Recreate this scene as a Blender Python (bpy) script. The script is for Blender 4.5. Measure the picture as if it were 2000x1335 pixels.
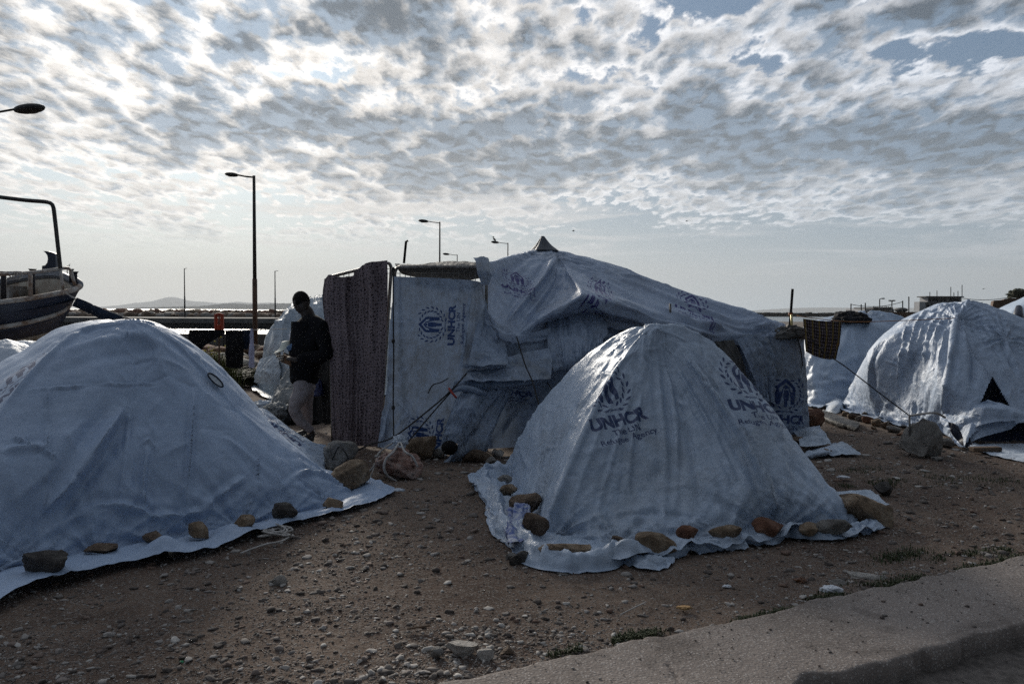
import bpy, bmesh, math, random
import numpy as np
from mathutils import Vector, Matrix

for _o in list(bpy.data.objects):
    bpy.data.objects.remove(_o, do_unlink=True)
SC = bpy.context.scene
COL = SC.collection
RNG = np.random.default_rng(7)
random.seed(7)

# ------------------------------------------------------------ camera
FPX, CX, CY = 1555.0, 1000.0, 667.5          # the photograph is 2000 x 1335
HZ0 = 606.0                                  # horizon row at the middle column
PITCH = math.atan((CY - HZ0) / FPX)
ROLL = math.radians(0.3)
EYE = np.array([0.0, 0.0, 1.55])
cam_data = bpy.data.cameras.new('camera')
cam_data.sensor_width = 36.0
cam_data.lens = FPX / 2000.0 * 36.0
cam_data.clip_start = 0.05
cam_data.clip_end = 60000
cam = bpy.data.objects.new('camera', cam_data)
COL.objects.link(cam)
cam.matrix_world = (Matrix.Translation(Vector(EYE)) @ Matrix.Rotation(math.pi / 2 - PITCH, 4, 'X')
                    @ Matrix.Rotation(ROLL, 4, 'Z'))
SC.camera = cam
_CR = np.array(cam.matrix_world.to_3x3())


def ray(px, py):
    d = _CR @ np.array([(px - CX) / FPX, -(py - CY) / FPX, -1.0])
    return d / np.linalg.norm(d)


def at(px, py, Y):
    """World point seen at photo pixel (px,py) at distance Y along the world y axis."""
    d = ray(px, py)
    return EYE + d * (Y / d[1])


def gr(px, py, z=0.0):
    """World point on the level z under photo pixel (px,py)."""
    d = ray(px, py)
    return EYE + d * ((z - EYE[2]) / d[2])


def proj(P):
    q = (np.asarray(P) - EYE) @ _CR
    return CX + FPX * q[..., 0] / -q[..., 2], CY - FPX * q[..., 1] / -q[..., 2]


# ------------------------------------------------------------ world, sun, exposure
SUN_AZ = math.radians(-22.0)                 # left of the view direction (+Y)
SUN_EL = math.radians(20.0)
SUN_DIR = Vector((math.sin(SUN_AZ) * math.cos(SUN_EL), math.cos(SUN_AZ) * math.cos(SUN_EL), math.sin(SUN_EL)))

world = bpy.data.worlds.new('World')
SC.world = world
world.use_nodes = True


class NT:
    """small node-tree writer"""
    def __init__(s, nt):
        s.nt = nt
        s.n = nt.nodes
        s.l = nt.links

    def node(s, typ, **kw):
        n = s.n.new(typ)
        for k, v in kw.items():
            setattr(n, k, v)
        return n

    def put(s, sock, v):
        if hasattr(v, 'is_output') or isinstance(v, bpy.types.NodeSocket):
            s.l.new(v, sock)
        elif v is not None:
            if isinstance(v, (tuple, list)) and len(v) == 3 and sock.type == 'RGBA':
                v = (*v, 1)
            sock.default_value = v

    def m(s, op, a, b=None, c=None, clamp=False):
        n = s.node('ShaderNodeMath', operation=op, use_clamp=clamp)
        s.put(n.inputs[0], a)
        s.put(n.inputs[1], b)
        s.put(n.inputs[2], c)
        return n.outputs[0]

    def vm(s, op, a, b=None, scale=None):
        n = s.node('ShaderNodeVectorMath', operation=op)
        s.put(n.inputs[0], a)
        s.put(n.inputs[1], b)
        if scale is not None:
            s.put(n.inputs['Scale'], scale)
        return n.outputs['Value'] if op in ('DOT_PRODUCT', 'LENGTH', 'DISTANCE') else n.outputs[0]

    def noise(s, vec, scale, detail=4, rough=0.55, dist=0.0, dims='3D', lac=2.0):
        n = s.node('ShaderNodeTexNoise', noise_dimensions=dims)
        s.put(n.inputs['Vector'], vec)
        s.put(n.inputs['Scale'], scale)
        s.put(n.inputs['Detail'], detail)
        s.put(n.inputs['Roughness'], rough)
        s.put(n.inputs['Lacunarity'], lac)
        s.put(n.inputs['Distortion'], dist)
        return n.outputs['Fac']

    def vor(s, vec, scale, feature='F1', out='Distance', rand=1.0, dims='3D'):
        n = s.node('ShaderNodeTexVoronoi', feature=feature, voronoi_dimensions=dims)
        s.put(n.inputs['Vector'], vec)
        s.put(n.inputs['Scale'], scale)
        s.put(n.inputs['Randomness'], rand)
        return n.outputs[out]

    def ramp(s, fac, stops, interp='LINEAR'):
        n = s.node('ShaderNodeValToRGB')
        cr = n.color_ramp
        cr.interpolation = interp
        while len(cr.elements) < len(stops):
            cr.elements.new(0.5)
        for e, (p, c) in zip(cr.elements, stops):
            e.position = p
            e.color = (*c, 1) if isinstance(c, (tuple, list)) else (c, c, c, 1)
        s.put(n.inputs[0], fac)
        return n.outputs[0]

    def step(s, v, a, b):
        n = s.node('ShaderNodeMapRange', interpolation_type='SMOOTHSTEP')
        s.put(n.inputs[0], v)
        s.put(n.inputs[1], a)
        s.put(n.inputs[2], b)
        return n.outputs[0]

    def mix(s, f, a, b, typ='MIX'):
        n = s.node('ShaderNodeMix', data_type='RGBA', blend_type=typ)
        s.put(n.inputs[0], f)
        s.put(n.inputs[6], a)
        s.put(n.inputs[7], b)
        return n.outputs[2]

    def xyz(s, x, y, z):
        n = s.node('ShaderNodeCombineXYZ')
        s.put(n.inputs[0], x)
        s.put(n.inputs[1], y)
        s.put(n.inputs[2], z)
        return n.outputs[0]

    def sep(s, v):
        n = s.node('ShaderNodeSeparateXYZ')
        s.put(n.inputs[0], v)
        return n.outputs


SKY_BANKS = [(540, 240, 170, 55, 0.07), (880, 272, 110, 38, 0.06), (1650, 300, 330, 42, 0.09), (1900, 230, 150, 40, 0.05),
             (720, 30, 130, 50, 0.07), (480, 90, 60, 40, 0.06), (560, 40, 60, 40, 0.05), (300, 20, 50, 30, 0.04),
             (620, 150, 90, 28, -0.05), (1100, 330, 90, 30, 0.04), (950, 120, 50, 40, -0.02), (1060, 90, 150, 60, 0.03), (1180, 25, 150, 60, 0.05), (860, 60, 60, 40, 0.02), (1480, 130, 60, 60, -0.06),
             (1900, 95, 130, 30, -0.10), (1700, 110, 90, 22, -0.06), (1360, 12, 70, 22, -0.07), (1780, 20, 60, 40, 0.04), (1250, 250, 120, 40, 0.03), (150, 250, 220, 120, -0.035), (1400, 20, 90, 30, -0.05),
             (800, 420, 500, 40, -0.03), (1600, 480, 500, 50, -0.12), (300, 350, 300, 25, -0.04)]


def build_sky():
    w = NT(world.node_tree)
    bg = world.node_tree.nodes['Background']
    tc = w.node('ShaderNodeTexCoord')
    d = w.vm('NORMALIZE', tc.outputs['Generated'])
    x, y, z = w.sep(d)
    sky = w.node('ShaderNodeTexSky', sky_type='NISHITA', sun_disc=False)
    sky.sun_elevation = SUN_EL
    sky.sun_rotation = SUN_AZ
    sky.air_density = 1.0
    sky.dust_density = 2.0
    sky.ozone_density = 2.0
    zz = w.m('ADD', w.m('MAXIMUM', z, 0.0), 0.13)
    # cloud layer: the direction met with a high level sheet
    p = w.xyz(w.m('DIVIDE', x, zz), w.m('DIVIDE', y, zz), 0.0)
    # drift of the rows: slightly slanted, cells wider than deep
    rot = w.node('ShaderNodeMapping')
    rot.inputs['Rotation'].default_value = (0, 0, math.radians(18))
    rot.inputs['Scale'].default_value = (1.3, 0.75, 1)
    rot.inputs['Location'].default_value = (3.1, 7.7, 0)
    w.put(rot.inputs['Vector'], p)
    q = rot.outputs[0]
    sdir = Vector((SUN_DIR.x, SUN_DIR.y, 0)).normalized()
    cosang = w.vm('DOT_PRODUCT', d, tuple(SUN_DIR))
    ang = w.m('ARCCOSINE', w.m('MINIMUM', cosang, 0.99999))          # radians from the sun
    # large patches, puffs, small cells
    big = w.noise(q, 1.25, 3, 0.5, 0.3,'2D')
    wob = w.node('ShaderNodeTexNoise', noise_dimensions='2D')
    w.put(wob.inputs['Vector'], q)
    wob.inputs['Scale'].default_value = 7.5
    wob.inputs['Detail'].default_value = 5
    wob.inputs['Roughness'].default_value = 0.62
    qw = w.vm('ADD', q, w.vm('SCALE', w.vm('SUBTRACT', wob.outputs['Color'], (0.5, 0.5, 0.5)), scale=0.20))

    def puff(v):
        n = w.node('ShaderNodeTexVoronoi', feature='SMOOTH_F1', voronoi_dimensions='2D')
        w.put(n.inputs['Vector'], v)
        n.inputs['Scale'].default_value = 9.5
        n.inputs['Smoothness'].default_value = 0.55
        n.inputs['Detail'].default_value = 0.0
        return w.m('SUBTRACT', 0.95, n.outputs['Distance'])

    mid = puff(qw)
    mid2 = puff(w.vm('ADD', qw, (sdir.x * 0.03, sdir.y * 0.03, 0)))
    med = w.noise(q, 4.6, 5, 0.6, 0.3,'2D')
    fin = w.noise(q, 15.0, 5, 0.65, 0.3,'2D')
    thick = w.m('ADD', w.m('ADD', w.m('MULTIPLY', big, 0.56), w.m('MULTIPLY', mid, 0.30)),
                w.m('ADD', w.m('MULTIPLY', fin, 0.17), w.m('MULTIPLY', med, 0.31)))
    # the banks of this particular sky: azimuth, height, half widths, more or less cloud
    ysafe = w.m('MAXIMUM', y, 0.05)
    uu, vv = w.m('DIVIDE', x, ysafe), w.m('DIVIDE', z, ysafe)
    for bx, by, sx, sy, amp in SKY_BANKS:
        u0, v0 = (bx - 1000) / 1555, (606 - by) / 1555
        e = w.m('ADD', w.m('POWER', w.m('ABSOLUTE', w.m('MULTIPLY', w.m('SUBTRACT', uu, u0), 1555 / sx)), 2.0),
                w.m('POWER', w.m('ABSOLUTE', w.m('MULTIPLY', w.m('SUBTRACT', vv, v0), 1555 / sy)), 2.0))
        thick = w.m('ADD', thick, w.m('MULTIPLY', w.m('POWER', 2.718, w.m('MULTIPLY', e, -1.0)), amp * 2.6))
    low = w.step(z, 0.055, 0.17)
    thick = w.m('ADD', thick, 0.034)
    thick = w.m('ADD', thick, w.m('MULTIPLY', w.m('SUBTRACT', low, 1.0), 0.10))
    cover = w.step(thick, 0.515, 0.635)
    core = w.m('POWER', w.step(thick, 0.58, 0.83), 1.0)
    lit = w.m('ADD', 0.5, w.m('MULTIPLY', w.m('SUBTRACT', mid, mid2), 2.4), clamp=True)
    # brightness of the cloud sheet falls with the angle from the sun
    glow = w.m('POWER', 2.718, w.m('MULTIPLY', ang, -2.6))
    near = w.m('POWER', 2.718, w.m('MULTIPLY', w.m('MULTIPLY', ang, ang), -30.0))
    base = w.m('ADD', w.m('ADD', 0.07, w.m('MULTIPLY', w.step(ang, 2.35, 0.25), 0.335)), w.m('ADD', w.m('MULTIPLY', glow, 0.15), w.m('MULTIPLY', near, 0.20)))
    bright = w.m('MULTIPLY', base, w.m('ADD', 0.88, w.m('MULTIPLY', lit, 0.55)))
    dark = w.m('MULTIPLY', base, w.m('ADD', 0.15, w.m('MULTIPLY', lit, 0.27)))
    warm = w.step(ang, 0.9, 0.1)
    bcol = w.mix(warm, (0.94, 0.98, 1.06), (1.05, 0.99, 0.92))
    dcol = w.mix(warm, (0.58, 0.88, 1.28), (0.74, 0.93, 1.16))
    cb = w.vm('SCALE', bcol, scale=bright)
    cd = w.vm('SCALE', dcol, scale=dark)
    cl = w.mix(core, cb, cd)
    # clear air: the physical sky, tinted down
    STR = 0.08
    clear = w.vm('MULTIPLY', sky.outputs[0], (0.56, 0.74, 1.02))
    clear_s = w.vm('SCALE', w.mix(0.55, clear, (1.45, 2.6, 3.7)), scale=0.60)
    cl = w.vm('SCALE', cl, scale=1.25 / STR)
    fade = w.step(z, 0.055, 0.115)
    m1 = w.mix(w.m('MULTIPLY', cover, fade), clear_s, cl)
    # thin streaks near the horizon
    st = w.xyz(w.m('MULTIPLY', x, 3.0), w.m('MULTIPLY', y, 3.0), w.m('MULTIPLY', z, 46.0))
    stn = w.noise(st, 1.0, 6, 0.62, 0.6)
    stf = w.m('MULTIPLY', w.step(stn, 0.48, 0.66), w.m('MULTIPLY', w.step(z, 0.03, 0.07), w.step(z, 0.20, 0.12)))
    m2 = w.mix(w.m('MULTIPLY', stf, 0.75), m1, w.vm('SCALE', bcol, scale=w.m('MULTIPLY', base, 1.05 / STR)))
    # pale haze band on the horizon
    hz = w.m('POWER', 2.718, w.m('MULTIPLY', w.m('MAXIMUM', z, 0.0), -13.0))
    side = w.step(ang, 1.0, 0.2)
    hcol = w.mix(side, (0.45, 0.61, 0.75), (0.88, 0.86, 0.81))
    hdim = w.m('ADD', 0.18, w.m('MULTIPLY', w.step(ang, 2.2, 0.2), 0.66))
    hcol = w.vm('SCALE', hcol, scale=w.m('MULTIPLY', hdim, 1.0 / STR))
    m3 = w.mix(w.m('MULTIPLY', hz, 0.92), m2, hcol)
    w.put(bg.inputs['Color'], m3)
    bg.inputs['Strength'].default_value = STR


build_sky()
sd = bpy.data.lights.new('sun', 'SUN')
sd.energy = 2.4
sd.angle = math.radians(11)
sd.color = (1.0, 0.93, 0.82)
sun = bpy.data.objects.new('sun', sd)
COL.objects.link(sun)
sun.location = (-20, 60, 40)
sun.rotation_euler = SUN_DIR.to_track_quat('Z', 'Y').to_euler()

SC.view_settings.view_transform = 'Standard'
SC.view_settings.look = 'None'
SC.view_settings.gamma = 1.0
SC.view_settings.exposure = 0.68
SC.view_settings.use_curve_mapping = False
SC.render.engine = 'CYCLES'
SC.cycles.use_denoising = False
SC.cycles.sample_clamp_direct = 8.0
SC.cycles.sample_clamp_indirect = 1.5
SC.cycles.max_bounces = 5
SC.cycles.diffuse_bounces = 3
SC.cycles.glossy_bounces = 2
SC.cycles.transparent_max_bounces = 6

# ------------------------------------------------------------ numpy noise
def _hash(ix, iy, iz, seed):
    h = (ix.astype(np.int64) * 374761393 + iy.astype(np.int64) * 668265263 + iz.astype(np.int64) * 2147483647 + seed * 974634777)
    h = h & 0xffffffff
    h = ((h ^ (h >> 13)) * 1274126177) & 0xffffffff
    h = ((h ^ (h >> 16)) * 2246822519) & 0xffffffff
    return ((h ^ (h >> 15)) & 0xffffff) / float(0xffffff) * 2 - 1


def vnoise(P, seed=0):
    P = np.asarray(P, float)
    i = np.floor(P).astype(np.int64)
    f = P - i
    f = f * f * f * (f * (f * 6 - 15) + 10)
    out = 0
    for dx in (0, 1):
        for dy in (0, 1):
            for dz in (0, 1):
                wgt = ((f[..., 0] if dx else 1 - f[..., 0]) * (f[..., 1] if dy else 1 - f[..., 1])
                       * (f[..., 2] if dz else 1 - f[..., 2]))
                out = out + wgt * _hash(i[..., 0] + dx, i[..., 1] + dy, i[..., 2] + dz, seed)
    return out


def fbm(P, octv=4, seed=0, gain=0.5):
    P = np.asarray(P, float)
    s, a, t = 0, 1.0, 0
    for k in range(octv):
        s = s + a * vnoise(P * 2 ** k + k * 17.3, seed + k)
        t += a
        a *= gain
    return s / t


def ridged(P, octv=3, seed=0, gain=0.5):
    P = np.asarray(P, float)
    s, a, t = 0, 1.0, 0
    for k in range(octv):
        s = s + a * (1 - np.abs(vnoise(P * 2 ** k + k * 11.7, seed + k)) * 2)
        t += a
        a *= gain
    return s / t


# ------------------------------------------------------------ objects
def link(o):
    COL.objects.link(o)
    return o


def tag(o, label=None, cat=None, group=None, kind=None):
    if label:
        o['label'] = label
    if cat:
        o['category'] = cat
    if group:
        o['group'] = group
    if kind:
        o['kind'] = kind
    return o


def empty(name, loc, label, cat, group=None):
    o = link(bpy.data.objects.new(name, None))
    o.location = Vector(loc)
    o.empty_display_size = 0.1
    return tag(o, label, cat, group)


def mesh_obj(name, V, F, mat=None, parent=None, smooth=True, origin=None):
    """V (n,3) in world coordinates; F list of tuples or (m,k) array. ONE mesh object."""
    V = np.asarray(V, float)
    pl = np.zeros(3) if parent is None else np.array(parent.matrix_world.translation if parent.parent is None and parent.type == 'EMPTY' else PARLOC.get(parent.name, (0, 0, 0)))
    if parent is not None and parent.type == 'EMPTY':
        pl = np.array(parent.location)
    if parent is None:
        pl = np.array([V[:, 0].mean(), V[:, 1].mean(), V[:, 2].min()]) if origin is None else np.array(origin)
    me = bpy.data.meshes.new(name)
    if isinstance(F, np.ndarray):
        k = F.shape[1]
        me.vertices.add(len(V))
        me.vertices.foreach_set('co', (V - pl).ravel())
        me.loops.add(F.size)
        me.loops.foreach_set('vertex_index', F.ravel().astype(np.int32))
        me.polygons.add(len(F))
        me.polygons.foreach_set('loop_start', np.arange(0, F.size, k, dtype=np.int32))
        me.update(calc_edges=True)
        me.validate()
    else:
        me.from_pydata([tuple(v) for v in (V - pl)], [], [tuple(int(i) for i in f) for f in F])
        me.update()
    if smooth:
        me.polygons.foreach_set('use_smooth', np.ones(len(me.polygons), dtype=bool))
    o = link(bpy.data.objects.new(name, me))
    if mat:
        me.materials.append(mat)
    if parent is None:
        o.location = Vector(pl)
        PARLOC[o.name] = tuple(pl)
    else:
        o.parent = parent
        PARLOC[o.name] = tuple(pl)
    return o


PARLOC = {}


class MB:
    """collects boxes, tubes, lathes ... in world space, built as ONE mesh"""
    def __init__(s):
        s.V, s.F = [], []

    def add(s, V, F):
        n = len(s.V)
        s.V += [tuple(v) for v in V]
        s.F += [tuple(int(i) + n for i in f) for f in F]
        return s

    def box(s, c, size, rz=0.0, R=None):
        c = np.array(c, float)
        h = np.array(size, float) / 2
        P = np.array([[i, j, k] for i in (-1, 1) for j in (-1, 1) for k in (-1, 1)]) * h
        if R is None:
            R = np.array([[math.cos(rz), -math.sin(rz), 0], [math.sin(rz), math.cos(rz), 0], [0, 0, 1]])
        P = P @ np.array(R).T + c
        return s.add(P, [(0, 1, 3, 2), (4, 6, 7, 5), (0, 4, 5, 1), (2, 3, 7, 6), (0, 2, 6, 4), (1, 5, 7, 3)])

    def tube(s, pts, r, n=8, caps=True):
        pts = np.array(pts, float)
        m = len(pts)
        r = np.full(m, r) if np.isscalar(r) else np.array(r, float)
        t = np.gradient(pts, axis=0)
        t /= np.linalg.norm(t, axis=1)[:, None] + 1e-12
        up = np.array([0, 0, 1.0]) if abs(t[0][2]) < 0.9 else np.array([1.0, 0, 0])
        a = np.cross(t[0], up)
        a /= np.linalg.norm(a)
        V = []
        for i in range(m):
            a = a - t[i] * np.dot(a, t[i])
            a /= np.linalg.norm(a) + 1e-12
            b = np.cross(t[i], a)
            for k in range(n):
                an = 2 * math.pi * k / n
                V.append(pts[i] + r[i] * (math.cos(an) * a + math.sin(an) * b))
        F = []
        for i in range(m - 1):
            for k in range(n):
                F.append((i * n + k, i * n + (k + 1) % n, (i + 1) * n + (k + 1) % n, (i + 1) * n + k))
        if caps:
            F.append(tuple(range(n - 1, -1, -1)))
            F.append(tuple((m - 1) * n + k for k in range(n)))
        return s.add(V, F)

    def ell(s, c, rad, n=10, m=7, R=None):
        V, F = [], []
        for i in range(m + 1):
            th = math.pi * i / m
            for k in range(n):
                ph = 2 * math.pi * k / n
                V.append((math.sin(th) * math.cos(ph) * rad[0], math.sin(th) * math.sin(ph) * rad[1], math.cos(th) * rad[2]))
        for i in range(m):
            for k in range(n):
                F.append((i * n + k, (i + 1) * n + k, (i + 1) * n + (k + 1) % n, i * n + (k + 1) % n))
        V = np.array(V)
        if R is not None:
            V = V @ np.array(R).T
        return s.add(V + np.array(c), F)

    def build(s, name, mat=None, parent=None, smooth=False, **kw):
        return mesh_obj(name, np.array(s.V), s.F, mat, parent, smooth, **kw)


def catmull(pts, n, closed=False):
    """n points at equal arc steps through a Catmull-Rom curve"""
    pts = np.array(pts, float)
    if len(pts) == 2:
        t = np.linspace(0, 1, n)[:, None]
        return pts[0] * (1 - t) + pts[1] * t
    P = np.vstack([2 * pts[0] - pts[1], pts, 2 * pts[-1] - pts[-2]])
    out = []
    for i in range(1, len(P) - 2):
        p0, p1, p2, p3 = P[i - 1], P[i], P[i + 1], P[i + 2]
        t = np.linspace(0, 1, 24, endpoint=False)[:, None]
        out.append(0.5 * ((2 * p1) + (-p0 + p2) * t + (2 * p0 - 5 * p1 + 4 * p2 - p3) * t ** 2 + (-p0 + 3 * p1 - 3 * p2 + p3) * t ** 3))
    D = np.vstack(out + [pts[-1:]])
    L = np.concatenate([[0], np.cumsum(np.linalg.norm(np.diff(D, axis=0), axis=1))])
    s = np.linspace(0, L[-1], n)
    return np.stack([np.interp(s, L, D[:, k]) for k in range(D.shape[1])], 1)


def sag_line(a, b, sag, n=12):
    a, b = np.array(a, float), np.array(b, float)
    t = np.linspace(0, 1, n)[:, None]
    P = a * (1 - t) + b * t
    P[:, 2] -= (4 * sag * t * (1 - t))[:, 0]
    return P


def wpt(p):
    """(px,py) on the ground, (px,py,Y) at a distance, ('g',px,py,z) on level z, or ('w',x,y,z)"""
    if p[0] == 'w':
        return np.array(p[1:], float)
    if p[0] == 'g':
        return gr(p[1], p[2], p[3])
    if len(p) == 2:
        return gr(p[0], p[1])
    return at(*p)


def across(curves, seg, soft, closed):
    """curves (K,nv,3) -> grid with seg steps between neighbours; soft 0 = taut and creased at the ribs, 1 = smooth"""
    C = np.array(curves)
    K = len(C)
    rows = []
    rng = range(K if closed else K - 1)
    for i in rng:
        g = (lambda k: C[k % K]) if closed else (lambda k: C[min(max(k, 0), K - 1)])
        p0, p1, p2, p3 = g(i - 1), g(i), g(i + 1), g(i + 2)
        n = seg[i] if hasattr(seg, '__len__') else seg
        sf = soft[i] if hasattr(soft, '__len__') else soft
        for j in range(n):
            t = j / n
            lin = p1 * (1 - t) + p2 * t
            cr = 0.5 * ((2 * p1) + (-p0 + p2) * t + (2 * p0 - 5 * p1 + 4 * p2 - p3) * t ** 2 + (-p0 + 3 * p1 - 3 * p2 + p3) * t ** 3)
            rows.append(lin * (1 - sf) + cr * sf)
    if not closed:
        rows.append(C[-1])
    return np.array(rows)


def normals(G, closed=False):
    if closed:
        du = np.roll(G, -1, 0) - np.roll(G, 1, 0)
    else:
        du = np.gradient(G, axis=0)
    dv = np.gradient(G, axis=1)
    N = np.cross(du, dv)
    N /= np.linalg.norm(N, axis=-1)[..., None] + 1e-9
    return N


def orient(N, G, centre):
    """make the normals point away from a centre"""
    s = np.sign(((G - np.array(centre)) * N).sum(-1).mean())
    return N * (s if s != 0 else 1)


def hit(G, px, py, front=True):
    """surface point of the grid seen at the photo pixel"""
    x, y = proj(G)
    d = np.hypot(x - px, y - py)
    dist = np.linalg.norm(G - EYE, axis=-1)
    near = d < max(14, d.min() + 3)
    dd = np.where(near, dist + d * 0.03, 1e9)
    k = np.unravel_index(np.argmin(dd), dd.shape)
    P = G[k]
    r = ray(px, py)
    return EYE + r * np.dot(P - EYE, r)


def crease(G, N, pts, width, amp, kind='ridge', taper=True):
    """a fold along a polyline of world points, added along the normals"""
    pts = np.array(pts)
    best = np.full(G.shape[:2], 1e9)
    tt = np.zeros(G.shape[:2])
    side = np.zeros(G.shape[:2])
    m = len(pts) - 1
    for i in range(m):
        a, b = pts[i], pts[i + 1]
        ab = b - a
        L2 = np.dot(ab, ab) + 1e-9
        t = np.clip(((G - a) @ ab) / L2, 0, 1)
        q = a + t[..., None] * ab
        d = np.linalg.norm(G - q, axis=-1)
        c = np.cross(np.broadcast_to(ab, G.shape), N)
        s = np.sign(((G - q) * c).sum(-1))
        up = d < best
        best = np.where(up, d, best)
        tt = np.where(up, (i + t) / m, tt)
        side = np.where(up, s, side)
    x = best / width
    if kind == 'ridge':
        f = np.exp(-x * 1.4) * 1.15 - 0.28 * np.exp(-((x - 1.6) / 0.9) ** 2)
    elif kind == 'round':
        f = np.exp(-x * x)
    elif kind == 'valley':
        f = -np.exp(-x * 1.4)
    elif kind == 'step':                      # one side lies over the other
        f = np.where(side > 0, np.exp(-x * 0.8), -0.35 * np.exp(-x * 1.8))
    if taper:
        f = f * np.clip(np.sin(np.clip(tt, 0.02, 0.98) * math.pi) * 1.8, 0, 1)
    return G + N * (f * amp * 1.5)[..., None]


def crumple(G, N, n, seed, length=(0.12, 0.5), width=(0.012, 0.035), amp=(0.003, 0.010), vert=0.5, region=None):
    """many small random creases lying in the cloth"""
    r = np.random.default_rng(seed)
    U, V = G.shape[:2]
    D = np.zeros((U, V))
    for _ in range(int(n * 1.5)):
        for _t in range(20):
            i, j = r.integers(0, U), r.integers(int(V * 0.04), V)
            if region is None or region(G[i, j]):
                break
        P, nn = G[i, j], N[i, j]
        up = np.array([0, 0, 1.0]) if r.random() < vert else np.array([r.normal(), r.normal(), r.normal() * 0.6])
        d = up - nn * np.dot(up, nn)
        d /= np.linalg.norm(d) + 1e-9
        d2 = np.cross(nn, d)
        an = r.normal() * 0.5
        d = d * math.cos(an) + d2 * math.sin(an)
        L = r.uniform(*length)
        a, b = P - d * L / 2, P + d * L / 2 + np.cross(nn, d) * r.normal() * L * 0.15
        w_, am = r.uniform(*width), r.uniform(*amp) * (1 if r.random() < 0.62 else -1)
        ab = b - a
        t = ((G - a) @ ab) / np.dot(ab, ab)
        tc_ = np.clip(t, 0, 1)
        q = a + tc_[..., None] * ab
        x = np.linalg.norm(G - q, axis=-1) / w_
        x = np.minimum(x, 12)
        D += am * 2.0 * np.exp(-x * 1.3) * np.sin(np.clip(tc_, 0.03, 0.97) * math.pi) ** 0.7
    return G + N * D[..., None]


def fans(G, N, lst, seed=0):
    """tension folds that spread from points where the cloth is held: (point, length, count, height)"""
    D = np.zeros(G.shape[:2])
    for i, (P0, L, fr, am) in enumerate(lst):
        k = np.unravel_index(np.argmin(np.linalg.norm(G - P0, axis=-1)), G.shape[:2])
        n0 = N[k]
        up = np.array([0, 0, 1.0]) - n0 * n0[2]
        up /= np.linalg.norm(up) + 1e-9
        lat = np.cross(n0, up)
        rel = G - P0
        a, b = rel @ up, rel @ lat
        r = np.sqrt(a * a + b * b + (rel @ n0) ** 2)
        th = np.arctan2(b, a)
        q = np.stack([np.cos(th) * fr, np.sin(th) * fr, r * 0.9 + i * 3.1], -1)
        v = 1 - np.abs(vnoise(q, seed + i)) * 2.6
        v2 = 1 - np.abs(vnoise(q * 2.1 + 5, seed + i + 50)) * 2.6
        D += am * (v + 0.4 * v2) * np.exp(-(r / L) ** 1.6) * np.clip(r / 0.10, 0, 1)
    return G + N * D[..., None]


def cloth_noise(G, N, seed, a1=0.012, f1=2.2, a2=0.005, f2=7.0, mask=None):
    d = a1 * fbm(G * f1, 3, seed) + a2 * ridged(G * f2, 3, seed + 5) + a2 * 0.5 * ridged(G * np.array([f2, f2, f2 * 0.35]) * 1.9, 2, seed + 9)
    if mask is not None:
        d = d * mask
    return G + N * d[..., None]


def grid_obj(name, G, mat, parent=None, closed=False, logos=(), cut=None, thick=0.0):
    """G (U,V,3) -> mesh; logos: list of (origin, xvec, yvec, reach) planes -> UV maps for the printed marks"""
    U, V = G.shape[:2]
    idx = np.arange(U * V).reshape(U, V)
    if closed:
        a = idx
        b = np.roll(idx, -1, 0)
        F = np.stack([a[:, :-1], b[:, :-1], b[:, 1:], a[:, 1:]], -1).reshape(-1, 4)
    else:
        F = np.stack([idx[:-1, :-1], idx[1:, :-1], idx[1:, 1:], idx[:-1, 1:]], -1).reshape(-1, 4)
    P = G.reshape(-1, 3)
    if cut is not None:
        c = P[F].mean(1)
        F = F[~cut(c)]
    o = mesh_obj(name, P, F, mat, parent)
    me = o.data
    # cloth coordinates in metres
    uu = np.concatenate([[0], np.cumsum(np.linalg.norm(np.diff(G[:, V // 2], axis=0), axis=1))])
    vv = np.concatenate([[0], np.cumsum(np.linalg.norm(np.diff(G[U // 2], axis=0), axis=1))])
    UV = np.stack(np.meshgrid(uu, vv, indexing='ij'), -1).reshape(-1, 2)
    li = np.empty(len(me.loops), dtype=np.int32)
    me.loops.foreach_get('vertex_index', li)
    lay = me.uv_layers.new(name='cloth')
    lay.data.foreach_set('uv', UV[li].ravel())
    lp = np.empty(len(me.polygons), dtype=np.int32)
    me.polygons.foreach_get('loop_total', lp)
    pid = np.repeat(np.arange(len(lp)), lp)
    for k in range(3):
        lay = me.uv_layers.new(name='print%d' % k)
        if k < len(logos):
            O, X, Y, reach = logos[k][:4]
            ur = logos[k][4] if len(logos[k]) > 4 else None
            A = np.stack([X, Y], 1)
            M = np.linalg.pinv(A)
            rel = P - O
            q = rel @ M.T
            n = np.cross(X, Y)
            n /= np.linalg.norm(n)
            off = np.abs(rel @ n)
            ok = (off < reach)
            if ur is not None:
                ui = np.repeat(np.arange(U), V)
                ok &= (ui >= ur[0]) & (ui <= ur[1])
            okf = np.ones(len(lp), dtype=bool)
            np.logical_and.at(okf, pid, ok[li])
            q = q[li]
            q[~okf[pid]] = (-3, -3)
        else:
            q = np.full((len(li), 2), -3.0)
        lay.data.foreach_set('uv', q.ravel())
    if thick:
        md = o.modifiers.new('thickness', 'SOLIDIFY')
        md.thickness = thick
        md.offset = 0
    return o


def logo_frame(G, c, right, up, reach=0.35, ur=None):
    """print frame: photo pixels of the centre, of a point to the print's right edge and to its top edge"""
    C = hit(G, *c)
    R = hit(G, *right)
    T = hit(G, *up)
    X = (R - C) * 2
    Y = (T - C) * 2
    return (C - X / 2 - Y / 2, X, Y, reach) + ((ur,) if ur else ())


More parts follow.
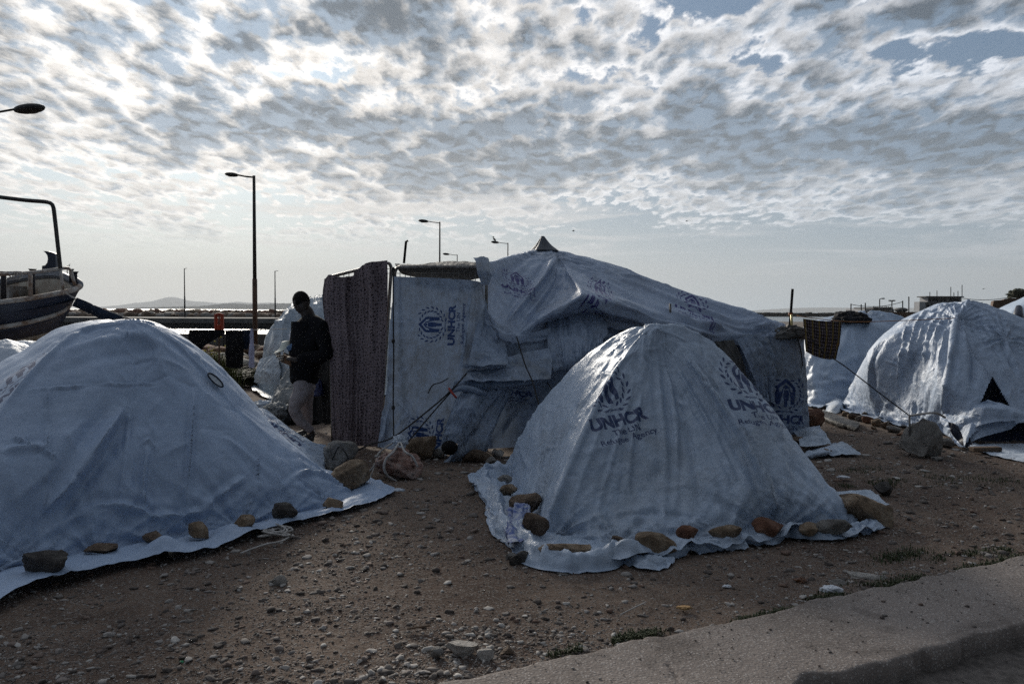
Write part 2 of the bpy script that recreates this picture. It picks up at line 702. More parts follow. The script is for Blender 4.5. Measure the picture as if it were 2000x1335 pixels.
def mark_frame(G, c, right, up, w_, h_, anchor, reach=0.4, ur=None):
    """print frame from the point of the surface where the print's (ax, ay) lies, its real width and height"""
    Gs = G if ur is None else G[ur[0]:ur[1] + 1]
    C, R, T = hit(Gs, *c), hit(Gs, *right), hit(Gs, *up)
    x = (R - C) / np.linalg.norm(R - C)
    y = (T - C) - x * np.dot(T - C, x)
    y /= np.linalg.norm(y)
    X, Y = x * w_, y * h_
    return (C - X * anchor[0] - Y * anchor[1], X, Y, reach) + ((ur,) if ur else ())


def crest_frame(G, c, right, up, half, reach=0.35, ur=None):
    """print frame from the crest's centre, nearby points to its right and above, and the print's half width in metres"""
    Gs = G if ur is None else G[ur[0]:ur[1] + 1]
    C, R, T = hit(Gs, *c), hit(Gs, *right), hit(Gs, *up)
    x = (R - C) / np.linalg.norm(R - C)
    y = (T - C) - x * np.dot(T - C, x)
    y /= np.linalg.norm(y)
    X, Y = x * half * 2, y * half * 2.1
    return (C - X * 0.5 - Y * 0.715, X, Y, reach) + ((ur,) if ur else ())


# ------------------------------------------------------------ the printed mark, rasterised from outlines
def tri_raster(img, tris):
    H, W = img.shape
    for t in tris:
        x0, y0 = np.floor(t.min(0)).astype(int)
        x1, y1 = np.ceil(t.max(0)).astype(int) + 1
        x0, y0, x1, y1 = max(x0, 0), max(y0, 0), min(x1, W), min(y1, H)
        if x0 >= x1 or y0 >= y1:
            continue
        X, Y = np.meshgrid(np.arange(x0, x1) + 0.5, np.arange(y0, y1) + 0.5)
        s = []
        for i in range(3):
            a, b = t[i], t[(i + 1) % 3]
            s.append((b[0] - a[0]) * (Y - a[1]) - (b[1] - a[1]) * (X - a[0]))
        ins = ((s[0] >= 0) & (s[1] >= 0) & (s[2] >= 0)) | ((s[0] <= 0) & (s[1] <= 0) & (s[2] <= 0))
        img[y0:y1, x0:x1] |= ins


def text_tris(body, bold):
    cu = bpy.data.curves.new('t', 'FONT')
    cu.body = body
    cu.offset = bold
    cu.resolution_u = 6
    o = link(bpy.data.objects.new('t', cu))
    dg = bpy.context.evaluated_depsgraph_get()
    me = o.evaluated_get(dg).to_mesh()
    me.calc_loop_triangles()
    v = np.array([p.co[:2] for p in me.vertices])
    t = np.array([l.vertices[:] for l in me.loop_triangles])
    T = v[t]
    o.evaluated_get(dg).to_mesh_clear()
    bpy.data.objects.remove(o, do_unlink=True)
    bpy.data.curves.remove(cu)
    return T


def place_text(img, body, bold, x0, x1, y0, y1):
    """letters scaled so that their box fills x0..x1, y0..y1 (0..1 units of the print)"""
    T = text_tris(body, bold)
    mn, mx = T.reshape(-1, 2).min(0), T.reshape(-1, 2).max(0)
    S = img.shape[0]
    T = (T - mn) / (mx - mn) * np.array([x1 - x0, y1 - y0]) + np.array([x0, y0])
    tri_raster(img, T * S)


def poly_tris(P):
    from mathutils.geometry import tessellate_polygon
    P = np.array(P, float)
    t = tessellate_polygon([[Vector((x, y, 0)) for x, y in P]])
    return P[np.array(t)]


def make_print(S=1024):
    img = np.zeros((S, S), dtype=bool)
    # crest in the upper part, centred at (0.5, 0.70)
    cx, cy = 0.50, 0.715
    k = 0.26
    hand = [(-0.10, 0.98), (-0.62, 0.50), (-0.66, 0.36), (-0.62, -0.62), (-0.36, -0.66), (-0.34, -0.25), (-0.26, 0.10),
            (-0.12, 0.52), (-0.20, 0.55), (-0.34, 0.20), (-0.46, 0.18), (-0.44, 0.42), (0.0, 0.80), (0.0, 1.06)]
    for sx in (1, -1):
        tri_raster(img, (poly_tris([(cx + sx * x * k, cy + y * k) for x, y in hand])) * S)
    body = [(-0.17, 0.30), (0.17, 0.30), (0.24, 0.05), (0.20, -0.38), (0.14, -0.38), (0.13, -0.82), (-0.13, -0.82),
            (-0.14, -0.38), (-0.20, -0.38), (-0.24, 0.05)]
    tri_raster(img, (poly_tris([(cx + x * k * 0.9, cy + y * k) for x, y in body])) * S)
    head = [(0.15 * math.cos(a), 0.49 + 0.16 * math.sin(a)) for a in np.linspace(0, 2 * math.pi, 20)[:-1]]
    tri_raster(img, (poly_tris([(cx + x * k * 0.9, cy + y * k) for x, y in head])) * S)
    # laurel: leaves in pairs along two arcs
    for sx in (1, -1):
        for i in range(9):
            a = math.radians(-78 + i * 17.5)
            rr = 1.03 + 0.02 * i
            px, py = sx * math.cos(a) * rr * 1.12, math.sin(a) * rr * 0.98 - 0.02
            tan = math.atan2(math.cos(a) * 0.98, -sx * math.sin(a) * 1.12)
            for da, off in ((0.50, 0.065), (-0.50, -0.065)):
                L, Wd = 0.235, 0.060
                an = tan + da * sx
                nx, ny = math.cos(tan + math.pi / 2) * off * sx, math.sin(tan + math.pi / 2) * off * sx
                pts = []
                for t in np.linspace(0, 1, 9):
                    pts.append((t, Wd * math.sin(math.pi * t) ** 0.8))
                for t in np.linspace(1, 0, 9)[1:-1]:
                    pts.append((t, -Wd * math.sin(math.pi * t) ** 0.8))
                q = [(px + nx + (x * L * 1.5) * math.cos(an) - y * math.sin(an), py + ny + (x * L * 1.5) * math.sin(an) + y * math.cos(an)) for x, y in pts]
                tri_raster(img, poly_tris([(cx + x * k, cy + y * k) for x, y in q]) * S)
        # crossed stems at the foot
        st = []
        for t in np.linspace(0, 1, 8):
            st.append((sx * (-0.30 + 0.95 * t), -1.22 + 0.10 * math.sin(t * 2.6) + 0.03))
        up = [(x, y + 0.035) for x, y in st]
        tri_raster(img, poly_tris([(cx + x * k, cy + y * k) for x, y in st + up[::-1]]) * S)
    place_text(img, 'UNHCR', 0.055, 0.06, 0.94, 0.215, 0.375)
    place_text(img, 'The UN', 0.022, 0.34, 0.76, 0.115, 0.190)
    place_text(img, 'Refugee Agency', 0.022, 0.10, 0.97, 0.005, 0.098)
    f = img.astype(np.float32)
    for ax in (0, 1):
        f = (np.roll(f, 1, ax) + 2 * f + np.roll(f, -1, ax)) / 4
    px = np.ones((S, S, 4), dtype=np.float32)
    px[..., 0] = px[..., 1] = px[..., 2] = f
    im = bpy.data.images.new('agency_print', S, S, alpha=False, float_buffer=False)
    im.colorspace_settings.name = 'Non-Color'
    im.pixels.foreach_set(px.ravel())
    im.update()
    im.pack()
    return im


# ------------------------------------------------------------ materials
def new_mat(name):
    m = bpy.data.materials.new(name)
    m.use_nodes = True
    nt = NT(m.node_tree)
    b = m.node_tree.nodes['Principled BSDF']
    return m, nt, b


def bump(nt, b, h, strength=0.3, dist=0.01):
    n = nt.node('ShaderNodeBump')
    n.inputs['Strength'].default_value = strength
    n.inputs['Distance'].default_value = dist
    nt.put(n.inputs['Height'], h)
    nt.put(b.inputs['Normal'], n.outputs[0])
    return n


def plain(name, col, rough=0.6, metal=0.0, var=0.25, scale=12.0, bmp=0.15, bdist=0.004, spec=0.5, alt=None):
    m, w, b = new_mat(name)
    tc = w.node('ShaderNodeTexCoord').outputs['Object']
    n = w.noise(tc, scale, 6, 0.6, 0.2)
    f = w.step(n, 0.35, 0.68)
    c2 = alt if alt else tuple(c * (1 - var) for c in col)
    c1 = tuple(min(1, c * (1 + var * 0.5)) for c in col)
    w.put(b.inputs['Base Color'], w.mix(f, c1, c2))
    b.inputs['Roughness'].default_value = rough
    b.inputs['Metallic'].default_value = metal
    b.inputs['Specular IOR Level'].default_value = spec
    bump(w, b, w.noise(tc, scale * 5, 4, 0.6), bmp, bdist)
    return m


PRINT = make_print()


def tarp_mat(name, col=(0.42, 0.46, 0.52), dirt=0.35, logos=0, ink=(0.006, 0.030, 0.125), gloss=0.42, crinkle=0.5,
             back=None, seed=0.0, fold=0.6, trans=0.10, spec=0.55):
    col = (col[0] * 0.86, col[1] * 0.95, col[2] * 1.08)
    m, w, b = new_mat(name)
    tcn = w.node('ShaderNodeTexCoord')
    tc = w.vm('ADD', tcn.outputs['Object'], (seed, seed * 0.7, 0))
    uvn = w.node('ShaderNodeUVMap')
    uvn.uv_map = 'cloth'
    uv = uvn.outputs[0]
    n1 = w.noise(tc, 1.7, 5, 0.6, 0.4)
    n2 = w.noise(tc, 9.0, 6, 0.68, 0.5)
    sp = w.noise(tc, 55.0, 3, 0.6)
    dm = w.m('MULTIPLY', w.step(w.m('ADD', w.m('MULTIPLY', n1, 0.55), w.m('MULTIPLY', n2, 0.45)), 0.44, 0.66), dirt)
    dcol = tuple(c * k for c, k in zip(col, (0.62, 0.56, 0.48)))
    c = w.mix(dm, col, dcol)
    # small scuffs
    c = w.mix(w.m('MULTIPLY', w.step(sp, 0.60, 0.72), 0.18 + dirt * 0.25), c, tuple(x * 0.55 for x in col))
    # faint weave of the reinforced sheet
    sx, sy, _ = w.sep(uv)
    wv = w.m('MULTIPLY', w.m('SINE', w.m('MULTIPLY', sx, 900.0)), w.m('SINE', w.m('MULTIPLY', sy, 900.0)))
    if logos:
        tot = None
        for k in range(logos):
            un = w.node('ShaderNodeUVMap')
            un.uv_map = 'print%d' % k
            ti = w.node('ShaderNodeTexImage', extension='CLIP', interpolation='Cubic')
            ti.image = PRINT
            w.put(ti.inputs[0], un.outputs[0])
            tot = ti.outputs[0] if tot is None else w.mix(1.0, tot, ti.outputs[0], 'LIGHTEN')
        wear = w.m('SUBTRACT', 1.0, w.m('MULTIPLY', w.step(n2, 0.54, 0.72), 0.14))
        c = w.mix(w.m('MULTIPLY', tot, w.m('MULTIPLY', wear, 0.985)), c, ink)
    w.put(b.inputs['Base Color'], c)
    w.put(b.inputs['Roughness'], w.m('ADD', gloss + 0.02, w.m('MULTIPLY', n2, 0.20)))
    b.inputs['Specular IOR Level'].default_value = spec
    # crinkles: facets of film with sharp little ridges
    e1 = w.vor(w.vm('ADD', tc, w.vm('SCALE', w.xyz(n2, n1, n2), scale=0.35)), 6.5, 'DISTANCE_TO_EDGE')
    e2 = w.noise(tc, 26.0, 5, 0.7, 0.6)
    e3 = w.noise(w.vm('MULTIPLY', tc, (1, 1, 0.35)), 7.0, 5, 0.62, 1.2)
    rid = w.m('MINIMUM', e1, 0.10)
    def rn(vec, sc, det, dist):
        n = w.node('ShaderNodeTexNoise', noise_type='RIDGED_MULTIFRACTAL')
        w.put(n.inputs['Vector'], vec)
        n.inputs['Scale'].default_value = sc
        n.inputs['Detail'].default_value = det
        n.inputs['Roughness'].default_value = 0.55
        n.inputs['Lacunarity'].default_value = 2.2
        n.inputs['Offset'].default_value = 0.9
        n.inputs['Gain'].default_value = 1.6
        n.inputs['Distortion'].default_value = dist
        return n.outputs['Fac']

    r1 = rn(w.vm('MULTIPLY', tc, (1, 1, 0.6)), 3.2, 3, 0.8)
    r2 = rn(tc, 11.0, 2, 1.0)
    patch = w.step(n1, 0.42, 0.62)
    h = w.m('ADD', w.m('MULTIPLY', rid, 0.35 * fold), w.m('ADD', w.m('MULTIPLY', e2, 0.07), w.m('MULTIPLY', e3, 0.18)))
    h = w.m('ADD', h, w.m('MULTIPLY', r1, 0.34 * fold))
    h = w.m('ADD', h, w.m('MULTIPLY', w.m('MULTIPLY', r2, 0.07 * fold), patch))
    wrp = w.vm('ADD', tc, w.vm('SCALE', w.xyz(n1, n2, sp), scale=0.12))
    f1 = w.vor(wrp, 8.0)
    f2 = w.vor(w.vm('ADD', wrp, (3.3, 1.7, 0)), 19.0)
    fac = w.m('ADD', w.m('MULTIPLY', f1, 0.20 * fold), w.m('MULTIPLY', f2, 0.09 * fold))
    h = w.m('ADD', h, w.m('MULTIPLY', fac, w.m('ADD', 0.35, patch)))
    h = w.m('ADD', h, w.m('MULTIPLY', wv, 0.0025))
    bn = bump(w, b, h, min(1.0, crinkle * 1.25), 0.065)
    if trans:
        tr = w.node('ShaderNodeBsdfTranslucent')
        w.put(tr.inputs['Color'], c)
        w.put(tr.inputs['Normal'], bn.outputs[0])
        mx = w.node('ShaderNodeMixShader')
        mx.inputs[0].default_value = trans
        w.l.new(b.outputs[0], mx.inputs[1])
        w.l.new(tr.outputs[0], mx.inputs[2])
        w.l.new(mx.outputs[0], m.node_tree.nodes['Material Output'].inputs['Surface'])
    return m

# ------------------------------------------------------------ ground, kerb slab, road, water
EDGE_A, EDGE_B = gr(870, 1335), gr(2000, 1087)          # back edge of the concrete strip
KERB_A, KERB_B = gr(1635, 1322), gr(2000, 1225)         # front edge, where it drops to the road
_d = (EDGE_B - EDGE_A)[:2]
SL = _d / np.linalg.norm(_d)
SN = np.array([-SL[1], SL[0]])                          # points away from the camera side
_w1 = np.dot((KERB_A - EDGE_A)[:2], SN)
_w2 = np.dot((KERB_B - EDGE_A)[:2], SN)
SLAB_W = -(_w1 + _w2) / 2


def slab_dist(xy):
    """signed distance beyond the back edge of the strip (positive = towards the tents)"""
    return (xy - EDGE_A[:2]) @ SN


def ground_h(X, Y):
    P = np.stack([X, Y], -1)
    sd_ = slab_dist(P)
    P3 = np.stack([X, Y, X * 0], -1)
    near = np.clip((16 - Y) / 8, 0, 1)
    h = 0.022 * fbm(P3 * 0.8, 3, 3) + near * (0.010 * fbm(P3 * 3.1, 3, 4) + 0.006 * fbm(P3 * 11.0, 3, 8) + 0.004 * ridged(P3 * 26.0, 2, 2))
    h = h * np.clip(sd_ / 0.25 + 0.35, 0.15, 1)
    h = np.where(sd_ < -0.06, -0.145 + h * 0.3, h - 0.012)
    return h


def terrain(name, xs, ys, mat, hf):
    X, Y = np.meshgrid(xs, ys, indexing='ij')
    G = np.stack([X, Y, hf(X, Y)], -1)
    return G


def m_ground():
    m, w, b = new_mat('earth')
    tc = w.node('ShaderNodeTexCoord').outputs['Object']
    n1 = w.noise(tc, 0.55, 5, 0.6, 0.5)
    n2 = w.noise(tc, 4.0, 6, 0.66, 0.4)
    n3 = w.noise(tc, 60.0, 5, 0.7)
    v1 = w.vor(tc, 42.0)
    v2c = w.vor(tc, 42.0, out='Color')
    c = w.mix(w.step(n1, 0.38, 0.60), (0.080, 0.050, 0.036), (0.150, 0.106, 0.080))
    c = w.mix(w.m('MULTIPLY', w.step(n2, 0.45, 0.70), 0.7), c, (0.060, 0.040, 0.030))
    c = w.mix(w.m('MULTIPLY', w.step(n3, 0.50, 0.66), 0.8), c, (0.24, 0.215, 0.195))
    hue, _, _ = w.sep(v2c)
    peb = w.m('MULTIPLY', w.step(v1, 0.34, 0.22), w.step(hue, 0.40, 0.47))
    c = w.mix(w.m('MULTIPLY', peb, 0.75), c, w.mix(hue, (0.10, 0.09, 0.085), (0.30, 0.27, 0.24)))
    w.put(b.inputs['Base Color'], c)
    b.inputs['Roughness'].default_value = 0.95
    b.inputs['Specular IOR Level'].default_value = 0.25
    h = w.m('ADD', w.m('ADD', w.m('MULTIPLY', n3, 0.5), w.m('MULTIPLY', n2, 1.2)), w.m('MULTIPLY', peb, 0.45))
    bump(w, b, h, 0.9, 0.018)
    return m


MAT_EARTH = m_ground()
# one sheet: fine near the camera, coarse to the harbour edge and far along the shore
xs = np.concatenate([np.linspace(-600, -14, 24), np.linspace(-13, -4.2, 50), np.linspace(-4.1, 5.0, 430), np.linspace(5.1, 14, 60), np.linspace(15, 900, 26)])
ys = np.concatenate([np.linspace(-60, -1, 14), np.linspace(-0.8, 2.4, 14), np.linspace(2.5, 9.5, 330), np.linspace(9.6, 32, 130)])
G = terrain('ground', xs, ys, MAT_EARTH, ground_h)
tag(grid_obj('ground', G, MAT_EARTH), kind='structure')

# harbour edge and mole behind the camp
MAT_CONC_OLD = plain('old_concrete', (0.21, 0.20, 0.19), 0.9, var=0.35, scale=2.5, bmp=0.4, bdist=0.02)


def slab_box(name, x0, x1, y0, y1, z0, z1, mat, kind='structure'):
    o = MB().box(((x0 + x1) / 2, (y0 + y1) / 2, (z0 + z1) / 2), (x1 - x0, y1 - y0, z1 - z0)).build(name, mat)
    return tag(o, kind=kind)


MAT_DIRT_FAR = plain('packed_dirt', (0.12, 0.095, 0.075), 0.95, var=0.35, scale=1.5, bmp=0.3, bdist=0.02)
slab_box('quay', -8.0, 5.0, 32.0, 86.0, -3.0, -0.03, MAT_DIRT_FAR)
slab_box('quay', 24.0, 300.0, 32.0, 130.0, -3.0, -0.05, MAT_DIRT_FAR)

# sea
def m_water():
    m, w, b = new_mat('sea_water')
    tc = w.node('ShaderNodeTexCoord').outputs['Object']
    b.inputs['Base Color'].default_value = (0.03, 0.05, 0.06, 1)
    b.inputs['Roughness'].default_value = 0.16
    b.inputs['IOR'].default_value = 1.333
    h = w.m('ADD', w.noise(w.vm('MULTIPLY', tc, (0.5, 1.0, 1)), 1.4, 4, 0.6, 0.4), w.m('MULTIPLY', w.noise(w.vm('MULTIPLY', tc, (0.4, 1.0, 1)), 0.12, 4, 0.6), 3.0))
    bump(w, b, h, 0.75, 0.35)
    return m


MAT_SEA = m_water()
xs = np.array([-30000, -3000, -600, 0, 600, 3000, 30000.0])
ys = np.array([31.9, 120, 600, 3000, 12000, 40000.0])
X, Y = np.meshgrid(xs, ys, indexing='ij')
tag(grid_obj('sea', np.stack([X, Y, X * 0 - 1.0], -1), MAT_SEA), kind='structure')

# far coast: long low ridges across the water
def ridge(name, px0, px1, dist, hfun, mat, depth, base=-1.0):
    n = 90
    t = np.linspace(0, 1, n)
    rows = []
    for j, f in enumerate((0.0, 0.25, 0.5, 0.75, 1.0)):
        prof = math.sin(math.pi * min(f * 1.0, 1.0)) ** 0.6 if f not in (0.0, 1.0) else 0.0
        P = np.array([at(px0 + (px1 - px0) * s, 600, dist) for s in t])
        P[:, 1] += depth * f
        P[:, 2] = base + prof * np.array([hfun(px0 + (px1 - px0) * s) for s in t]) * (1.0 if f == 0.5 else 0.8)
        rows.append(P)
    return tag(grid_obj(name, np.array(rows), mat), kind='structure')


def m_far(name, col):
    return plain(name, col, 1.0, var=0.15, scale=0.002, bmp=0.0, spec=0.0)


def bumps(x, lst):
    return sum(a * math.exp(-((x - c) / s) ** 2) for c, s, a in lst)


ridge('hills', 120, 760, 14000, lambda x: 1 + 9.0 * (bumps(x, [(300, 45, 12), (360, 110, 9), (250, 80, 6), (470, 90, 9), (600, 90, 10), (200, 60, 3)]) + 1.0 * math.sin(x * 0.09)) * min(1, (x - 120) / 60), m_far('far_hills', (0.10, 0.13, 0.16)), 1500)
ridge('coast', 218, 900, 5600, lambda x: 1 + 3.6 * (bumps(x, [(330, 80, 3), (420, 40, 5), (520, 120, 8), (650, 120, 8)]) + 1.5 + 0.6 * math.sin(x * 0.31)) * min(1, (x - 216) / 30), m_far('far_coast', (0.05, 0.06, 0.065)), 500)
ridge('hills', 1400, 2300, 14000, lambda x: 10 + 9.0 * bumps(x, [(1560, 60, 5), (1640, 60, 6), (1750, 90, 8), (1900, 100, 8)]), m_far('far_hills', (0.10, 0.13, 0.16)), 1500)

# concrete strip with a broken drop to the road
def m_slab():
    m, w, b = new_mat('exposed_concrete')
    tc = w.node('ShaderNodeTexCoord').outputs['Object']
    n1 = w.noise(tc, 1.3, 5, 0.6, 0.3)
    n2 = w.noise(tc, 14.0, 6, 0.7, 0.2)
    v = w.vor(tc, 75.0)
    vc, _, _ = w.sep(w.vor(tc, 75.0, out='Color'))
    c = w.mix(w.step(n1, 0.3, 0.7), (0.25, 0.212, 0.190), (0.165, 0.138, 0.122))
    c = w.mix(w.m('MULTIPLY', w.step(n2, 0.5, 0.75), 0.6), c, (0.17, 0.15, 0.138))
    ag = w.m('MULTIPLY', w.step(v, 0.42, 0.25), w.step(vc, 0.30, 0.36))
    c = w.mix(w.m('MULTIPLY', ag, 0.8), c, w.mix(vc, (0.10, 0.09, 0.08), (0.52, 0.48, 0.45)))
    st_ = w.noise(w.vm('ADD', tc, (7, 3, 0)), 3.1, 6, 0.65, 0.8)
    c = w.mix(w.m('MULTIPLY', w.step(st_, 0.55, 0.66), 0.45), c, (0.09, 0.072, 0.062))
    w.put(b.inputs['Base Color'], c)
    b.inputs['Roughness'].default_value = 0.92
    b.inputs['Specular IOR Level'].default_value = 0.3
    bump(w, b, w.m('ADD', w.m('MULTIPLY', w.noise(tc, 70.0, 5, 0.7), 0.6), w.m('MULTIPLY', v, -0.5)), 0.8, 0.007)
    return m


MAT_SLAB = m_slab()
ns, nw = 700, 90
s = np.linspace(-9, 22, ns)
s = np.concatenate([np.linspace(-30, -1.2, 30), np.linspace(-1.15, 5.5, 620), np.linspace(5.6, 60, 50)])
t = np.linspace(0, 1, nw)
Sg, Tg = np.meshgrid(s, t, indexing='ij')
P2 = np.stack([Sg, Tg * 0, Tg * 0], -1)
back = 0.022 * fbm(P2 * 2.3 + 5, 4, 31) + 0.03 * fbm(P2 * 9 + 3, 3, 37)
frnt = 0.012 * fbm(P2 * 1.9 + 9, 4, 41) + 0.02 * fbm(P2 * 11 + 3, 3, 47)
# a bite out of the kerb near the foot of the picture
bite = gr(1600, 1335)
sb = np.dot((bite - EDGE_A)[:2], SL)
frnt = frnt + 0.075 * np.exp(-((Sg - sb) / 0.10) ** 2) - 0.04 * np.exp(-((Sg - sb + 0.45) / 0.25) ** 2)
wid = SLAB_W
off = -(Tg * (wid - frnt) + (1 - Tg) * back)
XY = EDGE_A[:2] + Sg[..., None] * SL + off[..., None] * SN
P3 = np.stack([XY[..., 0], XY[..., 1], XY[..., 0] * 0], -1)
Z = 0.020 + 0.003 * fbm(P3 * 2.5, 3, 51) + 0.0018 * fbm(P3 * 22, 3, 53)
Z = Z - 0.03 * np.exp(-Tg / 0.012) - 0.008 * np.exp(-(1 - Tg) / 0.012)
# the crack that runs across
cr0, cr1 = gr(1255, 1245, 0.02), gr(1330, 1335, 0.02)
cp = np.array([cr0[:2], (cr0[:2] * 0.6 + cr1[:2] * 0.4) + 0.03 * SL, cr1[:2]])
dmin = np.full(XY.shape[:2], 9.0)
for a_, b_ in zip(cp[:-1], cp[1:]):
    ab = b_ - a_
    tt_ = np.clip(((XY - a_) @ ab) / (ab @ ab), -0.2, 1.2)
    dmin = np.minimum(dmin, np.linalg.norm(XY - a_ - tt_[..., None] * ab, axis=-1))
dmin = dmin + 0.012 * fbm(P3 * 16, 2, 57)
Z = Z - 0.010 * np.exp(-(dmin / 0.006) ** 2)
G = np.stack([XY[..., 0], XY[..., 1], Z], -1)
G = np.concatenate([G[:, :1] - [0, 0, 0.10], G, G[:, -1:] + [[[0, 0, -0.06]]], G[:, -1:] + [[[0, 0, -0.16]]]], 1)
G[:, -2, :2] -= SN * 0.012
G[:, -2, :2] += (0.02 * fbm(P3[:, -1] * 14, 3, 59))[:, None] * SN
G[:, -1, :2] += (0.02 * fbm(P3[:, -1] * 9, 3, 61))[:, None] * SN
tag(grid_obj('pavement', G, MAT_SLAB), kind='structure')

# road below the kerb
rs, rt = np.linspace(-6, 16, 300), np.linspace(0.0, 7, 160)
Sg, Tg = np.meshgrid(rs, rt, indexing='ij')
off = -(wid - 0.05 + Tg)
XY = EDGE_A[:2] + Sg[..., None] * SL + off[..., None] * SN
P3 = np.stack([XY[..., 0], XY[..., 1], XY[..., 0] * 0], -1)
Z = -0.095 + 0.006 * fbm(P3 * 1.5, 3, 71) + 0.004 * fbm(P3 * 18, 3, 73) + 0.02 * np.exp(-Tg / 0.06)
MAT_ROAD = plain('road_dust', (0.14, 0.122, 0.11), 0.95, var=0.4, scale=20, bmp=0.6, bdist=0.008, spec=0.25)
tag(grid_obj('road', np.stack([XY[..., 0], XY[..., 1], Z], -1), MAT_ROAD), kind='structure')

# ------------------------------------------------------------ tents of draped sheeting
def dome(name, label, apex, ribs, skirts, mat, wav=1.0, nv=120, ns=26, seg=20, soft=0.35, seed=1, a1=0.014, a2=0.006, ncr=70,
         logos=(), extra=None, cut=None, lift=0.03, cat='tent', pleat=0.0, arches=(), group=None, fine=None, part='sheet'):
    """ribs: lists of points from the crown to the ground; skirts: outer edge of the apron per rib"""
    A = wpt(apex)
    C = []
    for r in ribs:
        pts = [A] + [wpt(p) for p in r]
        C.append(catmull(pts, nv))
    C = np.array(C)
    soft_l = soft
    G = across(C, seg, soft_l, True)
    U = len(G)
    v = np.linspace(0, 1, nv)[None, :].repeat(U, 0)
    ctr = G.reshape(-1, 3).mean(0)
    ctr[2] = 0.2
    N = orient(normals(G, True), G, ctr)
    top = np.clip(v / 0.10, 0, 1)
    G = cloth_noise(G, N, seed, a1, 2.0, a2, 6.5, mask=top)
    if pleat:
        ang = np.arctan2(G[..., 1] - A[1], G[..., 0] - A[0])
        q = np.stack([np.cos(ang) * 9, np.sin(ang) * 9, v * 0.6], -1)
        G = G + N * (pleat * ridged(q, 3, seed + 40) * np.sin(np.clip(v * 1.15, 0, 1) * math.pi) ** 0.6)[..., None]
    N = orient(normals(G, True), G, ctr)
    if extra:
        G = extra(G, N)
        N = orient(normals(G, True), G, ctr)
    G = crumple(G, N, ncr, seed + 3)
    # hold the foot of the cloth just above the earth
    G[..., 2] = np.maximum(G[..., 2], 0.012)
    if skirts is not None:
        S = np.array([wpt(p) for p in skirts])
        base = C[:, -1]
        outer = across(np.stack([S, S], 1), seg, 0.8, True)[:, 0]
        inner = G[:, -1]
        t = np.linspace(0, 1, ns + 1)[1:]
        K = []
        ph = np.arange(U)
        for tv in t:
            P = inner * (1 - tv) + outer * tv
            zz = 0.016 + (0.4 + 0.6 * wav) * lift * 1.5 * np.maximum(0, 0.35 + ridged(P * 4.0 + tv * 0.6, 3, seed + 21)) * math.sin(min(tv, 0.93) * math.pi) ** 0.7 + 0.010 * (1 + fbm(P * 9, 2, seed + 25)) * tv
            zz = zz + wav * 0.055 * np.maximum(0, ridged(P * 5.5, 2, seed + 27) - 0.15) * (tv ** 1.5)
            P[:, 2] = P[:, 2] * 0.0 + np.maximum(zz, 0.014)
            wob = wav * (0.075 * fbm(P * 4.5, 3, seed + 29) + 0.03 * ridged(P * 9, 2, seed + 31)) * tv
            dirn = outer - inner
            dirn /= np.linalg.norm(dirn, axis=1)[:, None] + 1e-6
            P[:, :2] += dirn[:, :2] * wob[:, None]
            K.append(P)
        K = np.array(K).transpose(1, 0, 2)
        for ap, ar, ah in arches:
            dd = np.linalg.norm(K[..., :2] - wpt(ap)[:2], axis=-1)
            K[..., 2] += ah * np.exp(-(dd / ar) ** 2) * np.clip(t * 1.6, 0, 1)[None]
        G = np.concatenate([G, K], 1)
    base_pt = (A[0], A[1], 0.0)
    root = empty(name, base_pt, label, cat, group)
    fr = [{'crest': crest_frame, 'mark': mark_frame}[l[0]](G, *l[1:]) if isinstance(l[0], str) else logo_frame(G, *l) for l in logos]
    o = grid_obj(part, G, mat, root, closed=True, logos=fr, cut=cut)
    return root, o, G


def px_fold(G, N, lst):
    for pts, wd, am, kd in lst:
        P = [hit(G, *p) for p in pts]
        G = crease(G, N, catmull(P, 8) if len(P) > 2 else P, wd, am, kd)
    return G


# -- tent in front on the right
M_T1 = tarp_mat('tarp_front_tent', (0.46, 0.51, 0.57), dirt=0.42, logos=2, gloss=0.28, crinkle=0.42, seed=1.3, spec=0.8, fold=0.6)


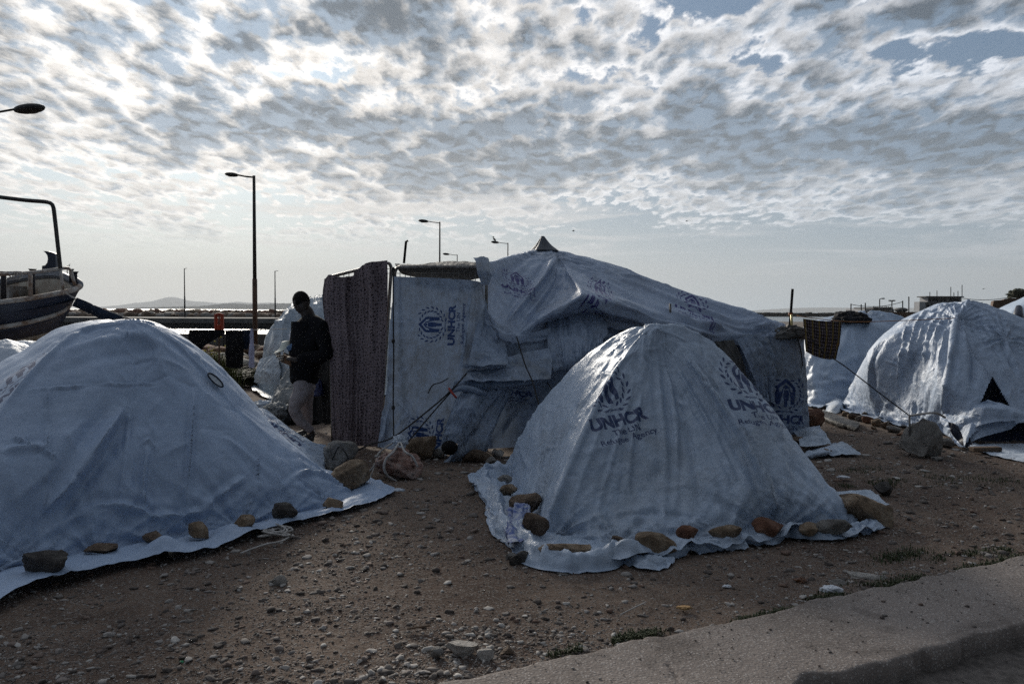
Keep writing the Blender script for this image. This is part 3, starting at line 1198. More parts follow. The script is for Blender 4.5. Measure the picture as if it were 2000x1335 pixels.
def t1_extra(G, N):
    G = fans(G, N, [(gr(x, y), L, fr, am) for x, y, L, fr, am in [(a_, b_, c_, d_, e_ * 0.75) for a_, b_, c_, d_, e_ in [(1068, 1050, .5, 4, .030), (1130, 1068, .4, 3.5, .026), (1208, 1062, .45, 3.5, .028), (1290, 1060, .4, 3, .028), (1345, 1055, .35, 3, .026), (1420, 1052, .45, 3.5, .03), (1510, 1042, .5, 4, .032), (1580, 1038, .4, 3.5, .026), (1650, 1030, .45, 4, .028), (1040, 990, .4, 4, .024), (1000, 930, .4, 4, .024)]]]
             + [(at(1262, 645, 6.4), .6, 3.5, .010)], 400)
    return px_fold(G, N, [
        ([(1244, 667), (1215, 705), (1181, 764), (1151, 823), (1121, 891), (1088, 968), (1064, 1035)], 0.022, 0.022, 'ridge'),
        ([(1318, 668), (1345, 705), (1400, 785), (1455, 870), (1505, 965), (1530, 1030)], 0.04, 0.060, 'ridge'),
        ([(1312, 660), (1365, 735), (1425, 830), (1480, 930), (1500, 1010)], 0.035, -0.030, 'round'),
        ([(1285, 690), (1290, 790), (1300, 900), (1295, 1020)], 0.025, 0.020, 'ridge'),
        ([(1255, 760), (1235, 860), (1220, 980)], 0.025, 0.020, 'ridge'),
        ([(1320, 760), (1350, 870), (1372, 1000)], 0.035, -0.012, 'ridge'),
        ([(1225, 720), (1175, 830), (1130, 950), (1110, 1020)], 0.03, 0.011, 'ridge'),
        ([(1180, 745), (1120, 850), (1075, 940)], 0.025, 0.014, 'ridge'),
        ([(1205, 700), (1120, 810), (1050, 905)], 0.03, 0.010, 'ridge'),
        ([(1400, 700), (1480, 820), (1560, 960)], 0.04, 0.012, 'ridge'),
        ([(1440, 850), (1500, 930), (1580, 990)], 0.03, 0.014, 'ridge'),
        ([(1180, 1010), (1280, 1000), (1360, 1010)], 0.03, -0.016, 'ridge'),
        ([(1292, 665), (1310, 760), (1322, 870), (1318, 1000)], 0.020, 0.024, 'ridge'),
        ([(1330, 670), (1400, 760), (1470, 860), (1560, 1000)], 0.020, 0.024, 'ridge'),
        ([(1300, 680), (1370, 800), (1430, 920), (1460, 1010)], 0.018, 0.022, 'ridge'),
        ([(1360, 680), (1450, 770), (1550, 900), (1620, 1000)], 0.020, 0.012, 'ridge'),
        ([(1240, 740), (1200, 880), (1160, 1020)], 0.020, 0.014, 'ridge'),
        ([(1040, 920), (1060, 880), (1090, 870)], 0.02, 0.012, 'ridge'),
    ])


T1, T1s, GT1 = dome(
    'dome_tent', 'white agency-printed dome tent standing nearest on the right, ringed with stones', (1285, 637, 6.45),
    [
        [(1274, 638, 6.40), (1244, 667, 6.36), (1215, 705, 6.25), (1181, 764, 6.05), (1151, 823, 5.86), (1121, 891, 5.68), (1088, 968, 5.52), (1062, 1042)],
        [(1274, 641, 6.38), (1256, 700, 6.26), (1238, 780, 6.05), (1222, 870, 5.82), (1210, 965, 5.58), (1200, 1066)],
        [(1288, 641, 6.38), (1300, 700, 6.30), (1322, 785, 6.08), (1345, 875, 5.84), (1368, 965, 5.58), (1388, 1052)],
        [(1300, 642, 6.38), (1345, 697, 6.24), (1402, 780, 6.02), (1456, 868, 5.80), (1508, 962, 5.55), (1545, 1038)],
        [(1315, 636, 6.42), (1342, 643, 6.43), (1384, 663, 6.43), (1414, 687, 6.40), (1461, 743, 6.32), (1512, 806, 6.2), (1554, 866, 6.07), (1596, 921, 5.92), (1639, 976, 5.76), (1682, 1028)],
        [('w', 1.55, 6.9, 1.30), ('w', 1.95, 7.2, 0.90), ('w', 2.20, 7.5, 0.40), ('w', 2.30, 7.65, 0.0)],
        [('w', 1.2, 7.0, 1.32), ('w', 1.1, 7.5, 0.9), ('w', 1.1, 7.9, 0.4), ('w', 1.1, 8.05, 0.0)],
        [(1255, 637, 6.5), (1225, 647, 6.6), (1189, 666, 6.75), (1147, 692, 6.9), (1096, 739, 7.08), (1058, 786, 7.22), (1020, 846, 7.4), (986, 914)],
        [(1264, 638, 6.46), (1225, 662, 6.52), (1180, 705, 6.52), (1130, 775, 6.52), (1085, 850, 6.5), (1050, 925, 6.5), (1026, 980)],
    ],
    [(1035, 1092), (1190, 1112), (1395, 1082), (1550, 1056), (1712, 1036), ('w', 2.55, 7.8, 0), ('w', 1.1, 8.3, 0), (935, 925), (960, 1010)],
    M_T1, nv=150, arches=[((1225, 1098), 0.12, 0.08), ((1340, 1085), 0.10, 0.06), ((1000, 1050), 0.15, 0.07), ((1550, 1052), 0.10, 0.06), ((955, 960), 0.15, 0.06), ((1095, 1105), 0.10, 0.05)], seg=[34, 30, 34, 34, 14, 10, 14, 26, 26], soft=[0.05, 0.3, 0.3, 0.35, 0.3, 0.6, 0.6, 0.3, 0.05], seed=11, a1=0.016, a2=0.004,
    ncr=110, pleat=0.006, extra=t1_extra,
    logos=[('mark', (1208, 820), (1256, 808), (1192, 766), 0.54, 0.66, (0.5, 0.295), 0.40, (0, 150)), ('mark', (1480, 793), (1548, 784), (1470, 730), 0.58, 0.64, (0.5, 0.295), 0.40, (0, 150))])

# -- tent in front on the left
M_T2 = tarp_mat('tarp_left_tent', (0.43, 0.50, 0.60), dirt=0.16, logos=1, gloss=0.40, crinkle=0.40, seed=4.1, fold=0.22)


def t2_extra(G, N):
    G = fans(G, N, [(gr(x, y), L, fr, am) for x, y, L, fr, am in [(a_, b_, c_, d_, e_ * 0.65) for a_, b_, c_, d_, e_ in [(688, 960, .5, 4, .026), (640, 988, .4, 3.5, .026), (553, 1010, .5, 3.5, .032), (471, 1032, .45, 3.5, .032), (380, 1046, .5, 3, .034), (295, 1060, .45, 3, .032), (190, 1082, .5, 3.5, .034), (80, 1105, .55, 4, .034), (-40, 1130, .5, 4, .03)]]]
             + [(at(255, 630, 6.2), .9, 3.0, .008)], 430)
    return px_fold(G, N, [
        ([(243, 795), (190, 870), (130, 950), (78, 1008)], 0.055, 0.075, 'ridge'),
        ([(250, 800), (200, 890), (140, 980)], 0.06, -0.030, 'round'),
        ([(215, 630), (162, 646), (94, 698), (10, 792)], 0.025, 0.020, 'ridge'),
        ([(300, 640), (345, 672), (400, 730), (470, 805), (550, 875)], 0.02, 0.014, 'ridge'),
        ([(275, 870), (290, 858), (305, 880)], 0.012, 0.012, 'ridge'),
        ([(262, 700), (250, 820), (238, 930), (226, 1010)], 0.013, 0.018, 'ridge'),
        ([(92, 740), (94, 860), (88, 980), (60, 1080)], 0.013, 0.020, 'ridge'),
        ([(378, 760), (372, 870), (364, 990)], 0.015, 0.028, 'ridge'),
        ([(500, 860), (502, 920), (500, 980)], 0.013, 0.022, 'ridge'),
        ([(30, 765), (150, 755), (270, 750), (380, 748)], 0.011, 0.014, 'ridge'),
        ([(290, 870), (278, 940), (285, 1000)], 0.025, 0.030, 'ridge'),
        ([(100, 700), (200, 665), (310, 650)], 0.05, 0.016, 'round'),
        ([(110, 730), (230, 690), (330, 680)], 0.05, -0.014, 'round'),
        ([(150, 1000), (220, 985), (330, 1008), (440, 990)], 0.03, 0.034, 'ridge'),
        ([(380, 1010), (440, 960), (480, 930)], 0.03, 0.032, 'ridge'),
        ([(540, 960), (600, 920), (660, 940)], 0.025, 0.030, 'ridge'),
        ([(420, 850), (460, 870), (560, 960)], 0.03, 0.010, 'ridge'),
        ([(0, 880), (80, 872), (95, 880)], 0.03, 0.018, 'ridge'),
        ([(20, 850), (90, 880), (115, 900)], 0.013, 0.018, 'ridge'),
        ([(180, 640), (300, 665), (400, 740)], 0.04, 0.010, 'round'),
        ([(230, 1050), (300, 1010), (370, 1030)], 0.035, 0.020, 'ridge'),
        ([(60, 1060), (150, 1010), (240, 1000)], 0.05, 0.022, 'ridge'),
    ])


T2, T2s, GT2 = dome(
    'dome_tent', 'large plain blue-grey dome tent filling the left foreground, with a round vent on its slope', (260, 624, 6.25),
    [
        [(300, 631, 6.28), (345, 662, 6.32), (402, 720, 6.38), (482, 803, 6.45), (565, 868, 6.52), (640, 925, 6.6), (690, 962)],
        [(288, 632, 6.2), (335, 690, 6.12), (415, 785, 6.05), (510, 880, 6.05), (585, 945, 6.1), (642, 990)],
        [(275, 631, 6.18), (308, 700, 6.0), (360, 795, 5.85), (418, 890, 5.72), (468, 965, 5.68), (505, 1022)],
        [(263, 630, 6.18), (280, 700, 5.98), (303, 800, 5.74), (326, 900, 5.52), (348, 985, 5.42), (368, 1046)],
        [(252, 630, 6.18), (245, 700, 5.92), (236, 800, 5.60), (226, 900, 5.32), (216, 1000, 5.15), (206, 1078)],
        [(242, 628, 6.2), (205, 685, 5.85), (158, 785, 5.45), (110, 890, 5.1), (80, 1000, 4.92), (58, 1108)],
        [(225, 627, 6.2), (162, 646, 6.0), (94, 698, 5.66), (5, 798, 5.25), (-85, 945, 4.78), (-150, 1160)],
        [(215, 626, 6.25), (178, 628, 6.32), (109, 644, 6.45), (50, 679, 6.45), (-10, 712, 6.35), (-140, 810, 6.1), (-380, 1010, 5.8), ('w', -5.3, 5.9, 0)],
        [('w', -3.5, 6.7, 1.40), ('w', -4.1, 7.1, 0.95), ('w', -4.5, 7.3, 0.4), ('w', -4.6, 7.4, 0)],
        [('w', -2.95, 6.8, 1.38), ('w', -3.1, 7.5, 0.9), ('w', -3.2, 8.0, 0.4), ('w', -3.25, 8.2, 0)],
        [('w', -2.65, 6.6, 1.25), ('w', -2.35, 7.1, 0.75), ('w', -2.2, 7.4, 0.25), ('w', -2.1, 7.5, 0)],
    ],
    [(768, 958), (700, 996), (530, 1040), (365, 1095), (225, 1115), (52, 1166), (-190, 1235), ('w', -5.6, 5.8, 0), ('w', -4.9, 7.6, 0), ('w', -3.4, 8.4, 0), ('w', -1.9, 7.6, 0)],
    M_T2, nv=150, seg=[30, 30, 30, 30, 30, 30, 26, 16, 10, 10, 16], soft=[0.45, 0.4, 0.4, 0.4, 0.4, 0.35, 0.15, 0.4, 0.6, 0.6, 0.5], seed=23, a1=0.024, a2=0.004,
    ncr=55, extra=t2_extra, lift=0.040, wav=0.30, arches=[((318, 1092), 0.11, 0.10), ((100, 1150), 0.25, 0.04), ((455, 1052), 0.15, 0.05)], logos=[('crest', (36, 722), (52, 708), (30, 706), 0.34, 0.5, (181, 204))])

# -- far right tent with the drooping door
M_T3 = tarp_mat('tarp_right_tent', (0.47, 0.52, 0.59), dirt=0.22, logos=1, gloss=0.36, crinkle=0.5, seed=7.7, fold=0.7)


def in_poly(px, py, poly):
    ins = np.zeros(px.shape, dtype=bool)
    n = len(poly)
    for i in range(n):
        x0, y0 = poly[i]
        x1, y1 = poly[(i + 1) % n]
        c = ((y0 > py) != (y1 > py)) & (px < (x1 - x0) * (py - y0) / ((y1 - y0) + 1e-9) + x0)
        ins ^= c
    return ins


def t3_extra(G, N):
    G = fans(G, N, [(at(1880, 592, 10.9), 1.2, 5, .014), (hit(G, 1866, 624), .9, 5, .024), (gr(1716, 818), .5, 4, .03), (gr(1786, 838), .6, 4, .035), (hit(G, 1962, 662), .4, 4, .03), (gr(1660, 800), .5, 4, .03)], 460)
    lst = []
    for i, x in enumerate((1765, 1782, 1797, 1812, 1828, 1845)):
        lst.append(([(x + 22, 606), (x + 6, 640), (x - 6, 690), (x - 12, 760)], 0.028, 0.030, 'ridge'))
    lst += [([(1884, 592), (1866, 625), (1858, 690), (1846, 765), (1842, 838)], 0.04, 0.040, 'ridge'),
            ([(1866, 624), (1895, 680), (1925, 735), (1975, 790)], 0.05, 0.050, 'step'),
            ([(1900, 600), (1930, 660), (1950, 700)], 0.03, 0.015, 'ridge'),
            ([(1930, 620), (1960, 680), (1990, 740)], 0.04, -0.02, 'ridge'),
            ([(1890, 640), (1905, 700), (1900, 760)], 0.04, -0.035, 'round'),
            ([(1742, 640), (1712, 680), (1702, 740), (1720, 800)], 0.05, -0.05, 'round'),
            ([(1725, 702), (1760, 716), (1775, 722)], 0.02, 0.012, 'ridge'),
            ([(1846, 846), (1900, 815), (1922, 790)], 0.035, 0.035, 'ridge'),
            ([(1695, 725), (1740, 810), (1775, 825)], 0.03, 0.02, 'ridge')]
    return px_fold(G, N, lst)


DOOR = [(1938, 734), (1958, 768), (1990, 822), (1900, 815), (1920, 775)]


def t3_cut(c):
    x, y = proj(c)
    near = c[:, 1] < 10.6
    return near & (in_poly(x, y, DOOR) | in_poly(x, y, [(1892, 856), (1905, 842), (1935, 832), (2010, 824), (2200, 824), (2200, 900), (1890, 900), (1884, 872)]))


T3, T3s, GT3 = dome(
    'dome_tent', 'big wrinkled dome tent on the right edge with a drooping door flap and navy floor', (1882, 589, 11.0),
    [
        [(1878, 592, 10.9), (1866, 622, 10.6), (1857, 690, 10.1), (1846, 765, 9.8), (1842, 846)],
        [(1895, 592, 10.9), (1905, 640, 10.5), (1915, 710, 10.0), (1905, 800, 9.5), (1884, 872)],
        [(1915, 595, 10.9), (1950, 640, 10.5), (1985, 720, 10.0), (2010, 800, 9.6), (2040, 868)],
        [(1925, 596, 11.0), (1980, 615, 10.9), (2080, 665, 10.7), (2170, 760, 10.4), (2220, 840)],
        [('w', 7.2, 11.8, 1.3), ('w', 8.0, 12.4, 0.7), ('w', 8.3, 12.7, 0.0)],
        [('w', 6.4, 12.3, 1.3), ('w', 6.4, 13.1, 0.7), ('w', 6.5, 13.4, 0.0)],
        [(1868, 590, 11.2), (1825, 597, 11.5), (1765, 624, 11.9), (1712, 668, 12.2), (1672, 730, 12.5), (1646, 797)],
        [(1866, 591, 11.1), (1818, 602, 11.2), (1758, 640, 11.3), (1704, 690, 11.4), (1696, 755, 11.5), (1718, 818)],
        [(1870, 592, 11.0), (1838, 610, 10.9), (1800, 670, 10.8), (1782, 750, 10.8), (1786, 838)],
    ],
    [(1846, 850), (1886, 878), (2045, 872), (2230, 842), ('w', 8.5, 12.9, 0), ('w', 6.5, 13.6, 0), (1640, 801), (1712, 822), (1784, 842)],
    M_T3, nv=170, ns=5, seg=[34, 40, 34, 12, 8, 8, 16, 22, 22], soft=[0.3, 0.4, 0.4, 0.5, 0.6, 0.6, 0.2, 0.2, 0.4], seed=37, a1=0.016, a2=0.004,
    ncr=60, extra=t3_extra, lift=0.0, cut=t3_cut, logos=[('crest', (1693, 745), (1700, 760), (1700, 728), 0.30, 0.3, (166, 194))])
M_NAVY = plain('navy_nylon', (0.012, 0.016, 0.035), 0.45, var=0.3, scale=6, bmp=0.3, bdist=0.02)
# the inner tent seen through the openings, and its tub floor
inner = []
for k in range(9):
    a = 2 * math.pi * k / 9
    cx_, cy_ = 6.6, 11.4
    rx = 0.75
    inner.append(catmull([('w', 0, 0, 0)[1:] if 0 else (cx_, cy_, 1.35), (cx_ + 0.55 * rx * math.cos(a), cy_ + 0.7 * math.sin(a), 1.15),
                          (cx_ + 0.95 * rx * math.cos(a), cy_ + 1.1 * math.sin(a), 0.6), (cx_ + 1.2 * rx * math.cos(a), cy_ + 1.35 * math.sin(a), 0.02)], 20))
grid_obj('inner_tent', across(inner, 5, 1.0, True), M_NAVY, T3, closed=True)
fl = [[(1852, 826, 10.0), (1850, 838, 9.95), (1852, 848)], [(1868, 830, 9.7), (1868, 850, 9.6), (1870, 864)], [(1884, 862, 9.3), (1884, 870, 9.25), (1884, 874)]]
G = across([catmull([wpt(p) for p in r], 14) for r in fl], 10, 0.4, False)
grid_obj('tub_floor', G - [0, 0.16, 0], M_NAVY, T3)


def sheet(name, rows, mat, n=60, m=60, soft=0.8, seed=1, a1=0.012, a2=0.005, ncr=40, folds=(), parent=None, logos=(), plt=None,
          label=None, cat=None, group=None, fold_along=0.0, wave=0.0, centre=None, thick=0.0, gather=None, cut=None):
    """a hung cloth: rows of photo points from top to bottom"""
    R = [catmull([wpt(p) for p in r], n) for r in rows]
    R = np.array(R)                                   # (rows, n, 3)
    G = np.stack([catmull(R[:, i], m) for i in range(n)], 0)   # (n across, m down, 3)
    N = normals(G)
    N = N * np.sign(((EYE - G) * N).sum(-1).mean())
    if wave:
        u = np.linspace(0, 1, n)[:, None]
        v = np.linspace(0, 1, m)[None, :]
        f, ph = (fold_along or 9.0), seed
        q = np.stack([u * f + 0 * v, v * 0.9 + 0 * u + ph, 0 * u * v], -1)
        G = G + N * (wave * (ridged(q, 3, seed + 2) + 0.3))[..., None]
    G = cloth_noise(G, N, seed, a1, 2.4, a2, 8.0)
    N2 = normals(G)
    N2 = N2 * np.sign(((EYE - G) * N2).sum(-1).mean())
    if folds:
        G = px_fold(G, N2, folds)
    if ncr:
        G = crumple(G, N2, ncr, seed + 3, length=(0.08, 0.35))
    fr = [{'crest': crest_frame, 'mark': mark_frame}[l[0]](G, *l[1:]) if isinstance(l[0], str) else logo_frame(G, *l) for l in logos]
    o = grid_obj(name, G, mat, parent, logos=fr, thick=thick, cut=cut)
    if label:
        tag(o, label, cat, group)
    return o


# fold-over flap lying at the door and the pale ground sheet to its right
sheet('door_flap', [[(1834, 812, 9.9), (1880, 800, 9.7), (1922, 783, 9.5), (1930, 788, 9.5)],
                    [(1842, 830, 9.7), (1885, 815, 9.5), (1935, 795, 9.3), (2010, 806, 9.3)],
                    [(1874, 842, 9.5), (1910, 832, 9.3), (1965, 822, 9.2), (2060, 826, 9.2)]], M_T3, 70, 30, parent=T3, seed=5, a1=0.02, a2=0.012, ncr=30)
sheet('inner_sheet', [[(1872, 846, 9.45), (1900, 830, 9.4), (1960, 806, 9.4), (1968, 812, 9.4)],
                     [(1878, 858, 9.35), (1905, 848, 9.3), (1940, 832, 9.3), (1985, 826, 9.3)],
                     [(1884, 872, 9.25), (1895, 864, 9.25), (1920, 852, 9.25), (1975, 838, 9.25)]], M_T3, 40, 24, parent=T3, seed=8, ncr=10)
M_PALE = tarp_mat('pale_sheet', (0.62, 0.63, 0.64), dirt=0.45, gloss=0.45, crinkle=0.5, seed=9.0)
sheet('ground_sheet', [[(1897, 868), (1950, 867), (2060, 867)], [(1895, 873), (1955, 880), (2060, 888)], [(1893, 876), (1950, 892), (2060, 912)]],
      M_PALE, 60, 30, seed=14, a1=0.012, a2=0.012, ncr=30, label='pale creased ground sheet before the door of the tent at the right edge', cat='sheet')

sheet('inside_shade', [[(1880, 800, 10.0), (1960, 795, 10.0), (2120, 795, 10.0)], [(1880, 835, 9.9), (1960, 835, 9.9), (2120, 835, 9.9)], [(1888, 868, 9.6), (1960, 864, 9.7), (2120, 862, 9.7)]], M_NAVY, 20, 12, parent=T3, seed=4, ncr=0)  # dark sheet added for the shade behind the door opening
sheet('tub_panel', [[(1850, 823, 9.35), (1862, 826, 9.3), (1872, 832, 9.25)], [(1858, 846, 9.3), (1870, 850, 9.22), (1879, 855, 9.15)], [(1868, 862, 9.25), (1876, 868, 9.15), (1883, 873, 9.1)]], M_NAVY, 20, 16, parent=T3, seed=6, ncr=4)
# -- tent behind it, with a dark blanket heaped on its crown
M_T4 = tarp_mat('tarp_far_tent', (0.50, 0.55, 0.61), dirt=0.15, gloss=0.34, crinkle=0.45, seed=12.0, fold=0.3)


def t4_extra(G, N):
    G = fans(G, N, [(at(1690, 614, 14.6), 1.4, 5, .04), (gr(1600, 785), .8, 4, .05), (gr(1650, 785), .7, 4, .04)], 480)
    return px_fold(G, N, [
        ([(1603, 775), (1618, 730), (1640, 690), (1655, 650)], 0.05, 0.05, 'ridge'),
        ([(1668, 640), (1672, 700), (1674, 760)], 0.05, 0.03, 'ridge'),
        ([(1640, 640), (1625, 690), (1600, 720)], 0.04, 0.03, 'ridge'),
        ([(1600, 720), (1650, 705), (1690, 690)], 0.05, 0.03, 'round'),
        ([(1600, 755), (1640, 742), (1680, 750)], 0.06, 0.05, 'ridge'),
        ([(1720, 630), (1700, 680), (1690, 720)], 0.05, 0.03, 'ridge')])


T4, T4s, GT4 = dome(
    'dome_tent', 'pale dome tent behind the hanging patterned blanket, dark blanket heaped on its crown', (1695, 612, 14.6),
    [
        [(1680, 613, 14.4), (1658, 640, 13.9), (1650, 700, 13.5), (1645, 790)],
        [(1700, 614, 14.4), (1712, 650, 14.0), (1725, 720, 13.6), (1730, 790)],
        [(1715, 613, 14.6), (1760, 622, 14.4), (1800, 650, 14.2), (1840, 700, 14.0), (1860, 785)],
        [('w', 7.7, 15.4, 1.2), ('w', 8.2, 16.0, 0.5), ('w', 8.3, 16.2, 0)],
        [('w', 6.4, 15.5, 1.3), ('w', 6.2, 16.2, 0.6), ('w', 6.1, 16.5, 0)],
        [(1680, 612, 14.8), (1640, 617, 15.0), (1598, 628, 15.0), (1566, 648, 14.8), (1562, 710, 14.2), (1574, 787)],
        [(1684, 613, 14.6), (1640, 622, 14.4), (1605, 650, 14.0), (1588, 720, 13.6), (1600, 792)],
    ],
    [(1640, 795), (1735, 795), (1870, 790), ('w', 8.4, 16.4, 0), ('w', 6.1, 16.6, 0), (1568, 790), (1598, 800)],
    M_T4, nv=70, ns=5, seg=[16, 14, 12, 8, 8, 12, 14], soft=[0.3, 0.3, 0.5, 0.6, 0.6, 0.3, 0.3], seed=51, a1=0.03, a2=0.01, ncr=50, extra=t4_extra, lift=0.01)
M_DARKCLOTH = plain('dark_wool', (0.020, 0.020, 0.023), 0.85, var=0.4, scale=10, bmp=0.4, bdist=0.02, spec=0.2)


def heap(name, c, rad, mat, seed, label, cat, amp=0.35, n=60, flat=0.0, group=None):
    """a crumpled heap of cloth"""
    th = np.linspace(0.02, math.pi * 0.62, n // 2)
    ph = np.linspace(0, 2 * math.pi, n, endpoint=False)
    PH, TH = np.meshgrid(ph, th, indexing='ij')
    D = np.stack([np.sin(TH) * np.cos(PH), np.sin(TH) * np.sin(PH), np.cos(TH)], -1)
    r = 1 + amp * ridged(D * 2.3 + seed, 3, seed) + amp * 0.5 * fbm(D * 1.2 + seed, 2, seed + 3)
    P = D * r[..., None] * np.array(rad) + np.array(c)
    P[..., 2] = np.maximum(P[..., 2], c[2] - rad[2] * 0.5)
    return tag(grid_obj(name, P, mat, closed=True), label, cat, group)


c = at(1660, 618, 14.2)
heap('folded_blanket', c - [0, 0, 0.06], (0.27, 0.28, 0.14), M_DARKCLOTH, 5, 'dark crumpled blanket heaped on top of the pale tent', 'blanket')

# -- sliver of one more tent at the right border
M_T5 = tarp_mat('tarp_edge_tent', (0.5, 0.55, 0.6), dirt=0.2, gloss=0.4, crinkle=0.4, seed=15.0)
T5, _, _ = dome('dome_tent', 'sliver of a pale tent with dark doorway at the right border, below the brown wall', (2040, 560, 17.0),
     [[(1995, 592, 16.2), (1972, 615, 15.8), (1940, 680, 15.4), (1930, 745)], [(2030, 590, 16), (2030, 650, 15.5), (2030, 750)],
      [(2080, 590, 16.5), (2140, 650, 16), (2160, 750)], [('w', 12.5, 18.5, 1.2), ('w', 13.0, 19.0, 0)], [('w', 10.6, 18.5, 1.2), ('w', 10.3, 19.0, 0)]],
     None, M_T5, nv=40, seg=8, soft=0.5, seed=61, ncr=10)
MB().tube([at(1990, 600, 15.3), at(1988, 620, 15.1), at(1992, 660, 14.9)], [0.06, 0.10, 0.05], 8).build('doorway', M_NAVY, T5, True)

# -- tent behind the man
M_T6 = tarp_mat('tarp_grey_tent', (0.50, 0.53, 0.54), dirt=0.35, gloss=0.34, crinkle=0.6, seed=18.0)


def t6_extra(G, N):
    G = fans(G, N, [(at(615, 587, 15.2), 1.5, 6, .06), (gr(520, 752), .8, 4, .05)], 490)
    return px_fold(G, N, [([(x + 14, 600), (x, 630), (x - 10, 670)], 0.06, 0.06, 'ridge') for x in (545, 562, 580)]
                   + [([(512, 720), (545, 700), (570, 730)], 0.06, 0.04, 'ridge')])


T6, T6s, GT6 = dome(
    'dome_tent', 'grey-white covered tent behind the standing man, beside the spotted curtain', (622, 584, 15.4),
    [
        [(600, 588, 15.0), (572, 602, 14.7), (545, 660, 14.2), (555, 735, 13.8), (560, 782)],
        [(618, 586, 14.8), (610, 620, 14.2), (608, 700, 13.6), (615, 790)],
        [(640, 586, 15.0), (665, 620, 14.6), (690, 700, 14.2), (700, 785)],
        [('w', -2.4, 16.2, 1.3), ('w', -2.2, 16.8, 0.6), ('w', -2.2, 17.0, 0)],
        [('w', -3.6, 16.4, 1.3), ('w', -3.9, 17.0, 0.6), ('w', -4.0, 17.2, 0)],
        [(604, 586, 15.5), (578, 598, 15.4), (550, 622, 15.2), (523, 662, 15.2), (512, 712, 15.2), (500, 752)],
    ],
    [(545, 790), (612, 796), (705, 792), ('w', -2.2, 17.2, 0), ('w', -4.1, 17.4, 0), (494, 756)],
    M_T6, nv=70, ns=4, seg=[14, 14, 12, 8, 8, 14], soft=0.4, seed=71, a1=0.03, a2=0.012, ncr=60, extra=t6_extra, lift=0.01)

# -- low white covered heap at the left edge, in front of the boat
M_T7 = tarp_mat('tarp_white_heap', (0.60, 0.62, 0.64), dirt=0.2, gloss=0.4, crinkle=0.5, seed=21.0)
T7, _, _ = dome('low_tent', 'low white sheeted shelter at the left edge in front of the boat', (0, 668, 9.6),
     [[(-30, 672, 9.4), (-60, 690, 9.2), (-90, 760, 9.0), (-100, 855)], [(10, 670, 9.4), (20, 690, 9.1), (30, 760, 8.9), (40, 860)],
      [(30, 669, 9.6), (75, 680, 9.5), (112, 700, 9.4), (150, 760, 9.3), (170, 845)], [('w', -5.0, 10.3, 1.0), ('w', -5.0, 10.9, 0.4), ('w', -5.0, 11, 0)],
      [('w', -6.6, 10.3, 1.0), ('w', -7.0, 10.9, 0.4), ('w', -7.0, 11, 0)]],
     None, M_T7, nv=60, seg=14, soft=0.8, seed=81, a1=0.03, a2=0.014, ncr=40)

# -- turned-over printed sheet behind the left tent
M_FLAP = tarp_mat('tarp_flap', (0.46, 0.51, 0.57), dirt=0.3, logos=1, gloss=0.4, crinkle=0.6, seed=25.0)
sheet('folded_tarp', [[(486, 796, 7.9), (520, 800, 8.0), (565, 835, 8.0), (610, 862, 8.0), (636, 868, 8.1)],
                      [(470, 815, 7.6), (520, 850, 7.4), (570, 885, 7.3), (615, 910, 7.4), (638, 890, 7.9)],
                      [(470, 880, 7.0), (530, 920, 6.9), (590, 950, 6.9), (640, 935, 7.2), (632, 918, 7.6)]],
      M_FLAP, 80, 50, seed=33, a1=0.014, a2=0.005, ncr=20, logos=[('mark', (545, 836), (518, 818), (535, 856), 0.62, 0.60, (0.5, 0.295), 0.7)],
      label='turned-over tarpaulin with upside-down lettering, tucked behind the left tent', cat='tarpaulin')

# ------------------------------------------------------------ the big shelter: peaked roof sheet, walls, flaps
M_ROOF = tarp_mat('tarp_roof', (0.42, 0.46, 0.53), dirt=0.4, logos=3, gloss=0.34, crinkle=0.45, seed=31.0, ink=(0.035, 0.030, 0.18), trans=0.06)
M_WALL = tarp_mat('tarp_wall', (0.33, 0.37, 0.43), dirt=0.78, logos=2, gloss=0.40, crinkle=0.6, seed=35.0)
M_WALL_SHADED = tarp_mat('tarp_wall_shaded', (0.26, 0.30, 0.36), dirt=0.55, logos=1, gloss=0.42, crinkle=0.6, seed=38.0)  # darker wall tarp with dirt; shade between the layers put into its colour
M_GREYW = tarp_mat('tarp_brown_grey', (0.115, 0.10, 0.085), dirt=0.6, gloss=0.5, crinkle=0.6, seed=42.0)
M_STEEL = plain('galvanised_pipe', (0.20, 0.19, 0.18), 0.45, 0.8, var=0.5, scale=14, bmp=0.1)
M_ROPE_DARK = plain('dark_rope', (0.018, 0.016, 0.016), 0.85, var=0.3, scale=40)
M_ROPE_PALE = plain('pale_rope', (0.42, 0.40, 0.38), 0.85, var=0.35, scale=40, bmp=0.4)
M_BLACK = plain('matt_black', (0.008, 0.008, 0.009), 0.9, var=0.3, scale=6, spec=0.2)  # plain black, shared by posts, bags and the painted-in dark insides
M_WOOD = plain('weathered_wood', (0.13, 0.085, 0.055), 0.8, var=0.5, scale=9, bmp=0.4)

SHELTER = empty('shelter', at(1200, 700, 10.4) * [1, 1, 0], 'wide peaked shelter of patched tarpaulins in the middle, held by poles and ropes', 'shelter')

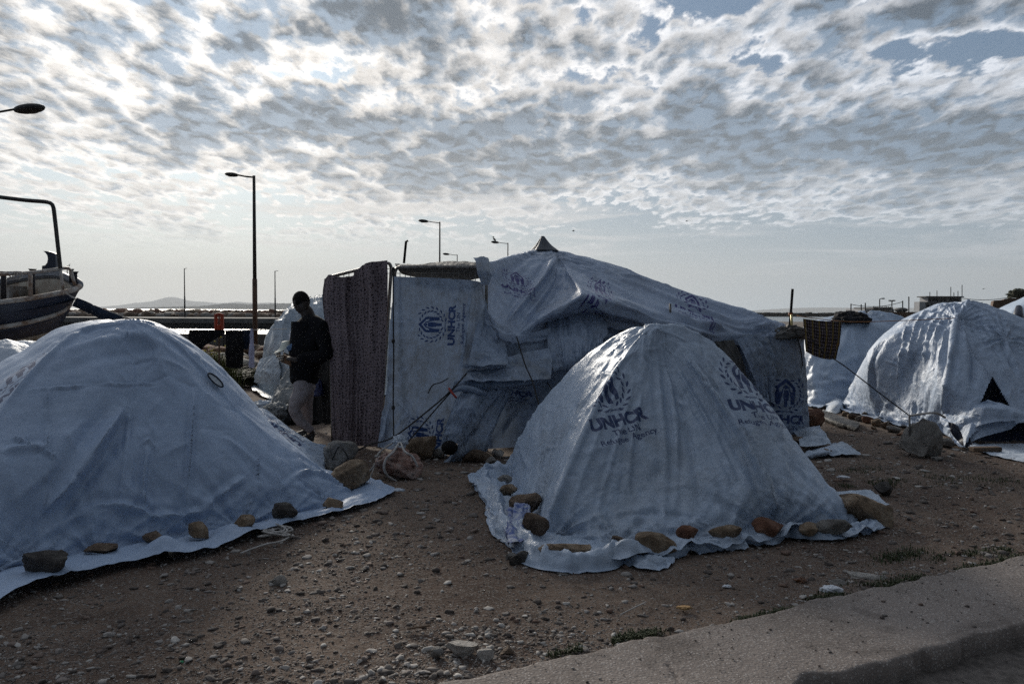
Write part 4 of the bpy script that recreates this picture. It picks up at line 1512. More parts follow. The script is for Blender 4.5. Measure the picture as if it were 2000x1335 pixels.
APX = at(1062, 486, 11.0)
roof_ribs = [
    # left edge, down to the steel frame
    [(1050, 488, 10.9), (1010, 497, 10.2), (975, 508, 9.6), (945, 513, 9.1)],
    [(1055, 490, 10.9), (1015, 515, 10.1), (970, 555, 9.4), (945, 600, 8.9)],
    [(1068, 492, 10.8), (1084, 499, 10.6), (1058, 545, 10.0), (1015, 598, 9.3), (973, 651, 8.75)],
    [(1072, 492, 10.8), (1086, 503, 10.6), (1080, 560, 10.05), (1045, 615, 9.35), (1008, 658, 8.85)],
    [(1075, 492, 10.8), (1092, 510, 10.6), (1105, 555, 10.0), (1102, 588, 9.42), (1078, 608, 9.12), (1068, 632, 9.4)],
    [(1078, 492, 10.8), (1100, 515, 10.5), (1124, 552, 9.8), (1139, 576, 9.22), (1148, 617, 9.62)],
    [(1080, 492, 10.8), (1120, 520, 10.5), (1185, 568, 9.9), (1222, 598, 9.35), (1238, 634, 9.75)],
    [(1083, 491, 10.9), (1140, 522, 10.6), (1240, 575, 10.2), (1335, 634, 9.55), (1385, 664, 9.85)],
    [(1086, 490, 10.9), (1155, 510, 10.8), (1300, 568, 10.5), (1430, 620, 10.2), (1480, 662, 9.95)],
    [(1088, 490, 11.0), (1140, 502, 11.0), (1210, 522, 10.9), (1300, 558, 10.7), (1400, 590, 10.5), (1480, 618, 10.25), (1542, 642, 10.05)],
    [('w', 1.2, 11.6, 2.25), ('w', 2.6, 12.6, 1.6), ('w', 3.9, 13.4, 1.15)],
    [('w', 0.3, 11.7, 2.2), ('w', 0.2, 12.8, 1.7), ('w', 0.0, 13.6, 1.4)],
    [(1045, 490, 11.3), (1010, 500, 11.6), (975, 512, 12.2), (965, 540, 12.6)],
]
Cr = np.array([catmull([APX] + [wpt(p) for p in r], 120) for r in roof_ribs])
segs = [16, 24, 14, 20, 22, 26, 36, 30, 20, 12, 8, 8, 10]
Gr = across(Cr, segs, [0.2, 0.05, 0.0, 0.1, 0.1, 0.1, 0.35, 0.4, 0.3, 0.4, 0.5, 0.5, 0.4], True)
Nr = orient(normals(Gr, True), Gr, Gr.reshape(-1, 3).mean(0) - [0, 0, 1.0])
v = np.linspace(0, 1, 120)[None, :]
Gr = cloth_noise(Gr, Nr, 91, 0.009, 1.6, 0.003, 6.0, mask=np.clip(v / 0.12, 0.1, 1))
ui = np.arange(len(Gr))[:, None] / 7.0
Gr = Gr + Nr * (0.006 * ridged(np.stack([ui + 0 * v, v * 0.8 + 0 * ui, 0 * ui + 0 * v], -1), 3, 97) * np.clip(v / 0.2, 0, 1))[..., None]
Gr = fans(Gr, Nr, [(at(1086, 500, 10.6), 1.2, 5, .012), (at(1540, 645, 10.05), 1.7, 7, .040), (at(975, 650, 8.8), .5, 4, .016), (at(1010, 655, 8.9), .5, 4, .016), (at(945, 515, 9.1), .5, 4, .014)], 500)
Gr = px_fold(Gr, Nr, [
    ([(1086, 500), (1058, 545), (1015, 598), (975, 648)], 0.045, 0.050, 'ridge'),
    ([(1100, 520), (1050, 590), (1005, 645)], 0.05, 0.030, 'ridge'),
    ([(1140, 577), (1100, 600), (1040, 640)], 0.035, 0.030, 'ridge'),
    ([(1140, 577), (1180, 600), (1240, 618), (1330, 640)], 0.045, 0.045, 'ridge'),
    ([(1090, 505), (1115, 540), (1139, 576)], 0.04, 0.025, 'ridge'),
    ([(1100, 505), (1200, 560), (1330, 620), (1470, 640)], 0.05, 0.030, 'ridge'),
    ([(1150, 510), (1280, 570), (1400, 615), (1530, 645)], 0.05, 0.028, 'ridge'),
    ([(1180, 560), (1270, 610), (1390, 640), (1520, 650)], 0.05, -0.035, 'round'),
    ([(1250, 560), (1380, 610), (1540, 648)], 0.04, 0.02, 'ridge'),
    ([(1200, 530), (1260, 545), (1330, 580)], 0.03, 0.014, 'ridge'),
    ([(960, 520), (990, 560), (1000, 600)], 0.04, 0.016, 'ridge'),
    ([(1050, 500), (1010, 530), (960, 600)], 0.04, 0.016, 'ridge')])
Gr = crumple(Gr, Nr, 36, 101, length=(0.1, 0.6), width=(0.012, 0.04), amp=(0.004, 0.014))
# hem hangs: the last rows fall
k = 6
drop = np.linspace(0, 1, k + 1)[1:]
hem = []
for d in drop * 1.5:
    P = Gr[:, -1].copy()
    P[:, 2] -= d * (0.05 + 0.03 * fbm(P * 4, 2, 103))
    P += Nr[:, -1] * (0.02 * np.sin(d * 2) * fbm(P * 9, 2, 107))[:, None]
    hem.append(P)
Gr2 = np.concatenate([Gr, np.array(hem).transpose(1, 0, 2)], 1)
lg = [logo_frame(Gr2, (1012, 556), (1052, 553), (1008, 529), 0.5), logo_frame(Gr2, (1182, 568), (1212, 588), (1176, 540), 0.5),
      logo_frame(Gr2, (1358, 592), (1402, 606), (1352, 575), 0.5)]
grid_obj('roof', Gr2, M_ROOF, SHELTER, closed=True, logos=lg)

# the dark hood pulled over the head of the mast
hood = []
for k in range(14):
    a = 2 * math.pi * k / 14
    b_ = APX + np.array([0.0, 0, -0.03])
    wv = 1 + 0.12 * math.sin(k * 2.9)
    hood.append(catmull([at(1060, 461, 11.0) + 0.02 * np.array([math.cos(a), math.sin(a), 0]), b_ + [0.10 * wv * math.cos(a), 0.10 * math.sin(a), 0.09],
                         b_ + [0.19 * wv * math.cos(a) + 0.02, 0.2 * math.sin(a), 0.005]], 14))
Gh = across(np.array(hood), 4, 0.7, True)
grid_obj('hood', Gh, plain('hood_cloth', (0.06, 0.07, 0.085), 0.6, var=0.3, scale=12, bmp=0.4, bdist=0.02), SHELTER, closed=True)
# poles under the roof
for nm, a, b, r in [('pole', at(1062, 470, 11.0), at(1062, 470, 11.0) * [1, 1, 0], 0.03), ('pole', at(1139, 580, 9.56), at(1139, 580, 9.56) * [1, 1, 0], 0.022),
                    ('pole', at(1309, 600, 9.9), at(1309, 640, 9.9) * [1, 1, 0], 0.018)]:
    MB().tube([a, (a + b) / 2, b], r, 8).build(nm, M_WOOD if r > 0.02 else M_STEEL, SHELTER, True)
MB().tube([at(1309, 593, 9.7), at(1309, 650, 9.72)], 0.014, 8).build('pole', M_STEEL, SHELTER, True)

# shade inside the shelter, put in as a black sheet
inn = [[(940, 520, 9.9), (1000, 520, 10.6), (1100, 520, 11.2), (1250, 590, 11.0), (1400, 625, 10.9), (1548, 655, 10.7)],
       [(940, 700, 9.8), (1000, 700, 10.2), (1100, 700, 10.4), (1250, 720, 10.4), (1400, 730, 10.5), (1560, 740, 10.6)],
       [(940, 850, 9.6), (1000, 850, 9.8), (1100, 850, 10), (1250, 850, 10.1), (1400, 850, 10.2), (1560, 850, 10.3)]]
sheet('inner_sheet', inn, M_BLACK, 40, 30, parent=SHELTER, seed=3, ncr=0)

# lower front wall (left), behind the overlapping flaps
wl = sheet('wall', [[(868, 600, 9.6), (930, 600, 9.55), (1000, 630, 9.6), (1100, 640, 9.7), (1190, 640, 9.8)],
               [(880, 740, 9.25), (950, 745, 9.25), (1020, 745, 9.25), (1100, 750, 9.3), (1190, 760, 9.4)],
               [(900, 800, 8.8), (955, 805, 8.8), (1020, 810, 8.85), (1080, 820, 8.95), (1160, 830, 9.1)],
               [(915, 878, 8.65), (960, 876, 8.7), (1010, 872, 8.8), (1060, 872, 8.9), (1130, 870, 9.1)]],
      M_WALL_SHADED, 120, 110, parent=SHELTER, seed=107, wave=0.05, fold_along=7.0, a1=0.02, a2=0.008, ncr=80,
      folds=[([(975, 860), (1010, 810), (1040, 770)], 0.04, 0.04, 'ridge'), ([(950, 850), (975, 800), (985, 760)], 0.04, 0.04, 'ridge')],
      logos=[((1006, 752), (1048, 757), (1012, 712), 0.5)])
# wide wall strip along the top with loops
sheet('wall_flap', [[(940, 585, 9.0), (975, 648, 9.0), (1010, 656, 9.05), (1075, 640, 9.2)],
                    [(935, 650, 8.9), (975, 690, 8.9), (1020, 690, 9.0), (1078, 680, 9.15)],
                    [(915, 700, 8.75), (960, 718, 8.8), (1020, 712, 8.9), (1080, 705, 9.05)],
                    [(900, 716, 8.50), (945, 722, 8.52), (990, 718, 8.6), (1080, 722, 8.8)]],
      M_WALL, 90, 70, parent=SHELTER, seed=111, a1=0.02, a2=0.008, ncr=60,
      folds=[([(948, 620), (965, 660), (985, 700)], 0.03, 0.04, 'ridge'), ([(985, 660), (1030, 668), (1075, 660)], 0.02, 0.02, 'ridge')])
sheet('wall_flap', [[(945, 590, 8.72), (953, 610, 8.72), (962, 640, 8.74), (985, 668, 8.8)],
                    [(930, 640, 8.62), (945, 650, 8.62), (965, 675, 8.66), (990, 700, 8.72)],
                    [(914, 712, 8.34), (935, 714, 8.34), (962, 713, 8.36), (992, 712, 8.42)]],
      M_WALL, 60, 60, parent=SHELTER, seed=113, a1=0.014, a2=0.007, ncr=40)
sheet('wall_band', [[(915, 722, 8.60), (960, 712, 8.66), (1010, 692, 8.78), (1072, 680, 8.95)],
                    [(905, 732, 8.42), (960, 730, 8.5), (1015, 718, 8.64), (1078, 705, 8.84)],
                    [(892, 744, 8.22), (955, 744, 8.30), (1018, 743, 8.42), (1075, 740, 8.62)]],
      M_WALL, 90, 40, parent=SHELTER, seed=117, a1=0.014, a2=0.006, ncr=40)
sheet('wall_band', [[(888, 745, 8.40), (940, 743, 8.46), (1000, 742, 8.6), (1062, 738, 8.8)],
                    [(885, 752, 8.34), (935, 752, 8.42), (1000, 752, 8.56), (1060, 744, 8.78)],
                    [(880, 760, 8.38), (925, 762, 8.46), (990, 758, 8.6), (1058, 748, 8.8)]],
      M_WALL_SHADED, 90, 26, parent=SHELTER, seed=119, a1=0.014, a2=0.010, ncr=30)
MB().tube(catmull([at(880, 766, 8.2), at(900, 758, 8.22), at(920, 760, 8.25), at(938, 766, 8.3), at(950, 768, 8.36)], 16),
          np.interp(np.linspace(0, 1, 16), [0, 0.3, 0.7, 1], [0.012, 0.034, 0.036, 0.02]), 9).build('twisted_cloth', M_WALL_SHADED, SHELTER, True)
# hanging cloth gathered to the tie on the right
sheet('hanging_cloth', [[(1064, 622, 9.45), (1100, 616, 9.5), (1140, 607, 9.6), (1170, 612, 9.65), (1182, 618, 9.7)],
                        [(1072, 680, 9.05), (1095, 672, 9.05), (1130, 660, 9.12), (1165, 655, 9.2), (1186, 658, 9.3)],
                        [(1082, 718, 8.86), (1090, 712, 8.84), (1115, 702, 8.84), (1150, 685, 8.92), (1178, 672, 9.0)],
                        [(1083, 724, 8.86), (1088, 723, 8.84), (1096, 720, 8.84), (1125, 705, 8.9), (1160, 690, 9.0)]],
      M_WALL, 110, 70, parent=SHELTER, seed=121, wave=0.05, fold_along=12.0, a1=0.012, a2=0.006, ncr=30)
sheet('hanging_cloth', [[(1168, 615, 9.8), (1200, 640, 9.8), (1215, 655, 9.8)], [(1160, 650, 9.4), (1190, 660, 9.4), (1205, 665, 9.45)], [(1130, 705, 9.3), (1165, 700, 9.3), (1195, 690, 9.35)]],
      M_WALL_SHADED, 40, 30, parent=SHELTER, seed=123, wave=0.02, fold_along=5.0, ncr=10)
# bunched sheets falling to the ground by the frame
sheet('wall_flap', [[(905, 765, 8.35), (925, 768, 8.35), (950, 765, 8.45), (975, 760, 8.6)],
                    [(885, 800, 8.15), (905, 800, 8.15), (925, 800, 8.25), (940, 795, 8.4)],
                    [(868, 840, 8.05), (888, 845, 8.05), (905, 845, 8.15), (915, 830, 8.3)],
                    [(862, 868, 8.05), (880, 862, 8.02), (895, 868, 8.1), (905, 860, 8.25)]],
      M_WALL, 60, 70, parent=SHELTER, seed=127, wave=0.06, fold_along=5.0, a1=0.014, a2=0.006, ncr=40)
sheet('wall_flap', [[(950, 762, 8.7), (975, 760, 8.7), (1000, 758, 8.8)],
                    [(935, 800, 8.55), (955, 800, 8.5), (985, 795, 8.6)],
                    [(905, 850, 8.3), (935, 842, 8.25), (965, 830, 8.4)],
                    [(885, 884, 8.15), (915, 878, 8.12), (948, 868, 8.3)],
                    [(858, 902, 8.15), (895, 899, 8.2), (935, 894, 8.4)]],
      M_WALL, 60, 80, parent=SHELTER, seed=131, wave=0.055, fold_along=4.0, a1=0.014, a2=0.006, ncr=40)
sheet('wall_flap', [[(925, 768, 8.75), (940, 766, 8.72), (960, 764, 8.75)], [(915, 800, 8.6), (935, 790, 8.6), (955, 790, 8.65)], [(900, 860, 8.5), (925, 850, 8.5), (950, 840, 8.55)]],
      M_WALL_SHADED, 40, 40, parent=SHELTER, seed=133, wave=0.02, fold_along=4.0, ncr=10)
# shaded hole among the bunched sheets, put in as a black lump
MB().ell(at(878, 874, 8.0), (0.085, 0.07, 0.075), 12, 8).build('dark_hole', M_BLACK, SHELTER, True)

# right wall: hanging sheets, then the printed one round the corner post
sheet('wall', [[(1395, 668, 10.05), (1440, 664, 10.05), (1480, 660, 10.05), (1512, 660, 10.05)],
               [(1400, 730, 10.0), (1440, 740, 10.0), (1480, 745, 10.0), (1512, 750, 10.0)],
               [(1400, 850, 9.9), (1440, 850, 9.9), (1480, 850, 9.9), (1515, 850, 9.9)]],
      M_WALL_SHADED, 50, 50, parent=SHELTER, seed=137, wave=0.02, fold_along=6, ncr=20)
sheet('hanging_cloth', [[(1436, 664, 9.8), (1455, 658, 9.8), (1478, 656, 9.8), (1492, 660, 9.82)],
                        [(1452, 690, 9.72), (1466, 690, 9.7), (1490, 690, 9.72), (1504, 700, 9.76)],
                        [(1470, 730, 9.7), (1482, 735, 9.68), (1498, 735, 9.7), (1508, 745, 9.74)],
                        [(1480, 775, 9.7), (1490, 780, 9.7), (1503, 785, 9.72), (1509, 790, 9.74)]],
      M_WALL, 60, 80, parent=SHELTER, seed=139, wave=0.06, fold_along=5, a1=0.014, a2=0.007, ncr=50)
sheet('hanging_cloth', [[(1380, 668, 9.9), (1405, 666, 9.85), (1432, 664, 9.85)], [(1410, 700, 9.8), (1425, 700, 9.78), (1450, 705, 9.8)], [(1450, 760, 9.75), (1458, 765, 9.75), (1470, 780, 9.78)]],
      M_GREYW, 40, 50, parent=SHELTER, seed=141, wave=0.02, fold_along=4, ncr=20)
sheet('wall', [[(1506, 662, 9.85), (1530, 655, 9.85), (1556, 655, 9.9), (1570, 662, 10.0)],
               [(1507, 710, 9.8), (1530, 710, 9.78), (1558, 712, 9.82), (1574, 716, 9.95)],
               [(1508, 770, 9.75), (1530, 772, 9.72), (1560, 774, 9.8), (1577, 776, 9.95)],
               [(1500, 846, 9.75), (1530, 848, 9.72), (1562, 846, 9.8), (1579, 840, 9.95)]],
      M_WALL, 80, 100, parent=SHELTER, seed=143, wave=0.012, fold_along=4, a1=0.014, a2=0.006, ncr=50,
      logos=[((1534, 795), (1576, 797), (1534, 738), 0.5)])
# gathered dark bundle at the corner post, below the roof's corner
heap('corner_bundle', at(1545, 655, 9.9), (0.17, 0.12, 0.10), M_GREYW, 9, None, None, amp=0.5, n=50)
_cb = bpy.data.objects['corner_bundle']
_cb.parent = SHELTER
_cb.location = _cb.location - SHELTER.location
# foot of the right wall: apron held by stones
M_APR = tarp_mat('tarp_apron', (0.50, 0.54, 0.58), dirt=0.6, gloss=0.42, crinkle=0.6, seed=46.0)
sheet('apron', [[(1545, 838, 9.8), (1575, 838, 9.8), (1600, 835, 9.9)], [(1560, 855, 9.5), (1585, 845, 9.4), (1606, 842, 9.5)], [('g', 1562, 872, 0.05), ('g', 1592, 872, 0.05), ('g', 1624, 868, 0.04)]],
      M_APR, 50, 30, seed=147, parent=SHELTER, a1=0.03, a2=0.014, ncr=20)
sheet('plastic_sheet', [[(1575, 882), (1610, 874), (1640, 864), (1646, 863)], [('g', 1570, 888, 0.02), ('g', 1605, 883, 0.05), ('g', 1650, 872, 0.05), ('g', 1664, 874, 0.03)], [('g', 1560, 893, 0.01), ('g', 1610, 890, 0.01), ('g', 1655, 888, 0.01), ('g', 1682, 887, 0.01)]],
      M_APR, 50, 26, seed=149, a1=0.012, a2=0.012, ncr=20, label='torn dirty plastic sheet lying on the earth right of the brown boulder', cat='sheet')

# ------------------------------------------------------------ crowd barriers stood on end as door frames
def barrier(name, label, tl, tr, bl, br, parent=None, wires=12, r=0.019):
    TL, TR, BL, BR = [wpt(p) for p in (tl, tr, bl, br)]
    root = empty(name, (BL + BR) / 2 * [1, 1, 0], label, 'barrier', 'steel barriers used as walls of the shelter')
    dx = (TR - TL) / np.linalg.norm(TR - TL)
    dz = (BL - TL) / np.linalg.norm(BL - TL)
    q = 0.07
    path = [BL, TL + dz * q, TL + dz * q * 0.3 + dx * q * 0.3, TL + dx * q, TR - dx * q, TR - dx * q * 0.3 + dz * q * 0.3, TR + dz * q, BR]
    pts = np.vstack([catmull(path[:2], 8), catmull(path[1:4], 8), catmull(path[3:5], 8), catmull(path[4:7], 8), catmull(path[6:], 8)])
    keep = [0] + [i for i in range(1, len(pts)) if np.linalg.norm(pts[i] - pts[i - 1]) > 1e-4]
    MB().tube(pts[keep], r, 8).build('frame', M_STEEL, root, True)
    MB().tube([BL, BR], r, 8).build('bottom_rail', M_STEEL, root, True)
    mb = MB()
    for i in range(1, wires):
        t = i / wires
        mb.tube([TL + (TR - TL) * t + dz * 0.01, BL + (BR - BL) * t], 0.0045, 5)
    for f in (0.035, 0.06):
        mb.tube([TL + (BL - TL) * f, TR + (BR - TR) * f], 0.004, 5)
    mb.build('wires', M_STEEL, root, True)
    return root


BARA = barrier('steel_barrier', 'steel barrier stood on end under the spotted curtain', (642, 541, 9.35), (764, 511, 9.0), ('w', *(at(650, 872, 9.35))), ('w', *(at(741, 872, 9.0))))
BARB = barrier('steel_barrier', 'steel barrier on end behind the stained printed wall sheet', (771, 521, 9.05), (950, 521, 8.8), ('w', *(at(772, 880, 9.05))), ('w', *(at(950, 884, 8.8))), wires=17)

# spotted curtain
def m_spots():
    m, w, b = new_mat('spotted_cloth')
    un = w.node('ShaderNodeUVMap')
    un.uv_map = 'cloth'
    tc = w.node('ShaderNodeTexCoord').outputs['Object']
    v = w.vor(un.outputs[0], 27.0, rand=0.75, dims='2D')
    c = w.mix(w.step(w.noise(tc, 3.0, 4, 0.6), 0.3, 0.7), (0.20, 0.160, 0.170), (0.155, 0.124, 0.134))
    c = w.mix(w.m('MULTIPLY', w.step(v, 0.24, 0.19), 0.97), c, (0.010, 0.008, 0.012))
    w.put(b.inputs['Base Color'], c)
    b.inputs['Roughness'].default_value = 0.85
    b.inputs['Specular IOR Level'].default_value = 0.2
    bump(w, b, w.noise(tc, 60, 3, 0.6), 0.2, 0.004)
    return m


M_SPOT = m_spots()
sheet('curtain', [[(636, 545, 9.25), (650, 537, 9.22), (668, 541, 9.15), (690, 538, 9.1), (712, 519, 9.05), (735, 511, 8.98), (757, 508, 8.94)],
                  [(632, 590, 9.22), (650, 590, 9.2), (672, 588, 9.12), (695, 588, 9.07), (715, 585, 9.02), (738, 583, 8.95), (758, 580, 8.9)],
                  [(644, 700, 9.2), (658, 700, 9.18), (678, 700, 9.1), (698, 700, 9.05), (718, 700, 9.0), (738, 700, 8.92), (757, 700, 8.88)],
                  [(647, 800, 9.2), (660, 800, 9.18), (680, 800, 9.1), (698, 800, 9.05), (715, 800, 9.0), (733, 800, 8.92), (750, 800, 8.88)],
                  [(652, 866, 9.2), (664, 867, 9.18), (682, 868, 9.1), (699, 869, 9.05), (714, 870, 9.0), (729, 870, 8.92), (742, 869, 8.88)]],
      M_SPOT, 150, 130, seed=151, wave=0.06, fold_along=9, a1=0.012, a2=0.005, ncr=30,
      label='mauve curtain with small black spots hanging over the barrier right of the man', cat='curtain')
# the stained printed wall sheet left of the shelter, tied to its frame
ws = sheet('wall_sheet', [[(770, 540, 8.86), (800, 541, 8.84), (850, 543, 8.8), (900, 546, 8.76), (925, 548, 8.74), (940, 552, 8.8)],
                     [(765, 620, 8.84), (800, 622, 8.80), (850, 622, 8.76), (900, 625, 8.70), (930, 625, 8.68), (950, 628, 8.8)],
                     [(760, 700, 8.84), (800, 702, 8.76), (850, 705, 8.72), (895, 705, 8.66), (920, 705, 8.62), (934, 705, 8.7)],
                     [(757, 770, 8.84), (795, 772, 8.72), (840, 775, 8.66), (880, 775, 8.6), (905, 775, 8.6), (918, 775, 8.7)],
                     [(745, 830, 8.72), (780, 835, 8.66), (825, 838, 8.6), (860, 838, 8.56), (880, 838, 8.56), (890, 838, 8.6)],
                     [(740, 872, 8.68), (775, 880, 8.6), (815, 885, 8.55), (845, 889, 8.52), (865, 890, 8.52), (872, 888, 8.56)]],
      M_WALL, 150, 170, seed=157, a1=0.032, a2=0.007, ncr=150, wave=0.020, fold_along=5,
      folds=[([(760, 625), (780, 630), (810, 626)], 0.02, 0.03, 'ridge'), ([(925, 560), (915, 650), (900, 740)], 0.035, 0.045, 'ridge'), ([(940, 570), (935, 650), (915, 720)], 0.03, 0.045, 'ridge'),
             ([(772, 775), (800, 810), (820, 860)], 0.03, 0.035, 'ridge'), ([(765, 780), (758, 820), (750, 860)], 0.03, 0.03, 'ridge'), ([(790, 800), (760, 840)], 0.03, -0.03, 'ridge')],
      logos=[((863, 634), (865, 589), (816, 633), 0.4), ((838, 852), (845, 806), (795, 845), 0.4)],
      label='stained wall sheet with sideways lettering, tied between spotted curtain and shelter', cat='tarpaulin')
# roof scrap over the barrier and the white one hanging at its corner
sheet('roof_scrap', [[(772, 518, 9.3), (850, 516, 9.5), (890, 511, 9.6), (940, 514, 9.4)], [(773, 520, 9.05), (850, 519, 9.0), (900, 518, 8.95), (945, 521, 8.85)],
                     [(785, 536, 9.1), (850, 548, 9.05), (900, 550, 9.0), (940, 542, 8.9)]], M_GREYW, 70, 30, seed=161, a1=0.014, a2=0.010, ncr=20, parent=SHELTER)
sheet('corner_cloth', [[(925, 506, 8.72), (938, 503, 8.72), (952, 506, 8.85)], [(930, 515, 8.68), (945, 514, 8.68), (955, 522, 8.8)], [(934, 535, 8.68), (946, 538, 8.66), (955, 542, 8.78)], [(940, 552, 8.7), (946, 556, 8.68), (951, 555, 8.74)]],
      M_WALL, 40, 50, seed=163, a1=0.014, a2=0.010, wave=0.02, fold_along=4, ncr=10, parent=SHELTER)

# ------------------------------------------------------------ ropes
def rope(name, pts, r, mat, label, group=None, n=30, sag=0):
    P = catmull([wpt(p) for p in pts], n)
    if sag:
        t = np.linspace(0, 1, n)
        P[:, 2] -= 4 * sag * t * (1 - t)
    return tag(MB().tube(P, r, 6).build(name, mat, None, True), label, 'rope', group)


rp = rope('rope', [(768, 524, 8.6), (768, 600, 8.55), (769, 700, 8.5), (768, 780, 8.42), (769, 858, 8.2)], 0.008, M_ROPE_DARK, 'knotted dark rope running straight down the left side of the stained wall sheet')
for i, y in enumerate((526, 666, 796)):
    MB().ell(wpt((768, y, 8.55 - 0.0004 * (y - 520))), (0.02, 0.02, 0.026), 8, 6).build('knot', M_ROPE_DARK, rp, True)
rope('rope', [(912, 728, 8.3), (885, 758, 8.2), (850, 790, 8.12), (770, 852, 7.95), (722, 868, 7.7), (668, 894, 7.55)], 0.008, M_ROPE_DARK, 'long dark rope slanting from the wall band to the grey boulder by the left tent')
rope('rope', [(882, 764, 8.2), (850, 800, 8.1), (792, 868, 7.9)], 0.007, M_ROPE_DARK, 'short dark rope slanting down to the knotted bundle on the roped boulder')
rope('rope', [(1009, 657, 8.8), (1025, 710, 8.5), (1040, 745, 8.3), (1053, 792, 8.1)], 0.008, M_ROPE_DARK, 'dark guy rope falling from the roof hem across the patched band')
rope('rope', [(1068, 746, 8.75), (1076, 757, 8.7), (1080, 766, 8.6)], 0.006, M_ROPE_DARK, 'short dark cord below the tie at the right end of the band')
rope('rope', [(836, 768, 8.5), (845, 752, 8.48), (862, 746, 8.46), (876, 738, 8.44)], 0.006, M_ROPE_DARK, 'loose curl of dark cord lying on the stained wall sheet')
rope('rope', [(877, 758, 8.18), (884, 768, 8.12), (892, 777, 8.1)], 0.012, plain('red_cord', (0.25, 0.02, 0.012), 0.7), 'bright red strap end tied at the crossing of the ropes')
rope('rope', [(1552, 640, 9.7), (1563, 680, 9.7), (1568, 715, 9.7)], 0.008, M_ROPE_DARK, 'looped dark rope hanging from the corner post beside the printed wall')
rope('rope', [(1556, 616, 9.75), (1580, 620, 9.7), (1660, 628, 9.9), (1760, 626, 10.3), (1866, 621, 10.4)], 0.005, plain('orange_cord', (0.28, 0.12, 0.035), 0.8), 'thin orange line from the banded post to the right tent ridge')
rope('rope', [(1574, 640, 9.5), (1600, 680, 9.4), (1650, 715, 9.2), (1715, 765, 8.9), (1776, 811, 8.65)], 0.007, M_ROPE_DARK, 'dark guy line slanting down from the hanging blanket to the iron stake')
rope('rope', [(1776, 812, 8.62), (1800, 808, 8.5), (1828, 806, 8.45), (1846, 815, 8.55)], 0.013, M_ROPE_PALE, 'thick pale rope laid over the top of the tall grey boulder')
rope('washing_line', [(128, 568, 12.6), (150, 585, 12.6), (270, 627, 12.8), (330, 640, 13.0), (385, 648, 13.1), (500, 644, 13.2), (560, 642, 13.6)], 0.006, M_ROPE_PALE, 'pale washing line from the boat over the left tent to the hanging clothes')

# posts
def post(pts, r, mat, label, cat='pole', name='pole'):
    return tag(MB().tube([wpt(p) for p in pts], r, 8).build(name, mat, None, True), label, cat)


p_ = post([('w', *(at(1541, 700, 9.95) * [1, 1, 0])), (1541, 660, 9.95), (1548, 564, 9.95)], 0.017, M_BLACK, 'leaning dark post with an orange band at the right corner of the shelter')
MB().tube([at(1543.4, 617, 9.95), at(1544, 611, 9.95)], 0.024, 10).build('band', plain('orange_tape', (0.35, 0.09, 0.02), 0.6), p_, True)
post([(1547, 652, 9.9), (1546, 614, 9.9)], 0.014, plain('brass_tube', (0.45, 0.38, 0.16), 0.35, 0.3), 'short yellowish tube tied beside the banded corner post', 'tube', 'tube')
post([(789, 514, 11.5), (793, 472, 11.5), (797, 470, 11.5)], 0.018, M_BLACK, 'short leaning dark pole rising behind the barrier left of the roof')
post([('w', *(at(1778, 850, 8.6) * [1, 1, 0])), (1777, 838, 8.6), (1776, 809, 8.6)], 0.011, M_STEEL, 'thin iron stake standing left of the tall grey boulder', 'stake', 'stake')

# ------------------------------------------------------------ hanging patterned blanket on the right
def m_pattern():
    m, w, b = new_mat('patterned_blanket')
    un = w.node('ShaderNodeUVMap')
    un.uv_map = 'cloth'
    x, y, _ = w.sep(un.outputs[0])
    st = w.m('SINE', w.m('MULTIPLY', x, 74.0))
    q = w.xyz(w.m('MULTIPLY', x, 36.0), w.m('MULTIPLY', y, 24.0), 0)
    v = w.vor(q, 1.0, rand=0.15, dims='2D')
    c = w.mix(w.step(v, 0.40, 0.30), (0.018, 0.012, 0.012), (0.13, 0.105, 0.12))
    c = w.mix(w.m('MULTIPLY', w.step(st, 0.72, 0.86), 0.85), c, (0.19, 0.13, 0.035))
    n = w.noise(un.outputs[0], 5.0, 4, 0.6)
    c = w.mix(w.m('MULTIPLY', w.step(n, 0.62, 0.68), 0.6), c, (0.25, 0.12, 0.04))
    w.put(b.inputs['Base Color'], c)
    b.inputs['Roughness'].default_value = 0.8
    b.inputs['Specular IOR Level'].default_value = 0.2
    return m


sheet('patterned_blanket', [[(1568, 622, 9.6), (1590, 625, 9.6), (1620, 627, 9.62), (1645, 628, 9.65)],
                            [(1570, 650, 9.58), (1592, 655, 9.55), (1618, 658, 9.57), (1641, 660, 9.62)],
                            [(1573, 686, 9.56), (1592, 696, 9.54), (1612, 701, 9.56), (1632, 701, 9.6)]],
      m_pattern(), 60, 40, seed=171, wave=0.012, fold_along=4, ncr=10, a1=0.01, a2=0.003,
      label='dark patterned blanket with ochre stripes hung on the line by the corner post', cat='blanket')

